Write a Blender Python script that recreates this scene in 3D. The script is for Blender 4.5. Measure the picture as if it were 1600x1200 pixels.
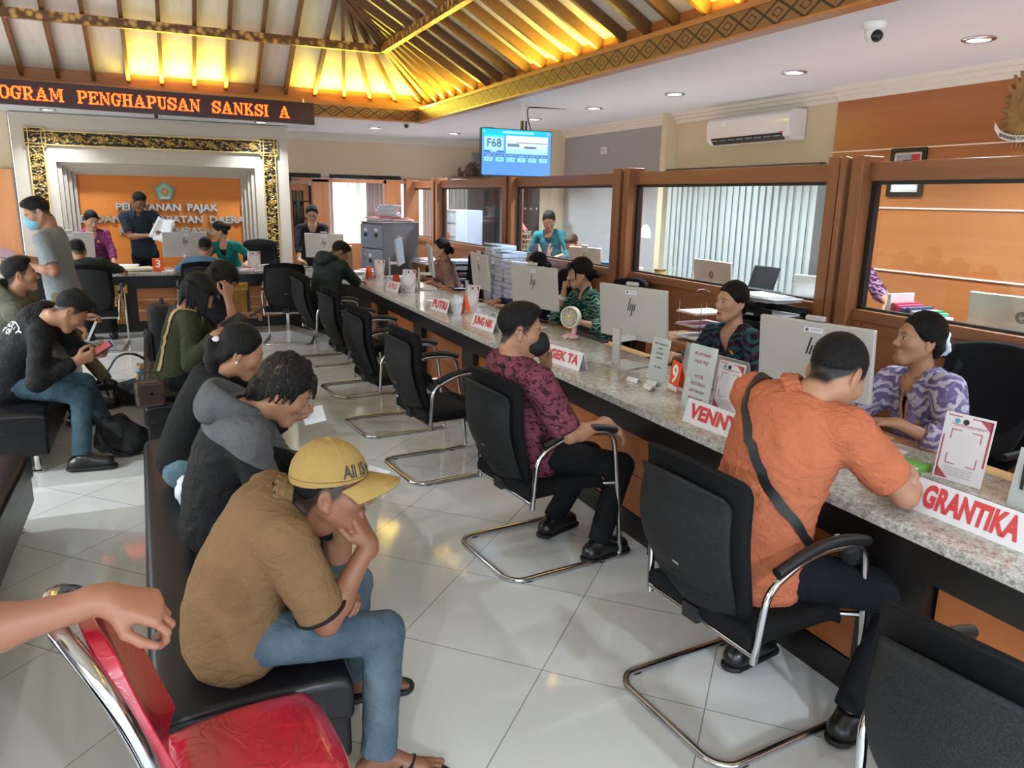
import bpy, bmesh, math, random
import numpy as np
from mathutils import Vector, Matrix
for o in list(bpy.data.objects): bpy.data.objects.remove(o, do_unlink=True)
SC = bpy.context.scene
COL = SC.collection
random.seed(7)
PI = math.pi
def R(d): return math.radians(d)

# ---------------------------------------------------------------- camera
cam_d = bpy.data.cameras.new('camera'); cam = bpy.data.objects.new('camera', cam_d); COL.objects.link(cam)
cam_d.sensor_width = 36.0; cam_d.lens = 1190.0/1600.0*36.0; cam_d.clip_end = 100; cam_d.clip_start = .02
_r = Vector((0.91064, -0.41274, 0.01943)); _u = Vector((0.07987, 0.22196, 0.97178)); _f = Vector((0.40541, 0.88339, -0.23509))
_m = Matrix(((_r.x, _u.x, -_f.x, 0), (_r.y, _u.y, -_f.y, 0), (_r.z, _u.z, -_f.z, 1.72), (0, 0, 0, 1)))
cam.matrix_world = _m
SC.camera = cam

# ---------------------------------------------------------------- world, colour, exposure
w = bpy.data.worlds.new('world'); SC.world = w; w.use_nodes = True
bg = w.node_tree.nodes['Background']; bg.inputs[0].default_value = (0.74, 0.87, 1.0, 1); bg.inputs[1].default_value = 2.7
vs = SC.view_settings
vs.view_transform = 'Standard'; vs.look = 'None'; vs.gamma = 1.0; vs.use_curve_mapping = False; vs.exposure = 0.35

def area(name, loc, size, power, color=(1, 1, 1), rot=(0, 0, 0), sy=None, spread=180):
    l = bpy.data.lights.new(name, 'AREA'); l.energy = power; l.color = color
    l.shape = 'RECTANGLE' if sy else 'DISK'; l.size = size
    if sy: l.size_y = sy
    l.spread = R(spread)
    o = bpy.data.objects.new(name, l); COL.objects.link(o); o.location = loc; o.rotation_euler = rot
    return o

# downlight positions (on the flat ceiling, z 2.7)
CEIL = 2.70
LAMPS = [(4.5, 3.29), (4.46, 4.72), (4.42, 6.17), (4.36, 7.53), (4.34, 8.95), (4.32, 10.4), (4.26, 11.6),
         (2.96, 11.4), (1.40, 11.55), (-1.14, 11.45), (4.5, 1.85), (4.5, .4),
         (-4.0, 1.5), (-4.0, 4.0), (-4.0, 6.5), (-4.0, 9.0), (-1.6, -2.2), (1.0, -2.2)]  # this row: unseen lamps, added to raise the ambient light in the hall
for i, (x, y) in enumerate(LAMPS):
    area('downlight_glow', (x, y, CEIL-.018), .125, [44, 44, 44, 44, 44, 42, 36, 40, 19, 19, 44, 44, 175, 175, 175, 140, 150, 150][i], (.80, .91, 1.0), spread=118 if i < 12 else 160)

# ---------------------------------------------------------------- tags and linking
def tag(o, label=None, cat=None, group=None, kind=None):
    if label: o['label'] = label
    if cat: o['category'] = cat
    if group: o['group'] = group
    if kind: o['kind'] = kind
    return o
def thing(name, label, cat, loc=(0, 0, 0), rz=0, group=None):
    o = bpy.data.objects.new(name, None); COL.objects.link(o)
    o.empty_display_size = .1
    o.location = loc; o.rotation_euler = (0, 0, rz)
    return tag(o, label, cat, group)
def copy_tree(o, parent=None):
    c = o.copy(); COL.objects.link(c)
    if parent is not None:
        c.parent = parent
    for ch in list(o.children): copy_tree(ch, c)
    return c
def link_mesh(name, me, m, parent=None, smooth=False):
    o = bpy.data.objects.new(name, me); COL.objects.link(o)
    if m is not None:
        for mm in (m if isinstance(m, (list, tuple)) else [m]): me.materials.append(mm)
    if smooth: me.polygons.foreach_set('use_smooth', [True]*len(me.polygons))
    if parent is not None: o.parent = parent
    return o

# ---------------------------------------------------------------- mesh builder
def frame_from(d, up=(0, 0, 1)):
    d = Vector(d).normalized(); up = Vector(up)
    if abs(d.dot(up)) > .98: up = Vector((1, 0, 0)) if abs(d.x) < .9 else Vector((0, 1, 0))
    x = d.cross(up).normalized(); y = x.cross(d).normalized()
    return x, y, d
class MB:
    def __init__(s): s.v = []; s.f = []; s.mi = []; s.m = 0; s.T = None
    def pt(s, p):
        p = Vector(p)
        if s.T is not None: p = s.T @ p
        s.v.append(p[:]); return len(s.v)-1
    def face(s, ids): s.f.append(tuple(ids)); s.mi.append(s.m)
    def box(s, c, d, rz=0, Rm=None):
        M = Rm if Rm is not None else Matrix.Rotation(rz, 3, 'Z')
        c = Vector(c); ids = []
        for z in (-.5, .5):
            for (x, y) in ((-.5, -.5), (.5, -.5), (.5, .5), (-.5, .5)):
                ids.append(s.pt(c + M @ Vector((x*d[0], y*d[1], z*d[2]))))
        a = ids
        for q in ((3, 2, 1, 0), (4, 5, 6, 7), (0, 1, 5, 4), (1, 2, 6, 5), (2, 3, 7, 6), (3, 0, 4, 7)): s.face([a[i] for i in q])
        return s
    def bb(s, x0, x1, y0, y1, z0, z1): return s.box(((x0+x1)/2, (y0+y1)/2, (z0+z1)/2), (x1-x0, y1-y0, z1-z0))
    def prism(s, pts, z0, z1):          # pts ccw in xy
        n = len(pts); a = [s.pt((p[0], p[1], z0)) for p in pts]; b = [s.pt((p[0], p[1], z1)) for p in pts]
        s.face(a[::-1]); s.face(b)
        for i in range(n): j = (i+1) % n; s.face((a[i], a[j], b[j], b[i]))
        return s
    def hull(s, A, B):                  # two matching loops of 3-D points
        n = len(A); a = [s.pt(p) for p in A]; b = [s.pt(p) for p in B]
        s.face(a[::-1]); s.face(b)
        for i in range(n): j = (i+1) % n; s.face((a[i], a[j], b[j], b[i]))
        return s
    def tube(s, pts, r, seg=10, closed=False, cap=True, flat=None):
        pts = [Vector(p) for p in pts]; n = len(pts); rings = []
        rs = r if isinstance(r, (list, tuple)) else [r]*n
        up = None
        for i in range(n):
            if closed: d = pts[(i+1) % n]-pts[i-1]
            else: d = pts[min(i+1, n-1)]-pts[max(i-1, 0)]
            if d.length < 1e-9: d = Vector((0, 0, 1))
            d.normalize()
            if up is None:
                x, y, _ = frame_from(d)
            else:
                y = up - d*up.dot(d)
                if y.length < 1e-6: x, y, _ = frame_from(d)
                y.normalize(); x = d.cross(y).normalized()
            up = y
            fx = flat if flat else 1.0
            rings.append([s.pt(pts[i] + (x*math.cos(2*PI*k/seg) + y*fx*math.sin(2*PI*k/seg))*rs[i]) for k in range(seg)])
        m = n if closed else n-1
        for i in range(m):
            a = rings[i]; b = rings[(i+1) % n]
            for k in range(seg): l = (k+1) % seg; s.face((a[k], a[l], b[l], b[k]))
        if cap and not closed: s.face(rings[0][::-1]); s.face(rings[-1])
        return s
    def cyl(s, p0, p1, r0, r1=None, seg=20): return s.tube([p0, p1], [r0, r0 if r1 is None else r1], seg)
    def lathe(s, prof, c=(0, 0, 0), seg=24, axis=None):
        c = Vector(c); X, Y, Z = (Vector((1, 0, 0)), Vector((0, 1, 0)), Vector((0, 0, 1)))
        if axis is not None:
            X, Y, Z = frame_from(axis); 
        rings = [[s.pt(c + X*(r*math.cos(2*PI*k/seg)) + Y*(r*math.sin(2*PI*k/seg)) + Z*z) for k in range(seg)] for (r, z) in prof]
        for a, b in zip(rings, rings[1:]):
            for k in range(seg): l = (k+1) % seg; s.face((a[k], a[l], b[l], b[k]))
        s.face(rings[0][::-1]); s.face(rings[-1])
        return s
    def ball(s, c, r, seg=14, rings=9, Rm=None):
        c = Vector(c); r = (r, r, r) if not isinstance(r, (tuple, list)) else r
        L = []
        for i in range(1, rings):
            t = PI*i/rings
            ring = []
            for k in range(seg):
                p = Vector((r[0]*math.sin(t)*math.cos(2*PI*k/seg), r[1]*math.sin(t)*math.sin(2*PI*k/seg), r[2]*math.cos(t)))
                if Rm is not None: p = Rm @ p
                ring.append(s.pt(c+p))
            L.append(ring)
        T = Vector((0, 0, r[2])); 
        if Rm is not None: T = Rm @ T
        top = s.pt(c+T); bot = s.pt(c-T)
        for a, b in zip(L, L[1:]):
            for k in range(seg): l = (k+1) % seg; s.face((a[k], b[k], b[l], a[l]))
        for k in range(seg):
            l = (k+1) % seg; s.face((top, L[0][k], L[0][l])); s.face((bot, L[-1][l], L[-1][k]))
        return s
    def sheet(s, fn, nu, nv, th=0.0, nrm=None):
        """fn(u,v)->point ; optional thickness along nrm(u,v)"""
        def layer(off):
            g = []
            for j in range(nv+1):
                row = []
                for i in range(nu+1):
                    p = Vector(fn(i/nu, j/nv))
                    if off: p = p + Vector(nrm(i/nu, j/nv) if callable(nrm) else nrm)*off
                    row.append(s.pt(p))
                g.append(row)
            return g
        A = layer(0)
        for j in range(nv):
            for i in range(nu): s.face((A[j][i], A[j][i+1], A[j+1][i+1], A[j+1][i]))
        if th:
            B = layer(-th)
            for j in range(nv):
                for i in range(nu): s.face((B[j][i], B[j+1][i], B[j+1][i+1], B[j][i+1]))
            for i in range(nu):
                s.face((A[0][i+1], A[0][i], B[0][i], B[0][i+1])); s.face((A[nv][i], A[nv][i+1], B[nv][i+1], B[nv][i]))
            for j in range(nv):
                s.face((A[j][0], A[j+1][0], B[j+1][0], B[j][0])); s.face((A[j+1][nu], A[j][nu], B[j][nu], B[j+1][nu]))
        return s
    def build(s, name, m, parent=None, smooth=False, bevel=0, seg=2, auto=True):
        me = bpy.data.meshes.new(name); me.from_pydata(s.v, [], s.f)
        if any(s.mi): me.polygons.foreach_set('material_index', s.mi)
        bm = bmesh.new(); bm.from_mesh(me); bmesh.ops.recalc_face_normals(bm, faces=bm.faces[:]); bm.to_mesh(me); bm.free()
        me.update()
        o = link_mesh(name, me, m, parent, smooth or bevel > 0)
        if bevel:
            b = o.modifiers.new('bevel', 'BEVEL'); b.width = bevel; b.segments = seg; b.limit_method = 'ANGLE'; b.angle_limit = R(40)
            b.harden_normals = True
        elif smooth and auto:
            try: me.set_sharp_from_angle(angle=R(50))
            except Exception: pass
        return o
def struct(name, mb, m, parent=None, **k):
    o = mb.build(name, m, parent, **k)
    if parent is None: o['kind'] = 'structure'
    return o
def arc_pts(pts, rad, n=5):
    """round the corners of a 3-D polyline"""
    P = [Vector(p) for p in pts]; out = [P[0]]
    for i in range(1, len(P)-1):
        a, b, c = P[i-1], P[i], P[i+1]
        r = rad if not isinstance(rad, (list, tuple)) else rad[i]
        d1 = (a-b); d2 = (c-b); q = min(r, d1.length*.49, d2.length*.49)
        p0 = b+d1.normalized()*q; p1 = b+d2.normalized()*q
        for k in range(n+1):
            t = k/n; out.append(p0*(1-t)**2 + b*2*t*(1-t) + p1*t*t)
    out.append(P[-1]); return out

# ---------------------------------------------------------------- materials
def lin(c):
    return tuple(((x/255)/12.92 if x/255 <= .04045 else ((x/255+.055)/1.055)**2.4) for x in c)
_mc = {}
class NT:
    def __init__(s, name):
        s.m = bpy.data.materials.new(name); s.m.use_nodes = True; s.t = s.m.node_tree; s.n = s.t.nodes; s.b = s.n['Principled BSDF']
    def new(s, typ, **k):
        nd = s.n.new(typ)
        for a, v in k.items():
            if a.startswith('i_'):
                key = a[2:]; key = int(key) if key.isdigit() else key
                nd.inputs[key].default_value = v
            else: setattr(nd, a, v)
        return nd
    def l(s, a, b): s.t.links.new(a, b)
    def coord(s, kind='Object', scale=(1, 1, 1), rot=(0, 0, 0), loc=(0, 0, 0)):
        tc = s.n.new('ShaderNodeTexCoord'); mp = s.n.new('ShaderNodeMapping')
        mp.inputs['Scale'].default_value = scale; mp.inputs['Rotation'].default_value = rot; mp.inputs['Location'].default_value = loc
        s.l(tc.outputs[kind], mp.inputs[0]); return mp.outputs[0]
    def noise(s, vec, scale, detail=3, rough=.5, dist=0):
        n = s.new('ShaderNodeTexNoise'); n.inputs['Scale'].default_value = scale; n.inputs['Detail'].default_value = detail
        n.inputs['Roughness'].default_value = rough; n.inputs['Distortion'].default_value = dist
        s.l(vec, n.inputs['Vector']); return n.outputs['Fac']
    def ramp(s, fac, stops, interp='LINEAR'):
        r = s.n.new('ShaderNodeValToRGB'); r.color_ramp.interpolation = interp
        while len(r.color_ramp.elements) < len(stops): r.color_ramp.elements.new(.5)
        for e, (p, c) in zip(r.color_ramp.elements, stops):
            e.position = p; e.color = (*c, 1) if len(c) == 3 else c
        s.l(fac, r.inputs[0]); return r.outputs[0]
    def mix(s, fac, a, b):
        m = s.n.new('ShaderNodeMix'); m.data_type = 'RGBA'
        for sock, v in ((m.inputs[0], fac), (m.inputs[6], a), (m.inputs[7], b)):
            if hasattr(v, 'links') or hasattr(v, 'is_linked'): s.l(v, sock)
            elif isinstance(v, (int, float)): sock.default_value = v
            else: sock.default_value = (*v, 1)
        return m.outputs[2]
    def bump(s, h, strength=.3, dist=.01):
        b = s.n.new('ShaderNodeBump'); b.inputs['Strength'].default_value = strength; b.inputs['Distance'].default_value = dist
        s.l(h, b.inputs['Height']); s.l(b.outputs[0], s.b.inputs['Normal'])
    def math(s, op, a, b=None):
        m = s.n.new('ShaderNodeMath'); m.operation = op
        for sock, v in ((m.inputs[0], a), (m.inputs[1], b)):
            if v is None: continue
            if isinstance(v, (int, float)): sock.default_value = v
            else: s.l(v, sock)
        return m.outputs[0]
    def set(s, color=None, rough=None, metal=None, spec=None, **k):
        if color is not None:
            if hasattr(color, 'is_linked'): s.l(color, s.b.inputs['Base Color'])
            else: s.b.inputs['Base Color'].default_value = (*color, 1)
        if rough is not None:
            if hasattr(rough, 'is_linked'): s.l(rough, s.b.inputs['Roughness'])
            else: s.b.inputs['Roughness'].default_value = rough
        if metal is not None: s.b.inputs['Metallic'].default_value = metal
        if spec is not None: s.b.inputs['Specular IOR Level'].default_value = spec
        for a, v in k.items(): s.b.inputs[a.replace('_', ' ')].default_value = v
        return s.m
def plain(name, rgb, rough=.5, metal=0, spec=.5, var=.06, bump=0, bscale=60, **k):
    """principled with a faint procedural variation of tone"""
    key = (name, rgb, rough, metal)
    if key in _mc: return _mc[key]
    t = NT(name); c = lin(rgb); v = t.coord()
    n = t.noise(v, 9, 3)
    col = t.ramp(n, [(.3, tuple(x*(1-var) for x in c)), (.7, tuple(min(1, x*(1+var)) for x in c))])
    t.set(col, rough, metal, spec, **k)
    if bump: t.bump(t.noise(v, bscale, 3), bump, .004)
    _mc[key] = t.m; return t.m
def wood(name, a, b, axis='Z', scale=1.0, rough=.35, coat=.2):
    key = (name, a, b, axis)
    if key in _mc: return _mc[key]
    t = NT(name); st = {'X': (.6, 14, 14), 'Y': (14, .6, 14), 'Z': (14, 14, .6)}[axis]
    v = t.coord('Object', tuple(q*scale for q in st))
    n = t.noise(v, 1.6, 6, .6, 1.2); n2 = t.noise(v, 9, 3)
    f = t.math('ADD', t.math('MULTIPLY', n, .8), t.math('MULTIPLY', n2, .2))
    t.set(t.ramp(f, [(.32, lin(a)), (.68, lin(b))]), rough, 0, .5); t.b.inputs['Coat Weight'].default_value = coat; t.b.inputs['Coat Roughness'].default_value = .2
    t.bump(f, .05, .003)
    _mc[key] = t.m; return t.m
def emit(name, rgb, st, raw=False):
    t = NT(name); c = rgb if raw else lin(rgb)
    t.set((0.01, .01, .01), .4); t.b.inputs['Emission Color'].default_value = (*c, 1); t.b.inputs['Emission Strength'].default_value = st
    return t.m
CHROME = plain('chrome', (200, 200, 203), .12, 1.0, var=.02)
BLACKP = plain('black_plastic', (22, 22, 24), .42)
DARKIN = plain('dark_interior', (14, 13, 13), .6)
WHITEP = plain('white_plastic', (222, 221, 217), .38, var=.02)
PAPER = plain('paper', (226, 228, 232), .75, var=.03)
SILVER = plain('silver_shell', (186, 182, 178), .4, .25, var=.02)
ORANGEC = plain('orange_card', (228, 84, 30), .45, var=.03)
def glass_mat():
    t = NT('clear_glass'); n = t.n; out = n['Material Output']
    tr = n.new('ShaderNodeBsdfTransparent'); tr.inputs[0].default_value = (.93, .96, .95, 1)
    gl = n.new('ShaderNodeBsdfGlossy'); gl.inputs['Roughness'].default_value = .02
    fr = n.new('ShaderNodeFresnel'); fr.inputs[0].default_value = 1.5
    gm = n.new('ShaderNodeNewGeometry'); ff = t.math('MULTIPLY', fr.outputs[0], t.math('SUBTRACT', 1.0, gm.outputs['Backfacing']))
    mx = n.new('ShaderNodeMixShader'); t.l(ff, mx.inputs[0]); t.l(tr.outputs[0], mx.inputs[1]); t.l(gl.outputs[0], mx.inputs[2])
    t.l(mx.outputs[0], out.inputs[0]); return t.m
GLASS = glass_mat()

# ---------------------------------------------------------------- text as mesh
def text_mesh(s, size, bold=0.0, align='CENTER', xs=1.0, extrude=0.0):
    cu = bpy.data.curves.new('lettering', 'FONT'); cu.body = s; cu.size = size; cu.align_x = align; cu.align_y = 'CENTER'
    cu.offset = bold; cu.extrude = extrude; cu.resolution_u = 3; cu.space_line = .95; cu.space_character = 1.0+bold*3
    o = bpy.data.objects.new('lettering', cu); COL.objects.link(o)
    dg = bpy.context.evaluated_depsgraph_get(); dg.update()
    me = bpy.data.meshes.new_from_object(o.evaluated_get(dg))
    bpy.data.objects.remove(o, do_unlink=True)
    if xs != 1.0:
        for v in me.vertices: v.co.x *= xs
    return me
def text(s, size, M4, m, parent=None, name='lettering', **k):
    """lettering in the xy plane of the 4x4 matrix M4 (parent space)"""
    me = text_mesh(s, size, **k); me.transform(M4)
    return link_mesh(name, me, m, parent)
def plane_mat(origin, xdir, ydir):
    x = Vector(xdir).normalized(); y = Vector(ydir).normalized(); z = x.cross(y)
    M = Matrix.Identity(4)
    for i in range(3): M[i][0] = x[i]; M[i][1] = y[i]; M[i][2] = z[i]; M[i][3] = origin[i]
    return M
# ================================================================ THE SETTING
def tile_mat():
    t = NT('polished_floor_tile'); v = t.coord('Object', (1, 1, 1), (0, 0, R(45)), (0, 0, 0))
    mp = v.node if hasattr(v, 'node') else None
    br = t.new('ShaderNodeTexBrick', offset=0.0, squash=1.0)
    br.inputs['Scale'].default_value = 1.0; br.inputs['Brick Width'].default_value = .6; br.inputs['Row Height'].default_value = .6
    br.inputs['Mortar Size'].default_value = .0022; br.inputs['Mortar Smooth'].default_value = .1; br.inputs['Bias'].default_value = 0
    br.inputs['Color1'].default_value = (*lin((206, 207, 206)), 1); br.inputs['Color2'].default_value = (*lin((201, 202, 200)), 1)
    br.inputs['Mortar'].default_value = (*lin((128, 125, 118)), 1)
    # mapping rotates by 45 deg: u=(x-y)/sqrt2, w=(x+y)/sqrt2 ; shift so that the joints fall where they lie
    mp.inputs['Location'].default_value = (.22/math.sqrt(2), -3.43/math.sqrt(2), 0)
    t.l(v, br.inputs['Vector'])
    n = t.noise(t.coord(), 2.2, 4)
    col = t.mix(t.math('MULTIPLY', n, .18), br.outputs['Color'], lin((190, 189, 184)))
    t.set(col, .07, 0, .5)
    t.bump(t.math('MULTIPLY', br.outputs['Fac'], -1), .12, .002)
    return t.m
FLOOR = tile_mat()
def wallpaper(name, a, b, n=60, axis=0):
    t = NT(name); sc = [1, 1, 1]
    v = t.coord()
    wv = t.new('ShaderNodeTexWave', wave_type='BANDS', bands_direction='X' if axis == 0 else 'Y'); wv.inputs['Scale'].default_value = n/6.28; wv.inputs['Distortion'].default_value = .6
    wv.inputs['Detail'].default_value = 2; t.l(v, wv.inputs['Vector'])
    nz = t.noise(v, 60, 2)
    f = t.math('ADD', t.math('MULTIPLY', wv.outputs['Fac'], .6), t.math('MULTIPLY', nz, .4))
    t.set(t.ramp(f, [(.3, lin(a)), (.7, lin(b))]), .7)
    t.bump(wv.outputs['Fac'], .08, .002); return t.m
BEIGE_B = wallpaper('beige_wallpaper', (214, 194, 164), (220, 200, 170), 200, 0)
BEIGE_R = wallpaper('beige_ribbed_wallpaper', (200, 182, 152), (214, 198, 168), 380, 1)
GREYW = wallpaper('grey_wallpaper', (156, 152, 152), (166, 162, 162), 300, 1)
CREAM = plain('cream_arch_board', (188, 176, 162), .55, var=.03)
CEILW = plain('white_ceiling_paint', (222, 224, 228), .8, var=.01)
CORN = plain('cream_cornice', (222, 215, 204), .7, var=.02)
def panel_mat(name, a, b, ax='X', z=(1, 1, 1)):
    return wood(name, a, b, ax, 1.0, .33)
ORWALL = wood('orange_wood_wall', (154, 92, 50), (166, 102, 58), 'Y', .5, .28)
ORBACK = wood('orange_back_panel', (214, 122, 42), (222, 132, 50), 'X', .5, .6, 0)
TEAK = wood('brown_partition_wood', (126, 76, 46), (146, 93, 58), 'Z', .8, .35)
TEAKY = wood('brown_rail_wood', (126, 76, 46), (146, 93, 58), 'Y', .8, .35)
TEAKX = wood('brown_rail_wood_across', (140, 74, 34), (160, 90, 46), 'X', .8, .35)
COUNTERP = wood('counter_front_panel', (158, 88, 40), (172, 100, 50), 'Y', .6, .38)
COUNTERX = wood('back_counter_panel', (168, 102, 52), (182, 116, 64), 'X', .6, .4)
BLACKB = plain('black_counter_board', (22, 19, 18), .35)
ROOFW = wood('roof_rafter_wood', (98, 66, 38), (118, 82, 50), 'Y', 1, .5)
ROOFB = wood('roof_board_wood', (150, 92, 44), (170, 108, 56), 'X', 1, .45)

m = MB().bb(-6, 8, -3, 16.5, -.1, 0); struct('floor', m, FLOOR)

# flat ceiling with the roof opening
OX0, OX1, OY0, OY1 = -3.1, 3.26, -1.5, 10.2
m = MB()
m.bb(OX1, 5.55, -3, 13.1, CEIL, CEIL+.08); m.bb(-6, OX0, -3, 13.1, CEIL, CEIL+.08)
m.bb(OX0, OX1, OY1, 13.1, CEIL, CEIL+.08); m.bb(OX0, OX1, -3, OY0, CEIL, CEIL+.08)
struct('ceiling', m, CEILW)

# roof : hipped, rising from an eave ring at z 3.0
EX0, EX1, EY0, EY1 = -3.42, 3.60, -1.9, 10.52
SL = .56; RX = (EX0+EX1)/2; TT = EX1-RX
def roofp(x, y):                     # height of the roof plane above a point
    return 3.02 + SL*min(x-EX0, EX1-x, y-EY0, EY1-y)
RZ = 3.02+SL*TT
def roof_panel_mat():
    t = NT('cream_roof_panel'); n = t.noise(t.coord('Object', (6, .8, 1)), 3, 5)
    t.set(t.ramp(n, [(.3, lin((206, 196, 182))), (.7, lin((218, 210, 198)))]), .42); return t.m
RPM = roof_panel_mat()
m = MB()
A = (EX1, EY1, 3.02); B = (EX1, EY0, 3.02); C_ = (EX0, EY0, 3.02); D = (EX0, EY1, 3.02); R1 = (RX, EY1-TT, RZ); R0 = (RX, EY0+TT, RZ)
for q in ((A, D, R1), (B, A, R1, R0), (C_, B, R0), (D, C_, R0, R1)):
    ids = [m.pt(p) for p in q]; ids2 = [m.pt((p[0], p[1], p[2]+.05)) for p in q]; m.face(ids); m.face(ids2[::-1])
struct('ceiling_roof', m, RPM)

# eave boards, cove ledge and carved frieze around the opening
FRZ = None
def frieze_mat():
    t = NT('carved_frieze'); v = t.coord('Object', (1, 1, 1))
    sx = t.new('ShaderNodeSeparateXYZ'); t.l(v, sx.inputs[0])
    s = t.math('ADD', sx.outputs[0], sx.outputs[1])
    P = .21
    a = t.math('ABSOLUTE', t.math('SUBTRACT', t.math('FRACT', t.math('DIVIDE', s, P)), .5))       # 0..0.5
    z = t.math('ABSOLUTE', t.math('DIVIDE', t.math('SUBTRACT', sx.outputs[2], 2.765), .13))        # 0..0.5
    d = t.math('ABSOLUTE', t.math('SUBTRACT', t.math('ADD', a, z), .5))                            # diamond lines
    d2 = t.math('ABSOLUTE', t.math('SUBTRACT', t.math('ADD', a, z), .2))
    line = t.math('LESS_THAN', t.math('MINIMUM', d, t.math('ADD', d2, .03)), .065)
    n = t.noise(v, 60, 3)
    c = t.mix(line, lin((142, 100, 58)), lin((44, 27, 16)))
    c = t.mix(t.math('MULTIPLY', n, .4), c, lin((88, 58, 32)))
    t.set(c, .45); t.bump(t.math('MULTIPLY', line, -1), .5, .01); return t.m
FRZ = frieze_mat()
m = MB(); z0, z1 = 2.70, 2.83
m.bb(OX1-.03, OX1+.04, OY0, OY1-.03, z0-.002, z1); m.bb(OX0, OX1+.04, OY1-.03, OY1+.04, z0-.002, z1)
m.bb(OX0-.04, OX0+.03, OY0, OY1-.03, z0-.002, z1); m.bb(OX0, OX1, OY0-.04, OY0+.03, z0-.002, z1)
struct('trim_1', m, FRZ)
m = MB()
for (a, b, z, h) in ((-.045, .06, 2.685, .014), (-.04, .10, 2.83, .035), (.05, .16, 2.865, .03)):
    m.bb(OX1+a, OX1+b, OY0, OY1+b, z, z+h); m.bb(OX0, OX1+b, OY1+a, OY1+b, z, z+h)
    m.bb(OX0-b, OX0-a, OY0, OY1+b, z, z+h); m.bb(OX0, OX1, OY0-b, OY0-a, z, z+h)
struct('trim_2', m, wood('frieze_moulding', (166, 106, 50), (188, 124, 62), 'Y', 1, .35))
m = MB()
m.bb(EX1-.06, EX1-.03, EY0, EY1, 2.86, 3.05); m.bb(EX0, EX1, EY1-.06, EY1-.03, 2.86, 3.05)
m.bb(EX0+.03, EX0+.06, EY0, EY1, 2.86, 3.05); m.bb(EX0, EX1, EY0+.03, EY0+.06, 2.86, 3.05)
m.bb(OX1+.1, EX1, OY0, EY1, 2.84, 2.87); m.bb(EX0, EX1, OY1+.1, EY1, 2.84, 2.87); m.bb(EX0, OX0-.1, OY0, EY1, 2.84, 2.87)
struct('trim_3', m, ROOFB)

# rafters: each a structure piece of its own under one root
root = bpy.data.objects.new('ceiling_rafters', None); COL.objects.link(root); root['kind'] = 'structure'
def rafter(p, q, wdt=.040, dep=.09):
    p = Vector(p); q = Vector(q); d = (q-p).normalized(); side = d.cross(Vector((0, 0, 1))).normalized(); up = side.cross(d).normalized()
    L = []
    for P in (p, q):
        L.append([P+side*wdt/2, P-side*wdt/2, P-side*wdt/2-up*dep, P+side*wdt/2-up*dep])
    m = MB().hull(L[0], L[1]); m.build('rafter', ROOFW, root)
QX = EX1-1.62; QY = EY1-1.62; QT = 1.62
def onroof(x, y): return (x, y, roofp(x, y)-.005)
# back face
x = QX-.04
while x > EX0+.6:
    t = min(EX1-x, x-EX0)*.98; rafter(onroof(x, EY1-.02), onroof(x, EY1-t)); x -= .355
for k in range(1, 5): rafter(onroof(QX+k*1.62/4.6, EY1-.02), onroof(QX+.012*k, QY+.02))
rafter(onroof(EX1-.02, EY1-.02), onroof(RX, EY1-TT), .06, .12)
for k in range(1, 5): rafter(onroof(EX1-.02, QY+k*1.62/4.6), onroof(QX+.02, QY+.012*k))
y = QY-.04
while y > EY0+1:
    t = min(EY1-y, y-EY0, TT)*.985; rafter(onroof(EX1-.02, y), onroof(EX1-t, y)); y -= .355
# carved purlin ring under the rafters
def purlin_mat():
    t = NT('carved_purlin'); v = t.coord(); vo = t.new('ShaderNodeTexVoronoi'); vo.inputs['Scale'].default_value = 14; t.l(v, vo.inputs['Vector'])
    t.set(t.ramp(vo.outputs['Distance'], [(.25, lin((196, 150, 84))), (.55, lin((96, 60, 30)))]), .4); t.bump(vo.outputs['Distance'], .5, .01); return t.m
m = MB(); t = 1.02; pz = 3.02+SL*t-.17
for a, b in (((EX1-t, EY0+t), (EX1-t, EY1-t)), ((EX1-t, EY1-t), (EX0+t, EY1-t)), ((EX0+t, EY1-t), (EX0+t, EY0+t))):
    c = ((a[0]+b[0])/2, (a[1]+b[1])/2, pz); dx = abs(a[0]-b[0]); dy = abs(a[1]-b[1])
    m.box(c, (dx+.07, .07, .09) if dx > dy else (.07, dy+.07, .09))
struct('trim_4', m, purlin_mat())
# warm cove lamps that wash the roof from the ledge (strip fittings behind the frieze)
YEL = (1.0, .80, .09)
def cove(x, y, L, along, pw, aim=None):
    if along == 'Y': o = area('cove_strip_lamp', (x, y, 2.93), L, pw, YEL, (0, R(180-32), 0), sy=None)
    else: o = area('cove_strip_lamp', (x, y, 2.93), L, pw, YEL, (R(180+32), 0, 0), sy=None)
    o.data.shape = 'RECTANGLE'; o.data.size = L if along == 'X' else .05; o.data.size_y = .05 if along == 'X' else L
for (yy, L, pw) in ((9.75, 1.0, 22), (9.0, .6, 8), (6.55, 1.5, 26), (3.9, 1.3, 24), (2.1, 1.2, 12), (0.2, 1.2, 12)): cove(3.44, yy, L, 'Y', pw)
for (xx, L, pw) in ((2.55, 1.5, 30), (.35, 1.1, 22), (-2.4, .7, 4)): cove(xx, 10.36, L, 'X', pw)

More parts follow.
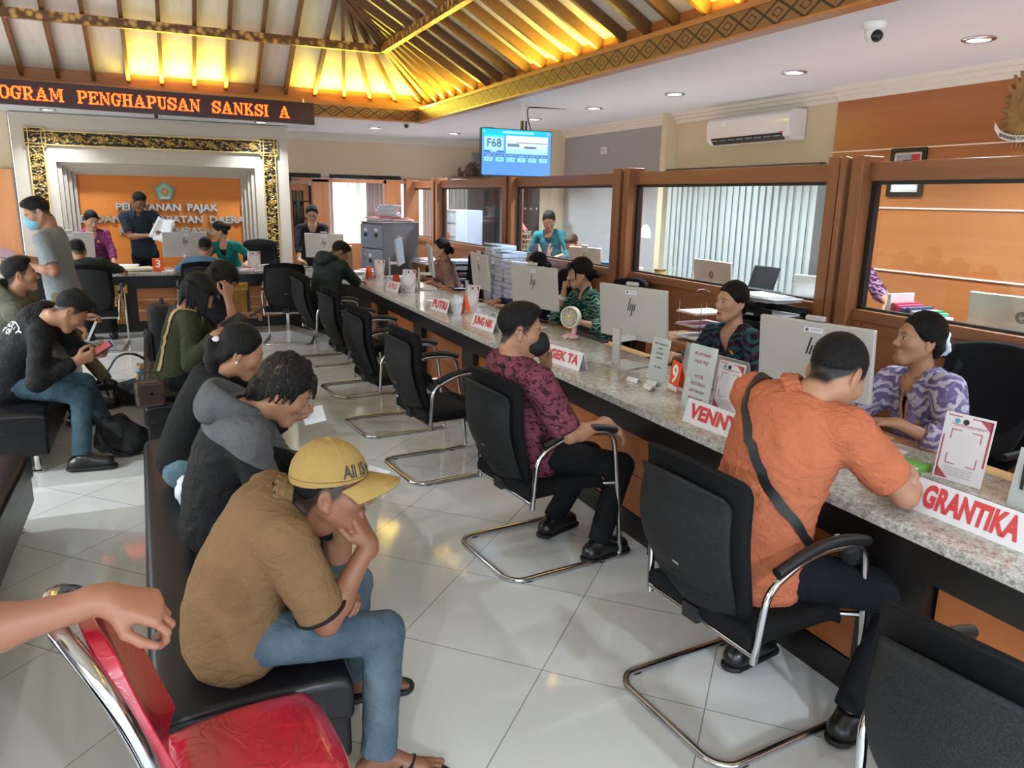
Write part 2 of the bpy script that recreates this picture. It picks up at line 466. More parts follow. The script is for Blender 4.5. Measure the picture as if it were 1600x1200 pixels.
# recessed downlights: thing > rim, lens
DLW = emit('downlight_lens', (235, 246, 255), 9)
first = None
for i, (x, y) in enumerate(LAMPS):
    if first is None:
        t = thing('downlight', '', 'ceiling light', (x, y, CEIL))
        MB().lathe([(.062, -.001), (.092, -.001), (.094, -.006), (.086, -.014), (.066, -.014), (.062, -.006)], seg=28).build('rim', CHROME, t, smooth=True)
        MB().lathe([(.001, -.004), (.064, -.004), (.064, -.010), (.001, -.010)], seg=28).build('lens', DLW, t)
        first = t
    else:
        t = copy_tree(first); t.location = (x, y, CEIL)
    lab = ['white ceiling downlight above the orange wall, rightmost in view', 'white ceiling downlight in front of the air conditioner, second from the right',
           'white ceiling downlight above the left end of the air conditioner', 'white ceiling downlight right of the hanging screen',
           'white ceiling downlight close behind the hanging screen', 'white ceiling downlight left of the hanging screen', 'white ceiling downlight above the carved ornament',
           'white ceiling downlight over the beige back wall', 'white ceiling downlight over the right half of the carved arch', 'white ceiling downlight over the left half of the carved arch',
           'white ceiling downlight outside the view above the near counter', 'white ceiling downlight outside the view at the near end'][i] if i < 12 else 'added white ceiling downlight outside the view, ' + ['over the left aisle, nearest', 'over the left aisle, second', 'over the left aisle, third', 'over the left aisle, farthest', 'behind the camera on the left', 'behind the camera on the right'][i-12]
    t['label'] = lab; t['group'] = 'downlights in the flat ceiling'

# walls
m = MB().bb(1.55, 5.55, 12.95, 13.05, 2.02, CEIL); m.bb(1.55, 2.25, 12.95, 13.05, 0, 2.02); m.bb(4.75, 5.55, 12.95, 13.05, 0, 2.02); m.bb(2.25, 4.75, 12.95, 13.05, 0, .75)
struct('wall_back', m, BEIGE_B)
# far back-room window: glass, frames, curtains
m = MB()
for x0, x1 in ((2.25, 4.75),):
    for z in (.75, 1.98): m.bb(x0, x1, 12.95, 13.02, z, z+.05)
    for x in (2.25, 3.05, 3.85, 4.70): m.bb(x, x+.05, 12.95, 13.02, .75, 2.02)
struct('window_1', m, plain('white_window_frame', (215, 215, 212), .4))
DAY = emit('bright_daylight_outside', (255, 252, 246), 3.2)
struct('window_2', MB().bb(2.0, 5.0, 13.5, 13.52, .4, 2.3), DAY)
def curtain_mat(name, rgb, tr=.5):
    t = NT(name); c = lin(rgb); out = t.n['Material Output']
    d = t.new('ShaderNodeBsdfDiffuse'); d.inputs[0].default_value = (*c, 1); tl = t.new('ShaderNodeBsdfTranslucent'); tl.inputs[0].default_value = (*c, 1)
    mx = t.new('ShaderNodeMixShader'); mx.inputs[0].default_value = tr; t.l(d.outputs[0], mx.inputs[1]); t.l(tl.outputs[0], mx.inputs[2]); t.l(mx.outputs[0], out.inputs[0]); return t.m
def curtain(name, x0, x1, y, z0, z1, m, label, waves=10, amp=.03):
    b = MB().sheet(lambda u, v: (x0+(x1-x0)*u, y+amp*math.sin(u*waves*2*PI)+.4*amp*math.sin(u*waves*4.6*PI+1), z0+(z1-z0)*v), waves*12, 4)
    o = b.build(name, m, smooth=True, auto=False); return tag(o, label, 'curtain')
curtain('curtain', 2.30, 2.62, 12.86, .35, 2.0, curtain_mat('mauve_curtain', (190, 172, 176), .35), 'pale mauve curtain at the left edge of the far window', 5)
curtain('curtain', 3.16, 3.72, 12.82, .35, 2.0, curtain_mat('mauve_curtain_dark', (164, 142, 146), .25), 'mauve curtain drawn over the middle of the far window', 8)
curtain('curtain', 2.60, 3.14, 12.90, .35, 2.0, curtain_mat('sheer_curtain', (240, 238, 236), .85), 'sheer white curtain glowing in the far window', 7)
curtain('curtain', 4.15, 4.53, 12.86, .35, 2.0, curtain_mat('mauve_curtain_right', (178, 158, 152), .3), 'dusky curtain at the right end of the far window', 6)

m = MB().bb(5.40, 5.50, 7.52, 13.05, 0, CEIL); struct('wall_right', m, GREYW)
m = MB().bb(5.44, 5.52, 5.16, 7.52, 2.06, CEIL); m.bb(5.44, 5.52, 5.16, 7.52, 0, .95)
m.bb(5.30, 5.52, 7.50, 7.60, 0, CEIL)
struct('wall_right_recess', m, BEIGE_R)
m = MB().bb(5.40, 5.50, -3, 5.16, 0, CEIL); struct('wall_right_panelled', m, ORWALL)
m = MB()
for z in (1.22, 1.715, 2.175): m.bb(5.388, 5.40, -3, 5.16, z-.005, z+.005)
struct('trim_5', m, plain('pale_groove_strip', (236, 214, 196), .4))
# blinds window in the recess
m = MB().bb(5.44, 5.50, 5.16, 7.52, .95, .99); m.bb(5.44, 5.50, 5.16, 7.52, 2.02, 2.06)
struct('window_3', m, plain('white_window_frame', (215, 215, 212), .4))
struct('window_4', MB().bb(5.9, 5.92, 4.8, 8.0, .6, 2.3), emit('overcast_daylight', (232, 236, 238), .2))
t = thing('vertical_blind', 'white vertical blind covering the window below the air conditioner', 'blind', (5.30, 6.3, 2.06))
MB().bb(-.03, .05, -1.13, 1.13, -.03, .03).build('head_rail', plain('dark_bronze_rail', (62, 52, 42), .4), t)
BL = curtain_mat('blind_fabric', (214, 218, 218), .45)
rnd = random.Random(3)
for i in range(24):
    y = -1.07+i*.093; a = R(76+rnd.uniform(-5, 5)); zt = -.10-(.05 if i % 5 == 2 else rnd.uniform(0, .03))
    MB().box((0, y, (zt-1.15)/2), (.112, .0025, 1.15+zt), rz=a).build('slat', BL, t)
# shelf strip between wall and blind
# cornices (stepped)
def cornice(m, x0, y0, x1, y1, nx, ny):
    for (o_, zz, h) in ((.02, CEIL-.11, .04), (.05, CEIL-.07, .035), (.085, CEIL-.035, .035)):
        if nx: m.bb(min(x0, x0+nx*o_), max(x0, x0+nx*o_), y0, y1, zz, zz+h)
        else: m.bb(x0, x1, min(y0, y0+ny*o_), max(y0, y0+ny*o_), zz, zz+h)
m = MB(); cornice(m, 5.40, -3, 5.40, 5.16, -1, 0); cornice(m, 5.44, 5.16, 5.44, 7.5, -1, 0); cornice(m, 5.40, 7.5, 5.40, 12.95, -1, 0); cornice(m, 1.6, 12.95, 5.40, 12.95, 0, -1)
struct('trim_6', m, CORN)

# left part
ORL = wood('orange_side_wall', (186, 116, 60), (198, 128, 70), 'Z', .5, .4)
m = MB().bb(-3.6, -1.68, 12.0, 12.1, 0, 1.98); struct('wall_left_end', m, ORL)
m = MB().bb(-6, -1.68, 12.12, 12.22, 0, CEIL); struct('wall_back_left', m, BEIGE_B)
m = MB().bb(-5.9, -5.8, -3.0, 12.2, 0, CEIL); struct('wall_left', m, BEIGE_B)

# ---------------------------------------------------------------- carved arch round the reception panel
AY = 11.95
t = thing('carved_arch', 'cream stepped arch framed by a gold carved relief behind the back counter', 'arch', (0.08, AY, 0))
AX0, AX1, AT = -1.72, 1.72, 2.70
m = MB()
m.bb(AX0, -1.245, 0, .5, 0, 2.69); m.bb(1.245, AX1, 0, .5, 0, 2.69); m.bb(-1.245, 1.245, 0, .5, 2.09, 2.69)
m.build('frame', CREAM, t)
for k, (w_, zt, yy) in enumerate(((1.245, 2.09, .07), (1.20, 2.055, .14), (1.155, 2.02, .21), (1.11, 1.985, .28))):
    m = MB(); m.bb(-w_, -w_+.05, yy, .5, 0, zt); m.bb(w_-.05, w_, yy, .5, 0, zt); m.bb(-w_+.05, w_-.05, yy, .5, zt-.04, zt); m.build('step', CREAM, t)
MB().bb(-1.1, 1.1, .34, .40, 0, 2.02).build('back_panel', ORBACK, t)
def carve_mat():
    t = NT('gold_carving_on_dark'); v = t.coord(); vo = t.new('ShaderNodeTexVoronoi'); vo.inputs['Scale'].default_value = 22; 
    n = t.noise(v, 9, 3, .5, 2.2); wv = t.new('ShaderNodeTexWave', wave_type='RINGS'); wv.inputs['Scale'].default_value = 5; wv.inputs['Distortion'].default_value = 9; wv.inputs['Detail'].default_value = 2; wv.inputs['Detail Scale'].default_value = 2.5
    t.l(v, vo.inputs['Vector']); t.l(v, wv.inputs['Vector'])
    f = t.math('MULTIPLY', wv.outputs['Fac'], t.math('SUBTRACT', 1.15, vo.outputs['Distance']))
    t.set(t.ramp(f, [(.30, lin((34, 26, 16))), (.52, lin((120, 92, 50))), (.8, lin((206, 172, 104)))]), .38, .35); t.bump(f, .8, .02); return t.m
CARVE = carve_mat()
GOLD = plain('gold_paint', (206, 176, 108), .35, .4, var=.15)
GOLDD = plain('bronze_gold_paint', (176, 140, 72), .35, .4, var=.2)
def relief_band(parent, p0, p1, w_, y, name='carved_band'):
    """a carved band between two points in the xz plane: dark carved bed, gilt edge rails, rosettes and scrolls"""
    p0 = Vector(p0); p1 = Vector(p1); d = (p1-p0); L = d.length; d.normalize(); s = Vector((d.z, 0, -d.x))
    c = (p0+p1)/2; sx = abs(d.x)*L+abs(s.x)*w_; sz = abs(d.z)*L+abs(s.z)*w_
    bed = MB().box((c.x, y-.012, c.z), (sx, .024, sz)).build(name, CARVE, parent)
    m = MB()
    for e in (-1, 1):
        q0 = p0+s*e*w_/2; q1 = p1+s*e*w_/2; cc = (q0+q1)/2
        m.box((cc.x, y-.02, cc.z), (abs(d.x)*L+abs(s.x)*.014, .042, abs(d.z)*L+abs(s.z)*.014))
    m.build('gilt_edge', GOLD, bed)
    n = max(2, round(L/.26)); m = MB(); rr = random.Random(int(L*100))
    for i in range(n):
        q = p0+d*(L*(i+.5)/n)
        m.ball((q.x, y-.03, q.z), (.024, .014, .024), 10, 6)
        for a in range(7):
            an = a*2*PI/7; m.ball((q.x+.036*math.cos(an), y-.026, q.z+.036*math.sin(an)), (.015, .008, .015), 6, 4)
        for sg in (-1, 1):
            pts = []
            for k in range(10):
                tt = k/9; an = tt*4.4; r_ = .058*(1-tt*.75)
                off = d*(sg*(.105-r_*math.cos(an)*.9))+s*(sg*r_*math.sin(an)); pts.append((q.x+off.x, y-.024, q.z+off.z))
            m.tube(pts, [.008-.0004*k for k in range(10)], 5)
    m.build('carved_scrolls', GOLDD, bed, smooth=True)
relief_band(t, (-1.36, 0, 2.385), (1.36, 0, 2.385), .17, 0)
relief_band(t, (-1.45, 0, .1), (-1.45, 0, 2.28), .17, 0); relief_band(t, (1.45, 0, .1), (1.45, 0, 2.28), .17, 0)
for sx in (-1, 1):
    q = MB().box((sx*1.45, -.018, 2.385), (.24, .036, .24)).build('corner_block', CARVE, t)
    m = MB(); 
    for e in (-.118, -.075, .075, .118):
        m.box((sx*1.45+e, -.038, 2.385), (.009, .014, .245)); m.box((sx*1.45, -.038, 2.385+e), (.245, .014, .009))
    m.build('gilt_grid', GOLD, q)
# emblem: teal pentagon with a yellow ring and red centre
e = thing('wall_emblem', 'teal pentagon emblem mounted above the silver lettering', 'emblem', (.11, AY+.33, 1.735))
pent = lambda r_: [(r_*math.sin(2*PI*k/5), r_*math.cos(2*PI*k/5)) for k in range(5)][::-1]
def flat(pts, y0, y1): 
    b = MB(); b.T = Matrix(((1, 0, 0, 0), (0, 0, 1, 0), (0, 1, 0, 0), (0, 0, 0, 1))); b.prism(pts, y0, y1); return b
flat(pent(.135), -.02, 0).build('pentagon', plain('teal_enamel', (66, 168, 176), .35), e)
flat(pent(.112), -.026, -.02).build('field', plain('pale_teal', (120, 200, 190), .4), e)
b = MB()
for k in range(24):
    an = R(-60+300*k/23+0)-PI/2+R(0); b.ball((.078*math.cos(an), -.028, .078*math.sin(an)), (.014, .006, .009), 6, 4)
b.build('wreath', plain('yellow_wreath', (206, 206, 90), .4), e, smooth=True)
circ = lambda r_, n=24: [(r_*math.cos(2*PI*k/n), r_*math.sin(2*PI*k/n)) for k in range(n)]
b = MB(); b.T = Matrix(((1, 0, 0, 0), (0, 0, 1, 0), (0, 1, 0, 0), (0, 0, 0, 1)))
b.prism(circ(.045), -.034, -.026); b.build('centre', plain('emblem_red', (214, 92, 60), .4), e)
b = MB(); [b.box((x, -.037, .0), (.008, .006, .05)) for x in (-.018, 0, .018)]; b.build('gate', plain('emblem_gold', (232, 206, 110), .4), e)
MB().box((0, -.03, -.088), (.12, .006, .022)).build('ribbon', PAPER, e)
# silver raised letters, each line one sign
STL = plain('brushed_letters', (176, 172, 166), .3, .7)
for s_, z, xs, lab in (('PELAYANAN PAJAK', 1.515, 1.10, 'silver raised wall lettering, first line below the emblem'),
                       ('BADAN PENDAPATAN DAERAH', 1.345, 1.13, 'silver raised wall lettering, widest middle line'),
                       ('KOTA DENPASAR', 1.18, 1.16, 'silver raised wall lettering, lowest line behind the officers')):
    M4 = plane_mat((0, 0, 0), (1, 0, 0), (0, 0, 1))
    o = thing('wall_lettering', lab, 'sign', (.14, AY+.315, z), 0, 'raised lettering on the orange panel')
    ms = [text_mesh(w_s, .135, bold=.0045, xs=xs, extrude=.014, align='LEFT') for w_s in s_.split()]
    wd = [max(v.co.x for v in q.vertices) for q in ms]; gap = .075*xs; x_ = -(sum(wd)+gap*(len(wd)-1))/2
    for q, w_s in zip(ms, wd):
        q.transform(M4 @ Matrix.Translation((x_, 0, 0))); link_mesh('word', q, STL, o); x_ += w_s+gap

# ---------------------------------------------------------------- wood and glass partition
PX = 3.80; PTOP = 1.985
part = bpy.data.objects.new('wall_partition', None); COL.objects.link(part); part['kind'] = 'structure'
POSTS = [(1.18, 'n'), (3.42, 'p'), (5.86, 'p'), (8.30, 'p'), (10.9, 'p')]
for (y, k) in POSTS:
    m = MB(); m.bb(PX-.11, PX+.05, y-.13, y-.045, 0, PTOP+.02); m.bb(PX-.11, PX+.05, y+.045, y+.13, 0, PTOP+.02); m.bb(PX-.08, PX+.03, y-.05, y+.05, 0, PTOP+.01)
    m.bb(PX-.13, PX-.105, y-.02, y+.02, 0, PTOP+.02)
    m.build('post', TEAK, part, bevel=.004, seg=1)
spans = [(-1.0, 1.05), (1.31, 3.29), (3.55, 5.73), (5.99, 8.17), (8.43, 10.77), (11.03, 12.2)]
for (y0, y1) in spans:
    m = MB().bb(PX-.05, PX+.03, y0, y1, 1.865, PTOP-.015); m.bb(PX-.06, PX+.04, y0, y1, 1.06, 1.125)
    m.build('rail', TEAKY, part, bevel=.003, seg=1)
    m = MB().bb(PX-.03, PX+.01, y0, y1, .08, 1.06); m.bb(PX-.045, PX-.03, y0+.0, y1, .10, .16); m.bb(PX-.045, PX-.03, y0, y0+.06, .1, 1.06); m.bb(PX-.045, PX-.03, y1-.06, y1, .1, 1.06)
    m.build('lower_panel', TEAKY, part)
    m = MB().bb(PX-.02, PX+.01, y0, y1, 1.845, 1.865); m.bb(PX-.02, PX+.01, y0, y1, 1.125, 1.14); m.bb(PX-.025, PX+.015, y1-.035, y1, 1.125, 1.865); m.bb(PX-.02, PX+.01, y0, y0+.02, 1.125, 1.865)
    m.build('black_gasket', BLACKP, part)
    MB().bb(PX-.008, PX-.002, y0+.02, y1-.03, 1.14, 1.845).build('pane', GLASS, part)
# end run of the partition, across the back, with the open door
PY = 12.2
m = MB(); m.bb(PX-.16, PX+.05, PY-.08, PY+.08, 0, PTOP+.02); m.bb(3.32, 3.56, PY-.06, PY+.04, 0, PTOP)
m.bb(2.17, 2.42, PY-.05, PY+.03, 0, PTOP-.02); m.bb(1.80, 1.86, PY-.05, PY+.03, 0, PTOP); m.bb(1.80, 3.76, PY-.05, PY+.03, 1.93, PTOP-.005); m.bb(2.42, 3.32, PY-.04, PY+.02, 0, 1.0)
m.bb(3.28, 3.34, PY-.05, PY+.03, 0, PTOP)
m.build('end_run', TEAK, part)
MB().bb(2.42, 3.28, PY-.01, PY, 1.0, 1.93).build('pane', GLASS, part)
m = MB().bb(1.87, 2.36, 12.45, 12.49, 1.995, 2.06); m.bb(2.50, 3.65, 12.45, 12.49, 1.995, 2.055); struct('trim_7', m, plain('black_shelf_edge', (24, 26, 28), .5))
m = MB(); m.bb(1.88, 1.96, 12.78, 12.82, 0, 1.9); m.bb(2.14, 2.22, 12.78, 12.82, 0, 1.9); m.bb(1.96, 2.14, 12.78, 12.82, 1.80, 1.9); m.bb(1.96, 2.14, 12.78, 12.82, 0, .9)
dr = struct('door_1', m, wood('door_pink_wood', (186, 118, 76), (200, 134, 92), 'Z', 1, .4))
MB().bb(1.96, 2.14, 12.79, 12.80, .9, 1.8).build('pane', GLASS, dr)
t = thing('bookcase', 'tall dark bookcase with files seen through the open door', 'bookcase', (2.16, 12.78, 0))
MB().bb(-.3, .12, .10, .16, 0, 1.88).build('carcass', plain('black_case', (20, 21, 26), .5), t)
for z in (.6, 1.0, 1.35, 1.62): MB().bb(-.3, .12, .0, .12, z, z+.02).build('shelf', plain('grey_shelf', (60, 58, 60), .5), t)
for z, c in ((.62, (190, 196, 206)), (1.02, (150, 136, 110)), (1.37, (92, 84, 66)), (1.64, (128, 120, 86))):
    q = MB(); [q.bb(-.28+k*.05, -.245+k*.05, .01, .1, z, z+.17+.02*(k % 3)) for k in range(7)]; q.build('row_of_files', plain('files', c, .6), t)['kind'] = 'stuff'
# wardrobe (dark) + pillar behind the glass
tag(MB().bb(4.58, 5.25, 12.3, 12.78, 0, 2.02).build('wardrobe', plain('dark_brown_cabinet', (52, 38, 34), .4), bevel=.006), 'tall dark cabinet at the end of the back office', 'cabinet')
struct('wall_pillar', MB().bb(5.0, 5.4, 10.1, 10.5, 0, CEIL), BEIGE_B)
# tall dark glossy cabinet behind glass left of the teal officer
t = thing('glass_fronted_cabinet', 'dark glass-fronted cabinet behind the partition, left of the standing teal officer', 'cabinet', (4.86, 10.25, 0))
MB().bb(-.14, .13, -.2, .2, 0, 1.9).build('carcass', plain('dark_wine_wood', (50, 28, 26), .25), t, bevel=.005)
for z in (1.28, 1.60):
    for k in range(3): MB().box((-.10+.09*k, -.205, z), (.03, .01, .03)).build('hinge', CHROME, t)

# the two counters: one continuous granite top, black rail, panels
def granite_mat():
    t = NT('granite_worktop'); v = t.coord(); n1 = t.noise(v, 130, 3, .7); n2 = t.noise(v, 38, 4, .65)
    f = t.math('ADD', t.math('MULTIPLY', n1, .55), t.math('MULTIPLY', n2, .45))
    c = t.ramp(f, [(.36, lin((112, 108, 104))), (.47, lin((164, 160, 152))), (.56, lin((196, 192, 184))), (.66, lin((218, 215, 208)))])
    t.set(c, .12, 0, .5); return t.m
GRAN = granite_mat()
CF = [(2.05, .25), (2.05, 8.75), (1.45, 10.52), (-3.5, 10.52)]
CB = [(-3.5, 11.22), (1.85, 11.22), (2.78, 9.15), (2.78, .25)]
t = thing('service_counter', 'long L-shaped service counter with granite worktop, black rail and wood panels', 'counter', (0, 0, 0))
m = MB().prism([(p[0], p[1]) for p in CF+CB][::-1], .71, .752); m.build('worktop', GRAN, t, bevel=.006)
m = MB()
m.bb(2.09, 2.13, .25, 8.75, .585, .71); m.hull([(2.09, 8.7, .585), (2.13, 8.75, .585), (2.13, 8.75, .71), (2.09, 8.7, .71)], [(1.47, 10.56, .585), (1.50, 10.58, .585), (1.50, 10.58, .71), (1.47, 10.56, .71)])
m.bb(-3.5, 1.50, 10.56, 10.60, .56, .71)
m.bb(2.14, 2.18, .25, 8.75, 0, .13)
m.build('black_rail', BLACKB, t)
m = MB(); m.bb(2.17, 2.22, .25, 8.75, .02, .7); m.bb(-3.5, 1.48, 10.64, 10.68, 0, .7)
m.hull([(2.17, 8.7, 0), (2.2, 8.75, 0), (2.2, 8.75, .7), (2.17, 8.7, .7)], [(1.52, 10.66, 0), (1.55, 10.68, 0), (1.55, 10.68, .7), (1.52, 10.66, .7)])
m.build('core', BLACKB, t)
py = [1.55, 2.79, 4.05, 5.42, 6.7, 8.0]
edges = [.3]+py+[8.72]
for a, b in zip(edges, edges[1:]):
    m = MB(); y0 = a+.13; y1 = b-.13
    for z0, z1 in ((.135, .34), (.345, .585)): m.bb(2.145, 2.175, y0, y1, z0, z1)
    m.build('front_panel', COUNTERP, t)
for y in py: MB().bb(2.10, 2.19, y-.12, y+.12, 0, .6).build('post', BLACKB, t)
for k, (x0, x1) in enumerate(((-2.6, -1.2), (-1.03, -.80), (-.32, .72), (1.02, 1.42))):
    q = MB()
    for z0, z1 in ((.14, .27), (.275, .405), (.41, .55)): q.bb(x0, x1, 10.60, 10.64, z0, z1)
    q.build('front_panel', COUNTERX, t)
    q2 = MB(); [q2.bb(x0, x1, 10.597, 10.604, z-.003, z+.003) for z in (.272, .407)]; q2.build('groove_strip', plain('pale_groove_strip', (236, 214, 196), .4), t)
for x in (-.52, .90):
    q = MB().bb(x-.075, x+.075, 10.565, 10.6, .12, .50).build('carved_pilaster', plain('orange_gold_carving', (186, 128, 52), .4, .25, var=.2), t)
    b = MB(); rr = random.Random(5)
    for i in range(9):
        for s_ in (-1, 1):
            b.ball((x+s_*.036, 10.562, .15+i*.041), (.026, .012, .014), 7, 5, Rm=Matrix.Rotation(s_*.7, 3, 'Y'))
        b.ball((x, 10.56, .165+i*.041), (.010, .012, .012), 6, 4)
    b.build('carved_leaves', GOLDD, q, smooth=True)
    b = MB().bb(x-.10, x+.10, 10.55, 10.6, .50, .60)
    for i in range(5): b.ball((x-.08+.04*i, 10.55, .545+.02*(i % 2)), (.024, .016, .03), 8, 5)
    b.build('carved_capital', plain('bright_gold_carving', (206, 152, 62), .35, .35, var=.2), q)
m = MB().bb(2.10, 2.78, .25, .29, 0, .7); m.bb(2.30, 2.75, .25, .5, 0, .7); m.build('end_panel', COUNTERP, t)
# inner wooden desk shelf on the officers' side
MB().bb(2.78, 3.02, .25, 8.9, .66, .70).build('writing_shelf', wood('light_desk_wood', (180, 132, 84), (196, 148, 98), 'Y', 1, .3), t, bevel=.004)

# ---------------------------------------------------------------- LED sign
def led_font():
    G = {}
    G['A'] = ["....##....","....##....","...####...","...#.##...","..##.##...","..#...##..","..######..",".##...##..",".#.....##.","####.#####"]
    G['D'] = ["#######..",".##..###.",".##...##.",".##....##",".##....##",".##....##",".##....##",".##...##.",".##..###.","#######.."]
    G['E'] = ["########",".##...##",".##....#",".##..#..",".#####..",".##..#..",".##.....",".##....#",".##...##","########"]
    G['G'] = ["..####.#",".##..###","##....##","##.....#","##......","##..####","##...##.","##...##.",".##..##.","..####.."]
    G['H'] = ["####.####",".##...##.",".##...##.",".##...##.",".#######.",".##...##.",".##...##.",".##...##.",".##...##.","####.####"]
    G['I'] = ["####",".##.",".##.",".##.",".##.",".##.",".##.",".##.",".##.","####"]
    G['K'] = ["####.###.",".##...#..",".##..#...",".##.#....",".####....",".##.##...",".##..##..",".##...##.",".##...##.","####.####"]
    G['M'] = ["###....####",".##....###.",".###..#.##.",".#.#..#.##.",".#.##.#.##.",".#.##.#.##.",".#..##..##.",".#..##..##.",".#......##.","###....####"]
    G['N'] = ["###...###",".##....#.",".###...#.",".#.##..#.",".#.##..#.",".#..##.#.",".#..##.#.",".#...###.",".#....##.","###....#."]
    G['O'] = ["..####..",".##..##.","##....##","##....##","##....##","##....##","##....##","##....##",".##..##.","..####.."]
    G['P'] = ["#######.",".##..###",".##...##",".##...##",".##..###",".#####..",".##.....",".##.....",".##.....","####...."]
    G['R'] = ["#######..",".##..##..",".##...##.",".##...##.",".##..##..",".#####...",".##.##...",".##..##..",".##..##..","####..###"]
    G['S'] = ["..####.#",".##..###","##....##","###....#",".####...","...####.","#....###","##....##","###..##.","#.####.."]
    G['U'] = ["####.###",".##...#.",".##...#.",".##...#.",".##...#.",".##...#.",".##...#.",".##...#.","..##.##.","...###.."]
    return G
LF = led_font()
LEDY = 10.13
t = thing('led_sign', 'dark hanging LED ticker with red scrolling capital letters', 'led sign', (0, LEDY, 2.59))
t.rotation_euler = (0, R(.6), 0); t.location.z = 2.60
MB().bb(-2.6, 1.87, 0, .07, 0, .255).build('housing', plain('led_housing', (44, 16, 16), .3), t, bevel=.004)
MB().bb(-2.57, 1.845, -.004, 0, .022, .235).build('dot_screen', plain('dark_red_screen', (58, 18, 20), .25), t)
LRED = emit('led_red_dots', (255, 46, 10), 6); LORG = emit('led_amber_core', (255, 112, 22), 5)
x = -1.435-.10*0; pz = .0135; s_ = 'PROGRAM  PENGHAPUSAN  SANKSI  A'
adv = {c: len(LF[c][0]) for c in LF}
GL = []
pos = 0
px = .0120
for c in s_:
    if c == ' ': pos += 5; continue
    GL.append((c, pos)); pos += adv[c]+1
total = pos
# last letter ends at x=1.72
x_end = 1.58
for c, p in GL:
    x0 = x_end-(total-p)*px
    q = MB()
    g = LF[c]
    for r_, row in enumerate(g):
        k = 0
        while k < len(row):
            if row[k] == '#':
                e2 = k
                while e2+1 < len(row) and row[e2+1] == '#': e2 += 1
                q.bb(x0+k*px, x0+(e2+1)*px, -.009, -.004, .192-(r_+1)*pz, .192-r_*pz-.0012); k = e2+1
            else: k += 1
    ltr = q.build('red_letter', LRED, t)
    q = MB()
    for r_, row in enumerate(g):
        for k, ch_ in enumerate(row):
            if ch_ == '#': q.bb(x0+(k+.22)*px, x0+(k+.78)*px, -.0105, -.009, .192-(r_+.78)*pz, .192-(r_+.22)*pz)
    q.build('amber_core', LORG, ltr)
# tiny fixing bracket
MB().cyl((1.74, .03, .25), (1.74, .03, .3), .008).build('bracket', CHROME, t)
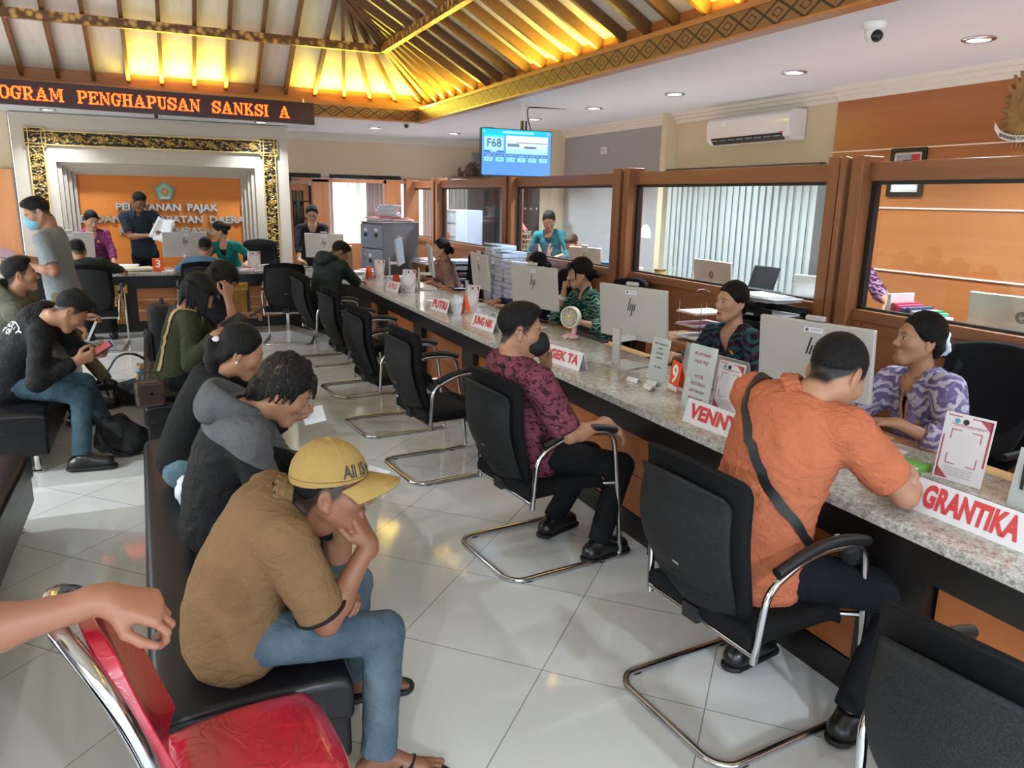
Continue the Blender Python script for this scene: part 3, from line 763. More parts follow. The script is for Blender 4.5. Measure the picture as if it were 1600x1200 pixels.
# ================================================================ IMPLICIT SURFACES (for bodies, clothes, hair, bags)
A3 = lambda *p: np.array(p if len(p) > 1 else p[0], dtype=np.float32)
def unit(v):
    v = np.asarray(v, dtype=np.float32); n = np.linalg.norm(v); return v/n if n > 1e-9 else v
def wrink(P, seed=0, freq=22.0):
    """soft ridged folds, roughly -1..1"""
    r = np.random.RandomState(seed+5); w_ = np.zeros(len(P), np.float32)
    q = P+.035*np.sin(P[:, [1, 2, 0]]*17+seed)+.02*np.sin(P[:, [2, 0, 1]]*31+seed*2)
    for k in range(6):
        d = r.normal(size=3); d /= np.linalg.norm(d); f = freq*(.6+.35*k); w_ += (1-2*np.abs(np.sin(q@d*f+r.uniform(0, 6))))*(.9/(1+k*.6))
    return w_/3.0
class SDF:
    def __init__(s, h): s.h = h; s.ops = []
    def add(s, kind, *a, **k): getattr(s, kind)(*a, **k); return s
    def _push(s, f, lo, hi, k, mode): s.ops.append((f, np.asarray(lo, np.float32), np.asarray(hi, np.float32), k, mode))
    def cone(s, a, b, ra, rb, k=.02, cut=None, mode='u', flat=None):
        """tapered capsule a->b; cut = list of (point, normal): keep the side the normal points away from; flat=(dir, factor) squashes the section"""
        a = A3(a); b = A3(b); ab = b-a; L2 = float(ab@ab)+1e-9; r = max(ra, rb)
        def f(P):
            p = P-a; t = np.clip((p@ab)/L2, 0, 1); q = p-t[..., None]*ab
            if flat is not None:
                d = unit(flat[0]); c = q@d; q = q+(c*(1/flat[1]-1))[..., None]*d
                dd = (np.sqrt((q*q).sum(-1))-(ra+(rb-ra)*t))*min(1, flat[1]+.15)
            else: dd = np.sqrt((q*q).sum(-1))-(ra+(rb-ra)*t)
            if cut:
                for (c0, n) in cut: dd = np.maximum(dd, (P-A3(c0))@A3(unit(n)))
            return dd
        s._push(f, np.minimum(a, b)-r, np.maximum(a, b)+r, k, mode)
    def ell(s, c, r, Rm=None, k=.02, cut=None, mode='u'):
        c = A3(c); r = A3(r); Rm = np.eye(3, dtype=np.float32) if Rm is None else np.asarray(Rm, np.float32)
        def f(P):
            q = (P-c)@Rm; k0 = np.sqrt(((q/r)**2).sum(-1)); k1 = np.sqrt(((q/(r*r))**2).sum(-1))+1e-6
            d = k0*(k0-1)/k1
            if cut:
                for (c0, n) in cut: d = np.maximum(d, (P-A3(c0))@A3(unit(n)))
            return d
        e = np.sqrt(((Rm*r)**2).sum(1)); s._push(f, c-e, c+e, k, mode)
    def fn(s, f, lo, hi, k=.01, mode='u'): s._push(f, lo, hi, k, mode)
    def surface(s):
        h = s.h; us = [o for o in s.ops if o[4] == 'u']
        lo = np.min([o[1] for o in us], 0)-3*h-.01; hi = np.max([o[2] for o in us], 0)+3*h+.01
        n = np.ceil((hi-lo)/h).astype(int)+1
        D = np.full(n, .2, np.float32)
        ax = [lo[i]+h*np.arange(n[i], dtype=np.float32) for i in range(3)]
        for (f, l, u, k, mode) in s.ops:
            pad = k+2.5*h
            i0 = np.maximum(np.floor((l-pad-lo)/h).astype(int), 0); i1 = np.minimum(np.ceil((u+pad-lo)/h).astype(int)+1, n)
            if (i1 <= i0).any(): continue
            sl = tuple(slice(a, b) for a, b in zip(i0, i1))
            P = np.stack(np.meshgrid(*[ax[i][sl[i]] for i in range(3)], indexing='ij'), -1)
            d = f(P).astype(np.float32); cur = D[sl]
            if mode == 'u':
                hh = np.maximum(k-np.abs(cur-d), 0)/max(k, 1e-6); D[sl] = np.minimum(cur, d)-hh*hh*k*.25
            else:
                d = -d; hh = np.maximum(k-np.abs(cur-d), 0)/max(k, 1e-6); D[sl] = np.maximum(cur, d)+hh*hh*k*.25
        ins = D < 0
        c = np.zeros(tuple(n-1), np.int8)
        for dx in (0, 1):
            for dy in (0, 1):
                for dz in (0, 1): c += ins[dx:n[0]-1+dx, dy:n[1]-1+dy, dz:n[2]-1+dz]
        act = (c > 0) & (c < 8); idx = np.argwhere(act); N = len(idx)
        if N == 0: return np.zeros((0, 3)), np.zeros((0, 4), int), None
        vid = np.full(act.shape, -1, np.int64); vid[act] = np.arange(N)
        acc = np.zeros((N, 3), np.float32); cnt = np.zeros(N, np.float32)
        cor = [(0, 0, 0), (1, 0, 0), (0, 1, 0), (1, 1, 0), (0, 0, 1), (1, 0, 1), (0, 1, 1), (1, 1, 1)]
        val = [D[idx[:, 0]+q[0], idx[:, 1]+q[1], idx[:, 2]+q[2]] for q in cor]
        for i in range(8):
            for j in range(i+1, 8):
                df = [cor[j][m_]-cor[i][m_] for m_ in range(3)]
                if sum(abs(x) for x in df) != 1: continue
                a, b = val[i], val[j]; mk = (a < 0) != (b < 0); t = np.where(mk, a/(a-b+1e-12), 0)
                for m_ in range(3): acc[:, m_] += np.where(mk, cor[i][m_]+t*df[m_], 0)
                cnt += mk
        V = lo+h*(idx+acc/cnt[:, None])
        # gradient normals
        g = np.stack([sum(val[i] for i in range(8) if cor[i][m_])-sum(val[i] for i in range(8) if not cor[i][m_]) for m_ in range(3)], -1)
        g /= np.linalg.norm(g, axis=1, keepdims=True)+1e-9
        Q = []
        for m_ in range(3):
            a = [slice(None)]*3; b = [slice(None)]*3; a[m_] = slice(0, -1); b[m_] = slice(1, None)
            A_, B_ = ins[tuple(a)], ins[tuple(b)]; e = np.argwhere(A_ != B_)
            o1, o2 = [(1, 2), (2, 0), (0, 1)][m_]
            e = e[(e[:, o1] > 0) & (e[:, o2] > 0) & (e[:, o1] < n[o1]-1) & (e[:, o2] < n[o2]-1)]
            fl = A_[e[:, 0], e[:, 1], e[:, 2]]
            def vv(d1, d2):
                q = e.copy(); q[:, o1] -= d1; q[:, o2] -= d2; return vid[q[:, 0], q[:, 1], q[:, 2]]
            q = np.stack([vv(1, 1), vv(0, 1), vv(0, 0), vv(1, 0)], 1)
            q[~fl] = q[~fl][:, ::-1]; Q.append(q)
        Q = np.concatenate(Q); Q = Q[(Q >= 0).all(1)]
        # one gentle relax
        W = np.zeros_like(V); ct = np.zeros(len(V), np.float32)
        for a, b in ((0, 1), (1, 2), (2, 3), (3, 0)):
            np.add.at(W, Q[:, a], V[Q[:, b]]); np.add.at(W, Q[:, b], V[Q[:, a]]); np.add.at(ct, Q[:, a], 1); np.add.at(ct, Q[:, b], 1)
        V = np.where(ct[:, None] > 0, V*.55+.45*W/np.maximum(ct, 1)[:, None], V)
        return V, Q, g
    def mesh(s, name, m, parent=None, wrinkle=0, seed=0, freq=22, origin=(0, 0, 0), colfn=None):
        V, Q, g = s.surface()
        if wrinkle: V = V+g*(wrink(V, seed, freq)*wrinkle)[:, None]
        return np_mesh(name, V, Q, m, parent, origin, colfn)
def np_mesh(name, V, Q, m, parent=None, origin=(0, 0, 0), col=None):
    me = bpy.data.meshes.new(name); V = np.asarray(V, np.float32)-A3(origin)
    me.vertices.add(len(V)); me.vertices.foreach_set('co', V.astype(np.float32).ravel())
    me.loops.add(len(Q)*4); me.loops.foreach_set('vertex_index', Q.astype(np.int32).ravel())
    me.polygons.add(len(Q)); me.polygons.foreach_set('loop_start', np.arange(0, len(Q)*4, 4, dtype=np.int32)); me.polygons.foreach_set('loop_total', np.full(len(Q), 4, np.int32))
    me.polygons.foreach_set('use_smooth', np.ones(len(Q), bool)); me.update(); me.validate()
    if col is not None:
        at = me.color_attributes.new('Col', 'FLOAT_COLOR', 'POINT'); c = np.ones((len(V), 4), np.float32); c[:, :3] = col; at.data.foreach_set('color', c.ravel())
    o = bpy.data.objects.new(name, me); COL.objects.link(o)
    if m is not None: me.materials.append(m)
    if parent is not None: o.parent = parent
    return o
# ================================================================ FURNITURE AND SMALL THINGS
MESHBK = None
def mesh_mat():
    t = NT('black_mesh_fabric'); v = t.coord('Object', (1, 1, 1)); vo = t.new('ShaderNodeTexVoronoi'); vo.inputs['Scale'].default_value = 260; t.l(v, vo.inputs['Vector'])
    t.set(t.ramp(vo.outputs['Distance'], [(.2, lin((12, 12, 13))), (.7, lin((34, 34, 36)))]), .7, 0, .25); t.bump(vo.outputs['Distance'], .2, .002); return t.m
MESHBK = mesh_mat()
FAB = plain('black_fabric', (15, 15, 17), .85, spec=.2, bump=.25, bscale=300)

def back_shell(w0, w1, w2, z0, z1, yb, thick, curve=.05, lean=.10, nu=20, nv=26, ribs=True, grow=0.0, ylift=0.0):
    """front/back surfaces of an office-chair back; u across, v up"""
    def wv(v):
        if v < .5: a = v/.5; w_ = w0+(w1-w0)*math.sin(a*PI/2)
        else: a = (v-.5)/.5; w_ = w1+(w2-w1)*a*a
        # round the corners
        if v > .93: w_ *= math.sqrt(max(0, 1-((v-.93)/.07)**2*.10))
        if v < .10: w_ *= math.sqrt(max(0, 1-((.10-v)/.10)**2*.30))
        return w_+grow
    def f(u, v):
        s = u*2-1; z = z0+(z1-z0)*v+(.03*(1-s*s) if v > .9 else 0)*((v-.9)/.1 if v > .9 else 0)
        y = yb-lean*(v-.25)**1*1.0+.05*math.sin(v*PI)*-1+curve*s*s-ylift
        if v > .88: y -= .03*((v-.88)/.12)**2
        if ribs and .10 < v < .34: y += .012*math.sin((v-.10)/.24*PI*7) * (1-abs(s)**4)
        if ribs and .84 < v < .90: y += .005*math.sin((v-.84)/.06*PI*2) * (1-abs(s)**4)
        return (s*wv(v), y, z)
    return MB().sheet(f, nu, nv, thick, (0, -1, 0))

def make_visitor_chair():
    """cantilever chair, sitter looks along +y; origin on the floor under the seat centre"""
    t = thing('visitor_chair', '', 'chair')
    for s in (-1, 1):
        x = s*.272
        path = arc_pts([(x*.93, -.20, .345), (x, -.19, .60), (x, -.02, .685), (x, .235, .665), (x, .285, .30), (x, .31, .014), (x, -.27, .014), (x*.80, -.315, .014), (0, -.315, .014)], [0, .06, .10, .07, .3, .03, .05, .04, 0], 5)
        m = MB().tube(path, .0125, 12, cap=True); m.build('frame_tube', CHROME, t, smooth=True)
        ap = arc_pts([(x, -.16, .648), (x, -.02, .697), (x, .12, .704), (x, .245, .672)], .12, 5)
        a = MB().tube(ap, [.019]*len(ap), 10, flat=None); a.build('armrest', BLACKP, t, smooth=True)
        f = MB(); f.box((x, -.22, .006), (.02, .03, .012)); f.box((x, .20, .006), (.02, .03, .012)); f.build('foot_glide', BLACKP, t)
    m = MB().tube(arc_pts([(-.27, .275, .40), (-.20, .21, .385), (.20, .21, .385), (.27, .275, .40)], .05, 4), .010, 8)
    m.build('cross_bar', CHROME, t, smooth=True); MB().tube([(-.252, -.2, .37), (.252, -.2, .37)], .010, 8).build('cross_bar', CHROME, t, smooth=True)
    def seat(u, v):
        s = u*2-1; q = v*2-1; a = max(abs(s), abs(q))
        x = s*.235*(1-.06*q*q*q); y = q*.235+.01; 
        return (x, y, .455-.014*(abs(s)**6)-.05*max(0, q)**5-.008*(1-s*s)*(1-q*q))
    MB().sheet(seat, 18, 18, .062, (0, 0, 1)).build('seat', FAB, t, bevel=.018, seg=3)
    MB().bb(-.20, .20, -.20, .20, .372, .40).build('seat_pan', BLACKP, t)
    b = back_shell(.185, .240, .228, .41, .935, -.235, .030, grow=0, ribs=True)
    bo = b.build('backrest', FAB, t, bevel=.012, seg=3)
    pn = back_shell(.165, .212, .198, .445, .885, -.272, .008, ribs=True); pn.build('mesh_back_panel', MESHBK, bo, smooth=True, auto=False)
    lg = MB(); lg.ball((.0, -.328, .62), (.034, .004, .014), 14, 6, Rm=Matrix.Rotation(.35, 3, 'Y')); lg.build('oval_badge', CHROME, bo, smooth=True)
    MB().box((.212, -.235, .62), (.003, .006, .03)).build('blue_tag', plain('blue_tag', (70, 110, 190), .5), bo)
    MB().bb(-.035, .035, -.24, -.16, .375, .43).build('back_bracket', BLACKP, t)
    return t
vc = make_visitor_chair()
VCH = [  # x, y, facing angle (deg, 0 = looks +y), label
    (1.74, 1.84, -86, 'black visitor chair under the man in the orange shirt'),
    (1.62, 3.18, -84, 'black visitor chair under the masked man in the pink batik shirt'),
    (1.58, 4.52, -84, 'empty black visitor chair nearest the masked man'),
    (1.54, 5.55, -84, 'empty black visitor chair, second from the masked man'),
    (1.58, 6.75, -84, 'empty black visitor chair, third from the masked man, its lower back hiding the seat'),
    (1.56, 8.12, -84, 'black visitor chair under the man in the dark green jacket'),
    (1.34, 9.42, -14, 'empty black visitor chair where the two counters meet'),
    (.42, 9.82, 0, 'black visitor chair under the customer in the light blue shirt'),
    (-.72, 9.62, -4, 'black visitor chair under the customer in the dark green coat'),
    (-1.22, 9.55, 8, 'black visitor chair behind the walking man'),
    (1.60, .79, -82, 'empty black visitor chair cut off at the bottom right corner')]
for i, (x, y, a, lab) in enumerate(VCH):
    c = vc if i == 0 else copy_tree(vc)
    c.location = (x, y, 0); c.rotation_euler = (0, 0, R(a)); c['label'] = lab; c['group'] = 'black cantilever visitor chairs at the counter'

# ---- officers' swivel chairs
def make_office_chair():
    t = thing('office_chair', '', 'office chair')
    m = MB().cyl((0, 0, .06), (0, 0, .42), .025)
    for k in range(5):
        a = 2*PI*k/5+.3; m.tube([(0, 0, .09), (.28*math.cos(a), .28*math.sin(a), .06)], [.025, .016], 8)
        m.ball((.28*math.cos(a), .28*math.sin(a), .03), (.028, .028, .03), 8, 6)
    m.build('swivel_base', BLACKP, t, smooth=True)
    MB().sheet(lambda u, v: ((u*2-1)*.25, (v*2-1)*.24, .47-.02*abs(u*2-1)**4-.02*abs(v*2-1)**4), 12, 12, .07, (0, 0, 1)).build('seat', FAB, t, bevel=.02, seg=3)
    b = back_shell(.19, .245, .225, .50, 1.06, -.24, .035, curve=.06, lean=.12, ribs=False).build('backrest', FAB, t, bevel=.014, seg=3)
    back_shell(.16, .205, .185, .55, 1.01, -.235, .006, curve=.06, lean=.12, ribs=False, ylift=-.010).build('mesh_panel', MESHBK, b, smooth=True, auto=False)
    for s in (-1, 1):
        MB().tube(arc_pts([(s*.26, -.10, .44), (s*.29, -.10, .66), (s*.29, .16, .67)], .04, 4), .017, 8).build('armrest', BLACKP, t, smooth=True)
    MB().bb(-.04, .04, -.30, -.10, .42, .46).bb(-.03, .03, -.33, -.28, .42, .62).build('back_bracket', BLACKP, t)
    return t
oc = make_office_chair()
for i, (x, y, a, lab) in enumerate([(3.38, 2.28, 98, 'black mesh office chair behind the officer in the lilac kebaya'), (3.35, 3.72, 92, 'black office chair behind the officer in the dark floral jacket'),
    (3.36, 5.50, 95, 'black office chair under the officer in the green batik'), (3.36, 6.55, 92, 'black office chair under the officer hidden behind the screen'),
    (3.28, 8.86, 90, 'black office chair under the officer in the pale pink batik'), (1.30, 11.55, 175, 'grey backed office chair behind the right end of the back counter')]):
    c = oc if i == 0 else copy_tree(oc); c.location = (x, y, 0); c.rotation_euler = (0, 0, R(a)); c['label'] = lab; c['group'] = 'office chairs behind the counters'

# ---- benches
LEATH = None
def leather():
    t = NT('black_leather'); v = t.coord(); vo = t.new('ShaderNodeTexVoronoi'); vo.inputs['Scale'].default_value = 240; t.l(v, vo.inputs['Vector'])
    n = t.noise(v, 3, 3); t.set(t.ramp(n, [(.3, lin((10, 9, 12))), (.7, lin((15, 13, 17)))]), .36, 0, .35); t.bump(vo.outputs['Distance'], .06, .001); return t.m
LEATH = leather()
def bench(x0, x1, y0, y1, rz, lab, legs):
    cx, cy = (x0+x1)/2, (y0+y1)/2; w_ = (x1-x0); L = y1-y0
    t = thing('waiting_bench', lab, 'bench', (cx, cy, 0), rz, 'black leather benches in the waiting area')
    MB().bb(-w_/2+.01, w_/2-.01, -L/2+.01, L/2-.01, .125, .30).build('base', LEATH, t, bevel=.02, seg=3)
    def top(u, v): 
        s = u*2-1; q = v*2-1; return (s*w_/2, q*L/2, .425-.022*abs(s)**8-.022*abs(q)**24)
    MB().sheet(top, 14, 40, .135, (0, 0, 1)).build('seat_cushion', LEATH, t, bevel=.025, seg=4)
    for sx in (-1, 1):
        for sy in legs:
            x = sx*(w_/2-.09); y = sy*(L/2-.10)
            MB().lathe([(.001, 0), (.034, 0), (.034, .012), (.022, .018), (.020, .125), (.001, .125)], (x, y, 0), 16).build('leg', CHROME, t, smooth=True)
    return t
bench(-.15, .38, 1.90, 4.47, R(1.1), 'long black leather bench under the man in the mustard cap', (-1, 0, 1))
bench(-.20, .33, 5.20, 7.70, R(.8), 'black leather bench under the woman in the olive sweater', (-1, 0, 1))
bench(-1.30, -.70, 2.1, 4.45, 0, 'black leather bench at the left edge, nearest the camera', (-1, 0, 1))
bench(-1.35, -.72, 5.24, 7.7, 0, 'black leather bench under the man in the black jacket', (-1, 0, 1))

# ---- red chair
REDV = None
def redv():
    t = NT('red_vinyl_under_film'); v = t.coord(); n = t.noise(v, 5, 3, .5, 2.5)
    t.set(lin((168, 18, 44)), .28, 0, .6); t.b.inputs['Coat Weight'].default_value = .8; t.b.inputs['Coat Roughness'].default_value = .05
    t.bump(t.ramp(n, [(.46, (0, 0, 0)), (.5, (1, 1, 1)), (.54, (0, 0, 0))]), .18, .008); return t.m
REDV = redv()
t = thing('red_chair', 'red vinyl chair with chrome frame in the left foreground, film still on its cushions', 'chair', (.10, 1.64, 0), R(-84))
def rseat(u, v):
    s = u*2-1; q = v*2-1
    k = 1-.10*abs(q)**3; j = 1-.12*abs(s)**3
    return (s*.205*k*(1-.08*max(0, -q)), q*.205*j, .462-.035*(max(abs(s), abs(q)))**6+.010*(1-s*s)*(1-q*q))
MB().sheet(rseat, 26, 26, .05, (0, 0, 1)).build('seat', REDV, t, bevel=.018, seg=3)
film = MB().sheet(lambda u, v: (-.10+.20*u-.03*v, .12+.09*v-.04*u, .466+.004*math.sin(u*9+v*14)+.006*math.sin(v*30)*(1-v)-.03*v*v), 14, 14); film.build('loose_film', GLASS, t, smooth=True, auto=False)
def rback(u, v):
    s = u*2-1; w_ = .198-.050*max(0, (v-.55)/.45)**2-.015*(1-v)
    return (s*w_, -.205-.115*v+.035*s*s, .50+.40*v-.045*abs(s)**4*v)
MB().sheet(rback, 20, 20, .035, (0, -1, 0)).build('backrest', REDV, t, bevel=.014, seg=3)
pts = [(-.19, -.18, .36), (-.198, -.19, .50), (-.204, -.222, .66), (-.186, -.265, .79), (-.140, -.312, .875), (-.06, -.355, .915), (.06, -.355, .915), (.140, -.312, .875), (.186, -.265, .79), (.204, -.222, .66), (.198, -.19, .50), (.19, -.18, .36)]
MB().tube(arc_pts(pts, .08, 4), .019, 12, flat=1.3).build('back_frame', CHROME, t, smooth=True)
for s in (-1, 1):
    MB().tube(arc_pts([(s*.185, -.20, .40), (s*.19, -.19, .38), (s*.20, -.25, .0)], .02, 3), .012, 10).build('leg', CHROME, t, smooth=True)
    MB().tube(arc_pts([(s*.17, -.18, .405), (s*.18, .17, .405), (s*.20, .22, .0)], .03, 4), .012, 10).build('leg', CHROME, t, smooth=True)

# ---- all-in-one computers
SCREEN = emit('lit_screen', (150, 170, 190), .6)
def hp_mark(parent, M, s, m):
    """slanted four-stroke mark"""
    b = MB(); b.T = M
    def st(x, z0, z1): 
        sl = .30; w_ = .07
        P = lambda zz, dx: ((x+dx+sl*(zz))*s, zz*s, 0)
        b.face([b.pt(q) for q in (P(z0, -w_), P(z0, w_), P(z1, w_), P(z1, -w_))])
    st(-.42, -.42, 1.0); st(-.13, -.42, .38); st(.18, -1.0, .38); st(.47, -.42, .38)
    b.build('maker_mark', m, parent)
DKMARK = plain('dark_mark', (20, 20, 20), .4)
def monitor(x, y, rz, lab, z=.752, w_=.54, h=.325, tilt=-6, zoff=.155, sticker=True, group='silver all-in-one computers on the counter', cam_=True, base=True, mark='s'):
    """screen faces local +y, shell and stand face -y"""
    t = thing('computer_monitor', lab, 'computer', (x, y, z), rz, group)
    T4 = Matrix.Translation((0, 0, zoff)) @ Matrix.Rotation(R(-tilt), 4, 'X')
    m = MB(); m.T = T4; m.bb(-w_/2, w_/2, -.012, .012, 0, h); sh = m.build('shell', SILVER, t, bevel=.006)
    m = MB(); m.T = T4; m.bb(-w_/2+.008, w_/2-.008, .0125, .0135, .03, h-.008); m.build('screen', SCREEN, sh)
    m = MB(); m.T = T4; m.bb(-w_/2, w_/2, .0122, .0132, 0, .028); m.build('chin', SILVER, sh)
    Mk = T4 @ plane_mat((0, -.0128, h*.62), (1, 0, 0), (0, 0, 1))
    if mark == 's': hp_mark(sh, Mk, .055, DKMARK)
    else:
        m = MB(); m.T = Mk; m.prism(circ(.034, 20), -.0002, .0002); d_ = m.build('round_badge', plain('grey_badge', (104, 98, 90), .3, .5), sh); 
        hp_mark(d_, Mk @ Matrix.Translation((0, 0, .0006)), .022, SILVER)
    if sticker:
        m = MB(); m.T = T4; m.box((.0, -.0131, h-.035), (.088, .001, .022)); q = m.build('asset_sticker', PAPER, sh)
        m = MB(); m.T = T4; m.box((-.03, -.0137, h-.035), (.014, .001, .014)); [m.box((.012, -.0137, h-.030-.007*k), (.052, .001, .002)) for k in range(2)]; m.build('sticker_print', plain('print_blue', (84, 96, 120), .6), q)
    if cam_:
        m = MB(); m.T = T4; m.bb(-.045, .045, -.010, .012, h+.004, h+.026); m.build('webcam_bar', SILVER, sh, bevel=.006)
    if base:
        m = MB().bb(-.028, .028, -.155, -.135, .008, .235); m.build('stand_column', SILVER, t, bevel=.004)
        m = MB().bb(-.028, .028, -.14, -.0, .155, .185); m.build('stand_arm', WHITEP, t, bevel=.003)
        m = MB().bb(-.11, .11, -.17, .05, 0, .009); m.build('stand_base', SILVER, t, bevel=.003)
    return t
W90 = R(-90)
monitor(2.60, 2.45, W90+R(14), 'silver all-in-one computer right beside the man in the orange shirt')
monitor(2.58, 3.86, W90+R(14), 'silver all-in-one computer between the white fan and the folded white cards')
monitor(2.62, 5.30, W90+R(14), 'silver all-in-one computer left of the white fan')
monitor(2.70, 6.60, W90+R(-6), 'silver all-in-one computer in front of the tall paper stack, seen from its edge')
monitor(2.66, 7.93, W90+R(-14), 'silver all-in-one computer in front of the officer in pale pink batik')
monitor(2.72, 9.32, W90+R(-24), 'silver all-in-one computer before the grey filing cabinet')
monitor(.55-.26, 10.98, R(6), 'silver all-in-one computer on the back counter behind the red number 3')
monitor(-1.02, 10.92, R(14), 'silver all-in-one computer on the back counter behind the walking man')
monitor(2.02, 10.55, R(-32), 'silver all-in-one computer beside the standing woman in black')
# computers behind the glass
monitor(4.30, 2.62, R(-90)+R(4), 'silver computer with a round badge behind the glass above the lilac officer', z=.82, w_=.60, h=.30, zoff=.14, sticker=False, group='computers behind the glass partition', cam_=False, mark='r')
monitor(4.32, 4.03, R(-90)+R(8), 'silver computer behind the glass, partly hidden by the thick post', z=.80, zoff=.13, h=.30, group='computers behind the glass partition')
monitor(4.32, 5.28, R(-90)+R(-4), 'silver computer with a round badge before the vertical blind', z=.80, zoff=.13, h=.32, sticker=False, group='computers behind the glass partition', cam_=False, mark='r')
monitor(4.28, 7.42, R(-90)+R(20), 'small silver computer in front of the crouching officer behind the glass', z=.80, zoff=.13, h=.30, w_=.46, group='computers behind the glass partition')
# desks behind the glass
for (y0, y1, lab) in ((1.4, 3.3, 'brown desk behind the glass, right of the thick post'), (3.6, 5.7, 'brown desk behind the glass in front of the vertical blind'), (6.0, 8.1, 'brown desk behind the glass before the teal officer'), (8.5, 10.6, 'brown desk behind the glass with the red pointed ornament')):
    t = thing('office_desk', lab, 'desk', (4.35, (y0+y1)/2, 0), 0, 'desks behind the partition')
    h_ = (y1-y0)/2; MB().bb(-.32, .32, -h_, h_, .77, .80).build('desktop', wood('desk_brown', (124, 78, 42), (146, 96, 56), 'Y', 1), t, bevel=.003)
    for s in (-1, 1): MB().bb(-.30, .30, s*(h_-.03)-.012, s*(h_-.03)+.012, 0, .77).build('side_panel', wood('desk_brown', (124, 78, 42), (146, 96, 56), 'Y', 1), t)

# ---- counter-top cards
REDT = plain('red_print', (206, 66, 70), .6, var=.02); PINKT = plain('pink_red_print', (226, 92, 96), .6); DK = plain('dark_print', (48, 44, 46), .6); CARDW = plain('white_card', (224, 220, 222), .55, var=.02)
BLUEW = plain('bluish_white_card', (206, 214, 226), .4, var=.02)
def name_plate(x, y, rz, s, lab, L=.34, h=.105, size=.075, xs=1.0, m=REDT, fit=1.0):
    """tent card; front looks local -y, leaning back"""
    t = thing('name_plate', lab, 'name plate', (x, y, .752), rz, 'white tent name plates with red capitals')
    p = MB().hull([(-L/2, -.035, 0), (-L/2, -.032, 0), (-L/2, .002, h), (-L/2, -.002, h)], [(L/2, -.035, 0), (L/2, -.032, 0), (L/2, .002, h), (L/2, -.002, h)])
    p.hull([(-L/2, .035, 0), (-L/2, .032, 0), (-L/2, -.002, h), (-L/2, .002, h)], [(L/2, .035, 0), (L/2, .032, 0), (L/2, -.002, h), (L/2, .002, h)])
    c = p.build('card', CARDW, t)
    up = Vector((0, .034, h)).normalized(); o_ = Vector((0, -.018, h/2))+Vector((0, -h, .034)).normalized()*.0018
    me = text_mesh(s, size, bold=size*.05); w0 = max(v.co.x for v in me.vertices)-min(v.co.x for v in me.vertices); k_ = L*.84*fit/w0
    for v in me.vertices: v.co.x *= k_
    me.transform(plane_mat(o_, (1, 0, 0), up)); link_mesh('lettering', me, m, c)
    return t
NP = R(90)-R(180)+R(0)   # front looks -x
NPR = R(-90)
name_plate(2.18, 3.97, NPR+R(8), 'GEK TA', 'tent name plate reading GEK TA at the edge of the counter', .34, xs=.95)
name_plate(2.16, 2.55, NPR+R(4), 'VENNY', 'tent name plate reading VENNY beside the orange shirted man', .36, size=.085)
name_plate(2.235, 1.415, NPR+R(2), 'GRANTIKA', 'large tent name plate reading GRANTIKA at the right edge', .37, h=.105, size=.098)
name_plate(2.22, 6.36, NPR+R(6), 'PUTRI', 'tent name plate reading PUTRI before the pink card stand', .34, size=.09, xs=1.1)
name_plate(2.22, 5.35, NPR+R(6), 'JUNG NIK', 'tent name plate half hidden behind the masked man', .36, size=.08, xs=.95)
name_plate(2.22, 7.88, NPR+R(10), 'AYU', 'small pale tent name plate nearest the dark green jacket', .30, size=.08, m=PINKT, fit=.75)

def number_card(x, y, rz, num, lab, tilt=8, base=True, h=.16, w_=.11, z=.752):
    t = thing('number_card', lab, 'counter number', (x, y, z), rz, 'orange counter number cards')
    T4 = Matrix.Rotation(R(-tilt), 4, 'X'); m = MB(); m.T = T4; m.bb(-w_/2, w_/2, -.002, .002, 0.004, h); c = m.build('card', ORANGEC, t)
    M4 = T4 @ plane_mat((0, -.0032, h*.56), (1, 0, 0), (0, 0, 1)); text(num, .135, M4, plain('number_white', (240, 238, 230), .4), c, bold=.003, extrude=.001)
    if base:
        m = MB(); m.T = T4; m.bb(-w_/2+.002, w_/2-.002, -.004, -.003, .008, .034); m.build('label_strip', PAPER, c)
    b = MB(); b.T = Matrix.Rotation(R(14), 4, 'X'); b.bb(-w_/2, w_/2, .058, .061, 0, h*.85); b.build('back_leg', ORANGEC, t)
    return t
number_card(2.40, 3.20, NPR+R(-12), '9', 'orange card with the number 9 behind the folded white slips')
number_card(2.32, 6.10, NPR+R(-35), '7', 'orange card with the number 7 right of the PUTRI plate')
number_card(2.26, 8.02, NPR+R(-50), '6', 'orange card seen edge-on beside the small pale name plate')
number_card(2.24, 9.15, NPR+R(-35), '5', 'orange card glowing on the counter nearest the dark green jacket')
number_card(-.05, 10.66, R(0), '3', 'red orange card with the number 3 on the back counter', tilt=0, h=.17, w_=.13, base=False)

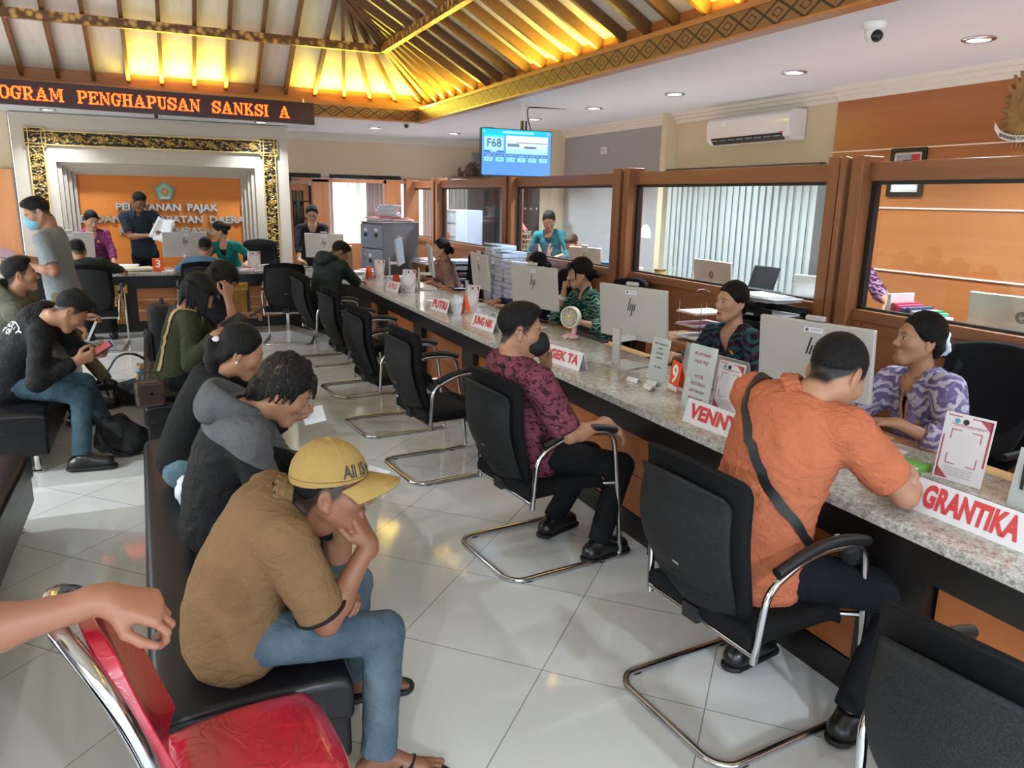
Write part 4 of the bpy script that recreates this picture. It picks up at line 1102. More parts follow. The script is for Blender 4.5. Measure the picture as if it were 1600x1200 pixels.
QRR = plain('dusty_red_print', (178, 78, 88), .6)
def qr_stand(x, y, rz, lab, h=.235, w_=.165, z=.752, group='acrylic survey notices on the counters'):
    """acrylic notice; the code itself is left out, its corner brackets and print lines stay"""
    t = thing('notice_stand', lab, 'notice', (x, y, z), rz, group)
    T4 = Matrix.Rotation(R(-9), 4, 'X')
    m = MB(); m.T = T4; m.bb(-w_/2, w_/2, -.0015, .0015, .002, h); c = m.build('notice', CARDW, t)
    m = MB(); m.T = T4; m.bb(-w_/2-.006, w_/2+.006, -.0035, -.0025, 0, h+.006); 
    m2 = MB(); m2.T = T4; m2.bb(-w_/2-.004, w_/2+.004, .03, .05, 0, .004); m2.bb(-w_/2, w_/2, .0, .05, 0, .003); m2.build('acrylic_foot', GLASS, t)
    b = MB(); b.T = T4; Y0, Y1 = -.0024, -.0018
    def r_(x0, x1, z0, z1): b.bb(x0*w_, x1*w_, Y0, Y1, z0*h, z1*h)
    r_(-.44, -.15, .95, .965); r_(.05, .46, .95, .965); r_(.43, .47, .30, .965); r_(-.46, -.43, .03, .66)
    for (P) in ([(.20, .965), (.47, .965), (.47, .80)], [(-.46, .03), (-.18, .03), (-.46, .20)]):
        b.hull([(p[0]*w_, Y0, p[1]*h) for p in P], [(p[0]*w_, Y1, p[1]*h) for p in P])
    # bracket corners round the place of the code
    for (cx, cz, sx, sz) in ((-.31, .76, 1, -1), (.31, .76, -1, -1), (-.31, .26, 1, 1), (.31, .26, -1, 1)):
        r_(min(cx, cx+sx*.20), max(cx, cx+sx*.20), cz-.006, cz+.006); r_(min(cx, cx+sx*.018), max(cx, cx+sx*.018), min(cz, cz+sz*.14), max(cz, cz+sz*.14))
    r_(-.34, .38, .835, .845); r_(-.28, .32, .815, .822)
    b.build('red_print', QRR, c)
    b = MB(); b.T = T4
    for k in range(5): b.bb(-.30*w_, (.30-.05*(k % 2))*w_, Y0, Y1, (.20-.028*k)*h, (.206-.028*k)*h)
    b.build('small_print', plain('faint_print', (150, 140, 146), .6), c)
    b = MB(); b.T = T4 @ Matrix(((1, 0, 0, 0), (0, 0, 1, 0), (0, 1, 0, 0), (0, 0, 0, 1)))
    b.prism([(p[0]-.24*w_, p[1]+.89*h) for p in circ(.0105, 5)], -.0026, -.0018); b.build('teal_emblem', plain('teal_enamel', (66, 168, 176), .35), c)
    b = MB(); b.T = T4 @ Matrix(((1, 0, 0, 0), (0, 0, 1, 0), (0, 1, 0, 0), (0, 0, 0, 1)))
    b.prism([(p[0]-.06*w_, p[1]+.89*h) for p in circ(.0105, 16)], -.0026, -.0018); b.build('dark_emblem', DK, c)
    return t
qr_stand(2.56, 1.70, NPR+R(10), 'white and dusty red notice stand behind the GRANTIKA plate', .25, .17)
qr_stand(2.41, 2.80, NPR+R(6), 'white and dusty red notice stand behind the VENNY plate')
qr_stand(2.44, 6.22, NPR+R(16), 'white and pink notice stand behind the PUTRI plate')
qr_stand(2.34, 7.78, NPR+R(40), 'narrow looking notice stand beside the small pale name plate')
qr_stand(2.36, 9.08, NPR+R(30), 'notice stand behind the orange card nearest the dark green jacket')
qr_stand(1.98, 9.75, R(-55), 'tall white notice stand before the dark green jacket', .27, .17)
qr_stand(1.12, 10.78, R(-4), 'notice stand on the right end of the back counter')

def sheet_stand(x, y, rz, h, w_, lines, lab, m, sz, tilt=8, sp=None):
    t = thing('paper_notice', lab, 'notice', (x, y, .752), rz)
    T4 = Matrix.Rotation(R(-tilt), 4, 'X'); q = MB(); q.T = T4; q.bb(-w_/2, w_/2, -.001, .001, 0, h); c = q.build('sheet', CARDW, t)
    for k, s in enumerate(lines):
        if not s: continue
        text(s, sz, T4 @ plane_mat((0, -.0018, h*.86-k*(sp or sz*1.25)), (1, 0, 0), (0, 0, 1)), m, c, bold=sz*.02, xs=.9)
    q = MB(); q.T = T4; q.bb(-w_/2-.004, w_/2+.004, -.004, -.003, -.0, h+.004); q.bb(-w_/2, w_/2, 0, .06, 0, .002); q.build('acrylic_holder', GLASS, t)
    return t
sheet_stand(2.285, 2.87, NPR+R(4), .31, .185, ['PELAPORAN', 'PAJAK PBJT', '', 'HOTEL', 'RESTORAN', 'AIR TANAH', 'MAKANAN'], 'pinkish acrylic notice with red capitals left of the VENNY plate', plain('dull_red_print', (176, 84, 88), .6), .022, sp=.036)
sheet_stand(2.46, 3.44, NPR+R(4), .24, .15, ['PENDAFTARAN BARU', 'HOTEL', 'RESTORAN', 'HIBURAN', '', 'AIR TANAH'], 'white folded notice with small dark print left of the orange number 9', DK, .013, sp=.026)
sheet_stand(2.58, 3.36, NPR+R(-24), .22, .13, [], 'blank white folded sheet behind the small dark print notice', DK, .02)
sheet_stand(2.54, 1.42, NPR+R(0), .20, .16, [], 'white framed card cut off at the right edge', DK, .02)
text('10', .13, plane_mat((2.525, 1.42, .86), (0, -1, 0), (0, 0, 1)), DK, bpy.data.objects['paper_notice.003'] if False else None).name = 'counter_number_print'
o = bpy.data.objects['counter_number_print']; tag(o, 'dark numeral printed on the framed card at the right edge', 'number')
sheet_stand(2.26, 5.32, NPR+R(6), .13, .12, ['JUNG'], 'small white card behind the name plate hidden by the masked man', DK, .03)
sheet_stand(2.30, 4.98, NPR+R(4), .15, .10, ['10'], 'small white card with a dark number behind the masked man', DK, .05)
for k, (x, y, a) in enumerate(((2.33, 3.46, 12), (2.39, 3.36, 4), (2.31, 3.28, -4))):
    m = MB().sheet(lambda u, v: ((u-.5)*.085, (v-.5)*.04, .003+.020*(1-(2*v-1)**2)), 4, 8, .0015, (0, 0, 1))
    o = m.build('folded_slip', CARDW, smooth=True, auto=False); o.location = (x, y, .752); o.rotation_euler = (0, 0, NPR+R(a)); tag(o, ['small folded white slip nearest the GEK TA plate', 'small folded white slip behind the other two', 'small folded white slip nearest the notice with red capitals'][k], 'paper slip', 'folded slips on the counter')
    text('0%d' % (k+1) if False else '---', .02, plane_mat((0, -.012, .0185), (1, 0, 0), (0, .5, .5)), DK, o)

# ---- fan
t = thing('desk_fan', 'small cream and pink fan on the counter by the silver computer', 'fan', (2.66, 4.80, .752), R(-75))
MB().lathe([(.001, 0), (.058, 0), (.058, .010), (.045, .020), (.018, .026), (.001, .026)], seg=24).build('base', plain('pink_plastic', (226, 180, 176), .4), t, smooth=True)
MB().tube(arc_pts([(0, .03, .02), (0, .045, .06), (0, .02, .12)], .03, 4), .018, 10).build('neck', plain('pink_plastic', (226, 180, 176), .4), t, smooth=True)
CRM = plain('cream_plastic', (224, 218, 198), .4)
hd = MB(); ax = (0.25, -1, .1)
h_ = MB().lathe([(.070, -.025), (.078, -.02), (.080, .0), (.078, .018), (.070, .022), (.068, .018), (.068, -.02)], (0, 0, .150), 28, axis=ax).build('ring', CRM, t, smooth=True)
X_, Y_, Z_ = frame_from(ax); c0 = Vector((0, 0, .150)); g = MB()
for k in range(20):
    a = 2*PI*k/20; d_ = X_*math.cos(a)+Y_*math.sin(a); g.tube([c0+Z_*.026+d_*.016, c0+Z_*.020+d_*.072], .0022, 5)
for r_ in (.03, .05): g.tube([c0+Z_*.023+X_*(r_*math.cos(2*PI*k/20))+Y_*(r_*math.sin(2*PI*k/20)) for k in range(20)], .002, 5, closed=True)
g.build('grille', CRM, t, smooth=True)
MB().lathe([(.001, -.024), (.068, -.024), (.068, -.020), (.001, -.020)], (0, 0, .15), 24, axis=ax).build('back_plate', plain('cream_shade', (196, 190, 170), .5), t)
g = MB(); g.ball(c0+Z_*.028, .014, 12, 8); [g.ball(c0+Z_*.026+(X_*math.cos(k*2*PI/5)+Y_*math.sin(k*2*PI/5))*.012, .007, 8, 6) for k in range(5)]; g.build('flower_hub', plain('yellow_hub', (222, 206, 120), .4), t, smooth=True)
MB().tube([(0.02, -.03, .015), (.05, -.08, .006), (.10, -.07, .006), (.12, -.02, .006)], .003, 6).build('cable', BLACKP, t, smooth=True)

# ---- laptop / printer tray beside the floral officer
t = thing('laptop', 'open silver laptop behind the notice with red capitals', 'laptop', (2.74, 3.02, .76), NPR+R(4))
MB().bb(-.17, .17, -.11, .11, 0, .018).build('keyboard_deck', SILVER, t, bevel=.005)
m = MB(); m.T = Matrix.Translation((0, -.11, .018)) @ Matrix.Rotation(R(18), 4, 'X') ; m.bb(-.17, .17, -.008, 0, 0, .20); m.build('lid', plain('laptop_grey', (168, 166, 168), .4, .3), t, bevel=.005)
t = thing('card_printer', 'grey ribbed printer tray under the laptop', 'printer', (2.66, 2.98, .752), NPR+R(4))
MB().bb(-.10, .10, -.05, .03, 0, .06).build('body', SILVER, t, bevel=.01)
# keyboards, pens on the officers' side
for k, (x, y, a, lab) in enumerate(((2.88, 7.35, 0, 'black keyboard before the officer in pale pink batik'), (2.90, 5.95, 0, 'black keyboard under the hand reaching past the silver computer'), (2.90, 4.98, 4, 'black keyboard under the arms of the officer in green batik'), (2.9, 3.95, 0, 'black keyboard behind the silver computer next to the folded slips'))):
    if k == 0:
        kb = thing('keyboard', lab, 'keyboard', (x, y, .70 if x > 2.8 else .752), NPR+R(a), 'black keyboards on the officers side')
        MB().bb(-.21, .21, -.065, .065, 0, .016).build('case', BLACKP, kb, bevel=.004)
        m = MB(); [m.bb(-.20+i*.0268, -.20+i*.0268+.022, -.055+j*.028, -.055+j*.028+.023, .016, .021) for i in range(15) for j in range(4)]; m.build('keys', plain('key_grey', (40, 40, 43), .5), kb)
    else:
        c = copy_tree(kb); c.location = (x, y, .70); c.rotation_euler = (0, 0, NPR+R(a)); c['label'] = lab
# clutter: mugs, boxes, notebooks
def box_thing(name, lab, cat, loc, dims, m, rz=0, bevel=.003, group=None):
    o = MB().bb(-dims[0]/2, dims[0]/2, -dims[1]/2, dims[1]/2, 0, dims[2]).build(name, m, bevel=bevel); o.location = loc; o.rotation_euler = (0, 0, rz); return tag(o, lab, cat, group)
def paper_stack(x, y, z, w_, d_, n, lab, rz=0, th=.004, col=PAPER, spread=.012, name='paper_stack', cat='papers', seed=1, group=None, tint=None):
    t = thing(name, lab, cat, (x, y, z), rz, group); rr = random.Random(seed); h = 0
    for i in range(n):
        q = MB().box((rr.uniform(-spread, spread), rr.uniform(-spread, spread), h+th/2), (w_, d_, th*.92), rz=rr.uniform(-.06, .06)*(spread/.012)); 
        q.build('sheaf', (tint[i % len(tint)] if tint else col), t); h += th
    return t
PINKP = plain('pink_paper', (222, 180, 184), .7); BLUEP = plain('pale_blue_paper', (196, 206, 224), .7); YELP = plain('yellow_paper', (220, 206, 150), .7); MAUVE = plain('mauve_paper', (196, 160, 180), .7)
paper_stack(2.74, 1.30, .752, .22, .30, 7, 'pile of white and pink papers right of the white and red notice', 0, .016, seed=3, tint=[plain('carton_brown', (176, 150, 116), .7), plain('carton_brown', (176, 150, 116), .7), plain('carton_brown', (176, 150, 116), .7), MAUVE, PAPER, PAPER, PAPER])
box_thing('book', 'green and white booklet beside the hand of the man in orange', 'book', (2.54, 1.92, .752), (.10, .20, .022), plain('green_cover', (96, 158, 62), .5), R(8))
box_thing('document', 'white form under the arm of the man in the orange shirt', 'papers', (2.56, 2.12, .752), (.21, .30, .002), PAPER, R(20), bevel=0)
box_thing('document', 'white form beneath the monitor stand near the pale name plate', 'papers', (2.42, 7.05, .752), (.20, .14, .002), PAPER, R(10), bevel=0)
box_thing('document', 'lilac form on the back counter before the silver computer', 'papers', (.12, 10.75, .752), (.3, .2, .004), PAPER, R(8), bevel=0)
box_thing('envelope', 'orange envelope on the back counter before the officer in magenta', 'envelope', (-.72, 10.72, .752), (.30, .20, .006), plain('orange_envelope', (222, 140, 84), .6), R(5))
paper_stack(-.30, 10.86, .752, .34, .24, 5, 'folders and papers spread between the magenta officer and the red number', R(12), .008, spread=.05, seed=9, tint=[DK, YELP, PAPER, BLUEP, YELP])
paper_stack(-.46, 11.05, .752, .30, .2, 3, 'white sheets behind the spread folders', R(-10), .02, spread=.03, seed=4)
paper_stack(1.02, 10.72, .752, .12, .16, 3, 'pink slips left of the back counter notice', R(12), .004, tint=[PINKP], spread=.02, seed=8)
paper_stack(1.33, 10.85, .752, .16, .13, 5, 'crumpled pale papers right of the back counter notice', R(32), .010, tint=[PAPER, YELP], spread=.03, seed=11)
paper_stack(-1.45, 10.86, .752, .5, .35, 8, 'white heap of papers at the left end of the back counter', R(10), .016, spread=.05, seed=13)
paper_stack(2.26, 9.85, .752, .22, .2, 4, 'pink and white papers behind the tall notice', R(30), .008, tint=[PINKP, PAPER], spread=.04, seed=14)
paper_stack(2.45, 10.05, .70+.052, .2, .15, 3, 'pink sheaf near the grey filing cabinet', R(50), .012, tint=[PINKP, MAUVE], spread=.04, seed=15)

# filing cabinets (grey steel, two side by side) + papers on them
STEEL = plain('grey_steel', (112, 112, 116), .45, .1); STEELF = plain('blue_grey_steel', (136, 142, 158), .4, .1)
for k, (dx, lab) in enumerate(((0, 'grey steel filing cabinet, left one, bathed in window light'), (.29, 'grey steel filing cabinet, right one with a drawer ajar'))):
    t = thing('filing_cabinet', lab, 'filing cabinet', (2.63+dx*.28, 10.68-dx*.86, 0), R(-71), 'grey filing cabinets under the paper piles')
    MB().bb(-.135, .135, 0, 0.60, 0, 1.38).build('carcass', STEEL, t, bevel=.004)
    for j in range(4):
        z = 1.36-.335*(j+1); off = -.10 if (k == 1 and j == 1) else 0
        d = MB().bb(-.128, .128, -.018+off, .3, z+.008, z+.325).build('drawer', STEELF, t, bevel=.004)
        MB().bb(-.03, .03, -.024+off, -.017+off, z+.16, z+.21).build('handle_recess', BLACKP, d)
        MB().bb(-.035, .035, -.022+off, -.017+off, z+.235, z+.275).build('label_frame', WHITEP, d)
    MB().bb(-.14, .14, -.02, .62, 1.38, 1.39).build('top', plain('pale_steel_top', (170, 172, 178), .4), t)
paper_stack(2.84, 10.68, 1.392, .34, .26, 5, 'flat red and white folders on top of the filing cabinets, left side', R(-70), .012, spread=.04, seed=21, tint=[plain('red_folder', (196, 84, 96), .6), PAPER, PINKP, PAPER])
paper_stack(3.10, 10.60, 1.392, .28, .24, 4, 'flat pink folders at the right edge of the filing cabinets', R(-14), .012, spread=.03, seed=22, tint=[plain('brick_folder', (176, 96, 80), .6), PAPER, PINKP])
paper_stack(2.96, 10.72, 1.455, .28, .20, 9, 'upper pile of bluish white papers on the filing cabinets', R(-24), .018, spread=.03, seed=23, tint=[BLUEP, PAPER])
# cartons left of cabinets
box_thing('carton', 'brown carton against the filing cabinet, under the far window', 'box', (2.42, 11.3, 0), (.26, .3, 1.02), plain('carton_tan', (186, 146, 98), .7), R(-10))
box_thing('carton', 'darker brown carton left of the tall carton', 'box', (2.16, 11.45, 0), (.2, .3, 1.0), plain('carton_dark', (146, 104, 66), .7), R(-6))
# side tables + wire tray
def side_table(x, y, w_, d_, h, lab, rz=0):
    t = thing('side_table', lab, 'table', (x, y, 0), rz)
    W = wood('side_table_wood', (132, 84, 46), (156, 102, 60), 'X', 1.2)
    MB().bb(-w_/2, w_/2, -d_/2, d_/2, h-.03, h).build('tabletop', W, t, bevel=.003)
    for sx in (-1, 1): MB().bb(sx*w_/2-.02*(sx > 0)-.0, sx*w_/2+.02*(sx < 0), -d_/2+.02, d_/2-.02, 0, h-.03).build('side_panel', W, t)
    MB().bb(-w_/2+.02, w_/2-.02, d_/2-.03, d_/2-.015, .1, h-.03).build('back_panel', W, t)
    MB().bb(-w_/2+.02, w_/2-.02, -d_/2+.02, d_/2-.03, h*.5, h*.5+.02).build('shelf', W, t)
    return t
side_table(3.42, 10.05, .5, .6, .86, 'brown side table with loose pink papers before the filing cabinets', R(0))
paper_stack(3.40, 10.05, .862, .40, .56, 5, 'large loose white sheets on the table by the filing cabinets', R(8), .010, spread=.05, seed=31, tint=[PAPER, PINKP, PAPER])
side_table(3.56, 9.42, .34, .4, .60, 'small brown table under the wire letter tray')
t = thing('letter_tray', 'wire letter tray of papers behind the officer in pale pink', 'tray', (3.56, 9.42, .60))
for k in range(5):
    MB().bb(-.15, .15, -.17, .17, k*.075, k*.075+.006).build('tray_shelf', plain('tray_wire', (96, 96, 104), .4, .4), t)
    q = MB(); rr = random.Random(k); [q.box((rr.uniform(-.02, .02), rr.uniform(-.02, .02), k*.075+.010+j*.007), (.26, .30, .005), rz=rr.uniform(-.08, .08)) for j in range(6)]; q.build('loose_sheets', [PAPER, BLUEP, MAUVE][k % 3], t)['kind'] = 'stuff'
for sx in (-1, 1):
    for sy in (-1, 1): MB().cyl((sx*.15, sy*.17, 0), (sx*.15, sy*.17, .36), .004, seg=8).build('upright', CHROME, t)
# tall stacks of bundled forms on a stand: each stack one pile
def bundle_mat():
    t = NT('bundled_paper_edges'); v = t.coord('Object', (1, 1, 1)); 
    sx = t.new('ShaderNodeSeparateXYZ'); t.l(v, sx.inputs[0]); n = t.noise(t.coord('Object', (1, 1, .0)), 14, 2); 
    f = t.math('FRACT', t.math('MULTIPLY', t.math('ADD', sx.outputs[2], t.math('MULTIPLY', n, .03)), 70))
    n2 = t.noise(t.coord('Object', (26, 26, 60)), 1, 2)
    c = t.mix(t.math('MULTIPLY', t.math('LESS_THAN', f, .32), t.math('GREATER_THAN', n2, .46)), lin((206, 206, 222)), lin((92, 90, 120)))
    t.set(c, .7); t.bump(f, .3, .004); return t.m
BUN = bundle_mat()
side_table(3.52, 7.78, .38, .86, .42, 'low stand under the tall piles of bundled forms', R(0))
for k, (x, y, n, lab) in enumerate(((3.52, 8.07, 15, 'tall pile of bundled forms, far left one, topmost'), (3.52, 7.79, 14, 'tall pile of bundled forms in the middle'), (3.52, 7.51, 12, 'tall pile of bundled forms nearest the officer, lowest one'))):
    t = thing('form_pile', lab, 'papers', (x, y, .42), 0, 'tall piles of bundled forms'); rr = random.Random(40+k)
    h = 0
    for i in range(n):
        th = .052+rr.uniform(-.004, .004)
        q = MB().box((rr.uniform(-.008, .008), rr.uniform(-.008, .008), h+th/2), (.30, .215, th-.003), rz=rr.uniform(-.05, .05)); q.build('bundle', BUN if i < n-1 else BLUEP, t, bevel=.004, seg=1); h += th
    q = MB().box((0, 0, h+.012), (.31, .22, .02), Rm=(Matrix.Rotation(.10, 3, 'Y'))); q.build('top_sheets', BLUEP, t)
    q = MB(); q.box((0, 0, h+.026), (.315, .006, .004), Rm=(Matrix.Rotation(.10, 3, 'Y'))); q.build('string', DK, t)
# low desk with letter tray by floral officer
side_table(3.48, 4.42, .52, .50, .78, 'low brown table against the partition left of the floral officer')
t = thing('letter_tray', 'chrome letter tray with pink folders left of the floral officer', 'tray', (3.45, 4.30, .78))
for k in range(3):
    q = MB(); z = .02+k*.085
    q.tube([(-.15, -.12, z), (.15, -.12, z), (.15, .12, z), (-.15, .12, z)], .003, 6, closed=True); [q.tube([(-.15, yy, z), (.15, yy, z)], .002, 5) for yy in (-.06, 0, .06)]
    for sy in (-1, 1): q.tube([(-.12, sy*.12, z), (-.12, sy*.12, z+.085)], .003, 6); q.tube([(.12, sy*.12, z), (.12, sy*.12, z+.085)], .003, 6)
    q.build('wire_shelf', CHROME, t)
    MB().box((-.01, .0, z+.010), (.28, .22, .012)).build('folder', [PAPER, MAUVE, PINKP][k], t)
MB().tube(arc_pts([(.02, .12, .27), (.02, .12, .34), (.06, .08, .35), (.06, .02, .33)], .02, 4), .004, 6).build('wire_loop', CHROME, t)
# black drawer stack with papers
t = thing('document_tray', 'black three-tier document tray heaped with papers behind the floral officer', 'tray', (3.55, 3.72+.0, .78))
t.location = (3.50, 3.74, .78)
for k in range(4):
    z = k*.085; q = MB(); q.bb(-.15, .15, -.20, .16, z, z+.008); q.bb(-.15, -.142, -.20, .16, z, z+.06); q.bb(.142, .15, -.20, .16, z, z+.06); q.bb(-.15, .15, .152, .16, z, z+.06); q.build('tier', BLACKP, t)
    MB().box((-.03, -.04, z+.016), (.24, .30, .012), rz=.05*k).build('sheets', PAPER, t)
q = MB(); rr = random.Random(2)
for i in range(7): q.box((rr.uniform(-.04, .02), rr.uniform(-.08, .02), .345+i*.006), (.22, .30, .004), Rm=Matrix.Rotation(rr.uniform(-.2, .2), 3, 'Z') @ Matrix.Rotation(rr.uniform(-.04, .05), 3, 'X'))
q.build('loose_sheets', PAPER, t)['kind'] = 'stuff'
side_table(3.54, 3.70, .34, .5, .78, 'low brown table under the black document tray')
t = thing('printer', 'black printer with raised paper support behind the glass', 'printer', (4.2, 4.62, .80), R(-90))
MB().bb(-.24, .24, -.17, .17, 0, .26).build('body', BLACKP, t, bevel=.02)
m = MB(); m.T = Matrix.Translation((-.04, .06, .24)) @ Matrix.Rotation(R(-18), 4, 'X'); m.bb(-.14, .14, -.006, .006, 0, .22); m.build('paper_support', plain('dark_tray', (36, 38, 44), .35), t, bevel=.004)
MB().bb(-.22, .22, -.13, .05, .26, .285).build('lid', plain('printer_lid', (52, 54, 58), .3), t, bevel=.008)
box_thing('scanner', 'grey flatbed machine behind the glass right of the printer', 'scanner', (4.2, 4.25, .80), (.35, .36, .24), plain('machine_grey', (92, 100, 108), .35), 0, .02)
paper_stack(4.12, 4.2, 1.042, .26, .30, 4, 'papers lying on the grey machine behind the glass', 0, .006, spread=.03, seed=50)
# books behind glass
for k, (c, h) in enumerate((((222, 214, 216), .19), ((170, 60, 80), .14), ((198, 60, 96), .13), ((70, 80, 130), .12), ((56, 64, 90), .125), ((188, 196, 206), .11), ((64, 140, 110), .11), ((84, 170, 130), .10), ((214, 200, 206), .08))):
    o = box_thing('folder', ['white', 'dark red', 'crimson', 'blue', 'navy', 'pale grey', 'green', 'light green', 'pinkish'][k]+' folder in the short row behind the glass above the lilac officer', 'folder', (4.02, 3.19-k*.034, 1.03), (.20, .026, h), plain('cover_%d' % k, c, .5), R(0), .002, 'folders behind the glass')
box_thing('file_box', 'low stand under the row of folders behind the glass', 'box', (4.05, 3.05, .80), (.26, .40, .23), plain('carton_tan', (186, 146, 98), .7))
for k, (c, dz) in enumerate((((206, 66, 110), 0), ((70, 150, 96), .05), ((60, 110, 150), .10))):
    box_thing('binder', ['pink', 'green', 'blue'][k]+' binder in the pile behind the glass above the green batik officer', 'binder', (4.05, 6.38, 1.0+dz), (.22, .30, .045), plain('binder_%d' % k, c, .5), R(4*k), .004, 'binders lying behind the glass')
box_thing('file_box', 'box under the coloured binders behind the glass', 'box', (4.08, 6.38, .80), (.26, .34, .20), plain('carton_tan', (186, 146, 98), .7))
box_thing('white_box', 'white box behind the glass right of the coloured binders', 'box', (4.02, 6.10, .80), (.12, .20, .33), WHITEP)
t = thing('tin_can', 'yellow and red milk tin in the left corner of the blind window', 'tin', (3.98, 5.60, .80))
MB().lathe([(.001, 0), (.05, 0), (.05, .34), (.001, .34)], seg=24).build('can', plain('yellow_tin', (212, 190, 70), .35), t)
MB().lathe([(.051, .19), (.0515, .19), (.0515, .30), (.051, .30)], seg=24).build('red_label', plain('tin_red', (176, 60, 70), .4), t)
MB().lathe([(.001, .34), (.053, .34), (.053, .352), (.001, .352)], seg=24).build('lid', plain('tin_brown', (120, 70, 40), .4), t)
# craft ornament behind glass, plants etc.
t = thing('woven_ornament', 'wire lantern ornament with a red pointed cap behind the glass', 'ornament', (4.18, 8.95, .80))
g = MB()
for k in range(10):
    a = 2*PI*k/10; g.tube([(.10*math.cos(a), .10*math.sin(a), .30), (.15*math.cos(a), .15*math.sin(a), .42), (.12*math.cos(a), .12*math.sin(a), .52), (.02*math.cos(a), .02*math.sin(a), .60)], .006, 5)
for z_, r_ in ((.30, .10), (.37, .135), (.43, .15), (.50, .13)): g.tube([(r_*math.cos(2*PI*k/16), r_*math.sin(2*PI*k/16), z_) for k in range(16)], .005, 5, closed=True)
g.build('wire_body', plain('straw_wire', (150, 124, 96), .6), t)
MB().lathe([(.10, .56), (.09, .57), (.001, .68)], seg=4).build('red_cap', plain('coral_cap', (206, 90, 90), .5), t)
MB().lathe([(.001, .0), (.10, 0), (.10, .30), (.001, .30)], seg=16).build('stand', plain('dark_brown_cabinet', (52, 38, 34), .4), t)
paper_stack(4.2, 9.6, .80, .3, .5, 6, 'dark heap of folders and blue papers behind the glass', 0, .04, spread=.06, seed=61, tint=[DK, plain('files', (92, 84, 66), .6), BLUEP])
t = thing('file_rack', 'tall rack of blue-white files seen through the narrow pane', 'rack', (4.32, 11.4, 0))
MB().bb(-.22, .22, -.3, .3, 0, 1.55).build('carcass', plain('rack_blue', (170, 180, 200), .5), t, bevel=.004)
for z in (.9, 1.15, 1.35): MB().bb(-.235, -.22, -.27, .27, z, z+.01).build('shelf_edge', DK, t)
box_thing('box_file', 'rust coloured box file behind the narrow pane', 'box', (3.98, 11.3, .80), (.14, .12, .42), plain('rust', (170, 90, 60), .6))
box_thing('low_cabinet', 'low cabinet under the box file behind the narrow pane', 'cabinet', (4.0, 11.3, 0), (.3, .5, .80), plain('desk_low', (140, 96, 60), .5))
# paper sheet pinned on wall behind glass (fan shape)
o = flat([(.12*math.cos(R(a)), .16*math.sin(R(a))) for a in range(0, 181, 15)], 0, .003).build('pinned_paper', PAPER); o.location = (5.398, 7.95, 1.30); o.rotation_euler = (0, 0, R(-90)); tag(o, 'rounded white paper pinned to the grey wall behind the glass', 'paper')

# ---- wall things
t = thing('air_conditioner', 'white split air conditioner on the beige recess wall', 'air conditioner', (5.44, 6.12, 2.44), R(-90))
m = MB(); pr = [(0, .14), (-.17, .13), (-.215, .09), (-.22, -.02), (-.20, -.10), (-.15, -.135), (0, -.14)]
m.hull([(-.58, p[0]+.0, p[1]) for p in pr], [(.58, p[0]+.0, p[1]) for p in pr]); AC = plain('ac_gloss_white', (222, 218, 214), .12, var=.01); b_ = m.build('housing', AC, t, bevel=.012, seg=3)
m = MB(); m.hull([(-.50, -.17, -.137), (-.50, -.205, -.10), (-.50, -.21, -.075), (-.50, -.16, -.11)], [(.50, -.17, -.137), (.50, -.205, -.10), (.50, -.21, -.075), (.50, -.16, -.11)]); lv = m.build('outlet', BLACKP, t)
for k in range(8):
    x = -.44+k*.125; MB().box((x, -.208, -.10), (.09, .010, .010)).build('louver', plain('louver_grey', (130, 130, 130), .4), lv)
MB().box((-.30, -.2215, .05), (.05, .002, .03)).build('energy_label', plain('sticker_pale', (232, 230, 220), .5), b_)
MB().box((.50, -.2195, -.07), (.05, .003, .008)).build('maker_plate', plain('red_print', (206, 66, 70), .6), b_)
t = thing('wall_switch', 'white double switch on the grey wall', 'switch', (5.395, 9.0, 2.37), R(-90))
MB().bb(-.075, .075, -.012, 0, -.045, .045).build('plate', WHITEP, t, bevel=.004); [MB().bb(x-.022, x+.022, -.017, -.012, -.028, .028).build('rocker', plain('rocker', (206, 200, 192), .4), t) for x in (-.03, .03)]
t = thing('wall_speaker', 'flat grey box on the beige wall at the right of the screen', 'panel box', (5.2, 12.95, 2.29))
MB().bb(-.13, .13, -.10, 0, -.22, .22).build('box', plain('grey_box', (150, 148, 148), .4), t, bevel=.006); MB().bb(.05, .09, -.104, -.10, -.10, .12).build('grille', BLACKP, t)
# portrait frame
t = thing('portrait_frame', 'black framed portrait of a man in a dark cap on the orange wall', 'picture', (5.398, 4.385, 1.99), R(-90))
m = MB(); [m.bb(*q) for q in ((-.16, .16, -.02, 0, .15, .185), (-.16, .16, -.02, 0, -.185, -.15), (-.16, -.125, -.02, 0, -.15, .15), (.125, .16, -.02, 0, -.15, .15))]; m.build('frame', plain('black_frame', (22, 20, 20), .25), t, bevel=.003)
ph = MB().bb(-.125, .125, -.008, -.004, -.15, .15).build('mount', plain('picture_mount', (214, 208, 200), .5), t)
MB().bb(-.105, .105, -.010, -.008, -.06, .135).build('photo_background', plain('photo_grey', (150, 154, 156), .5), ph); MB().bb(.03, .105, -.0115, -.010, -.06, .135).build('red_flag', plain('flag_red', (186, 50, 52), .5), ph)
b = MB(); b.box((0, -.013, -.03), (.13, .004, .06)); b.build('dark_suit', DK, ph); b = MB(); b.ball((0, -.014, .03), (.036, .004, .048), 12, 8); b.build('face', plain('photo_skin', (196, 150, 120), .6), ph, smooth=True); MB().box((0, -.016, .075), (.075, .006, .04)).build('black_cap', DK, ph)
MB().bb(-.105, .105, -.010, -.008, -.135, -.075).build('caption', PAPER, ph)
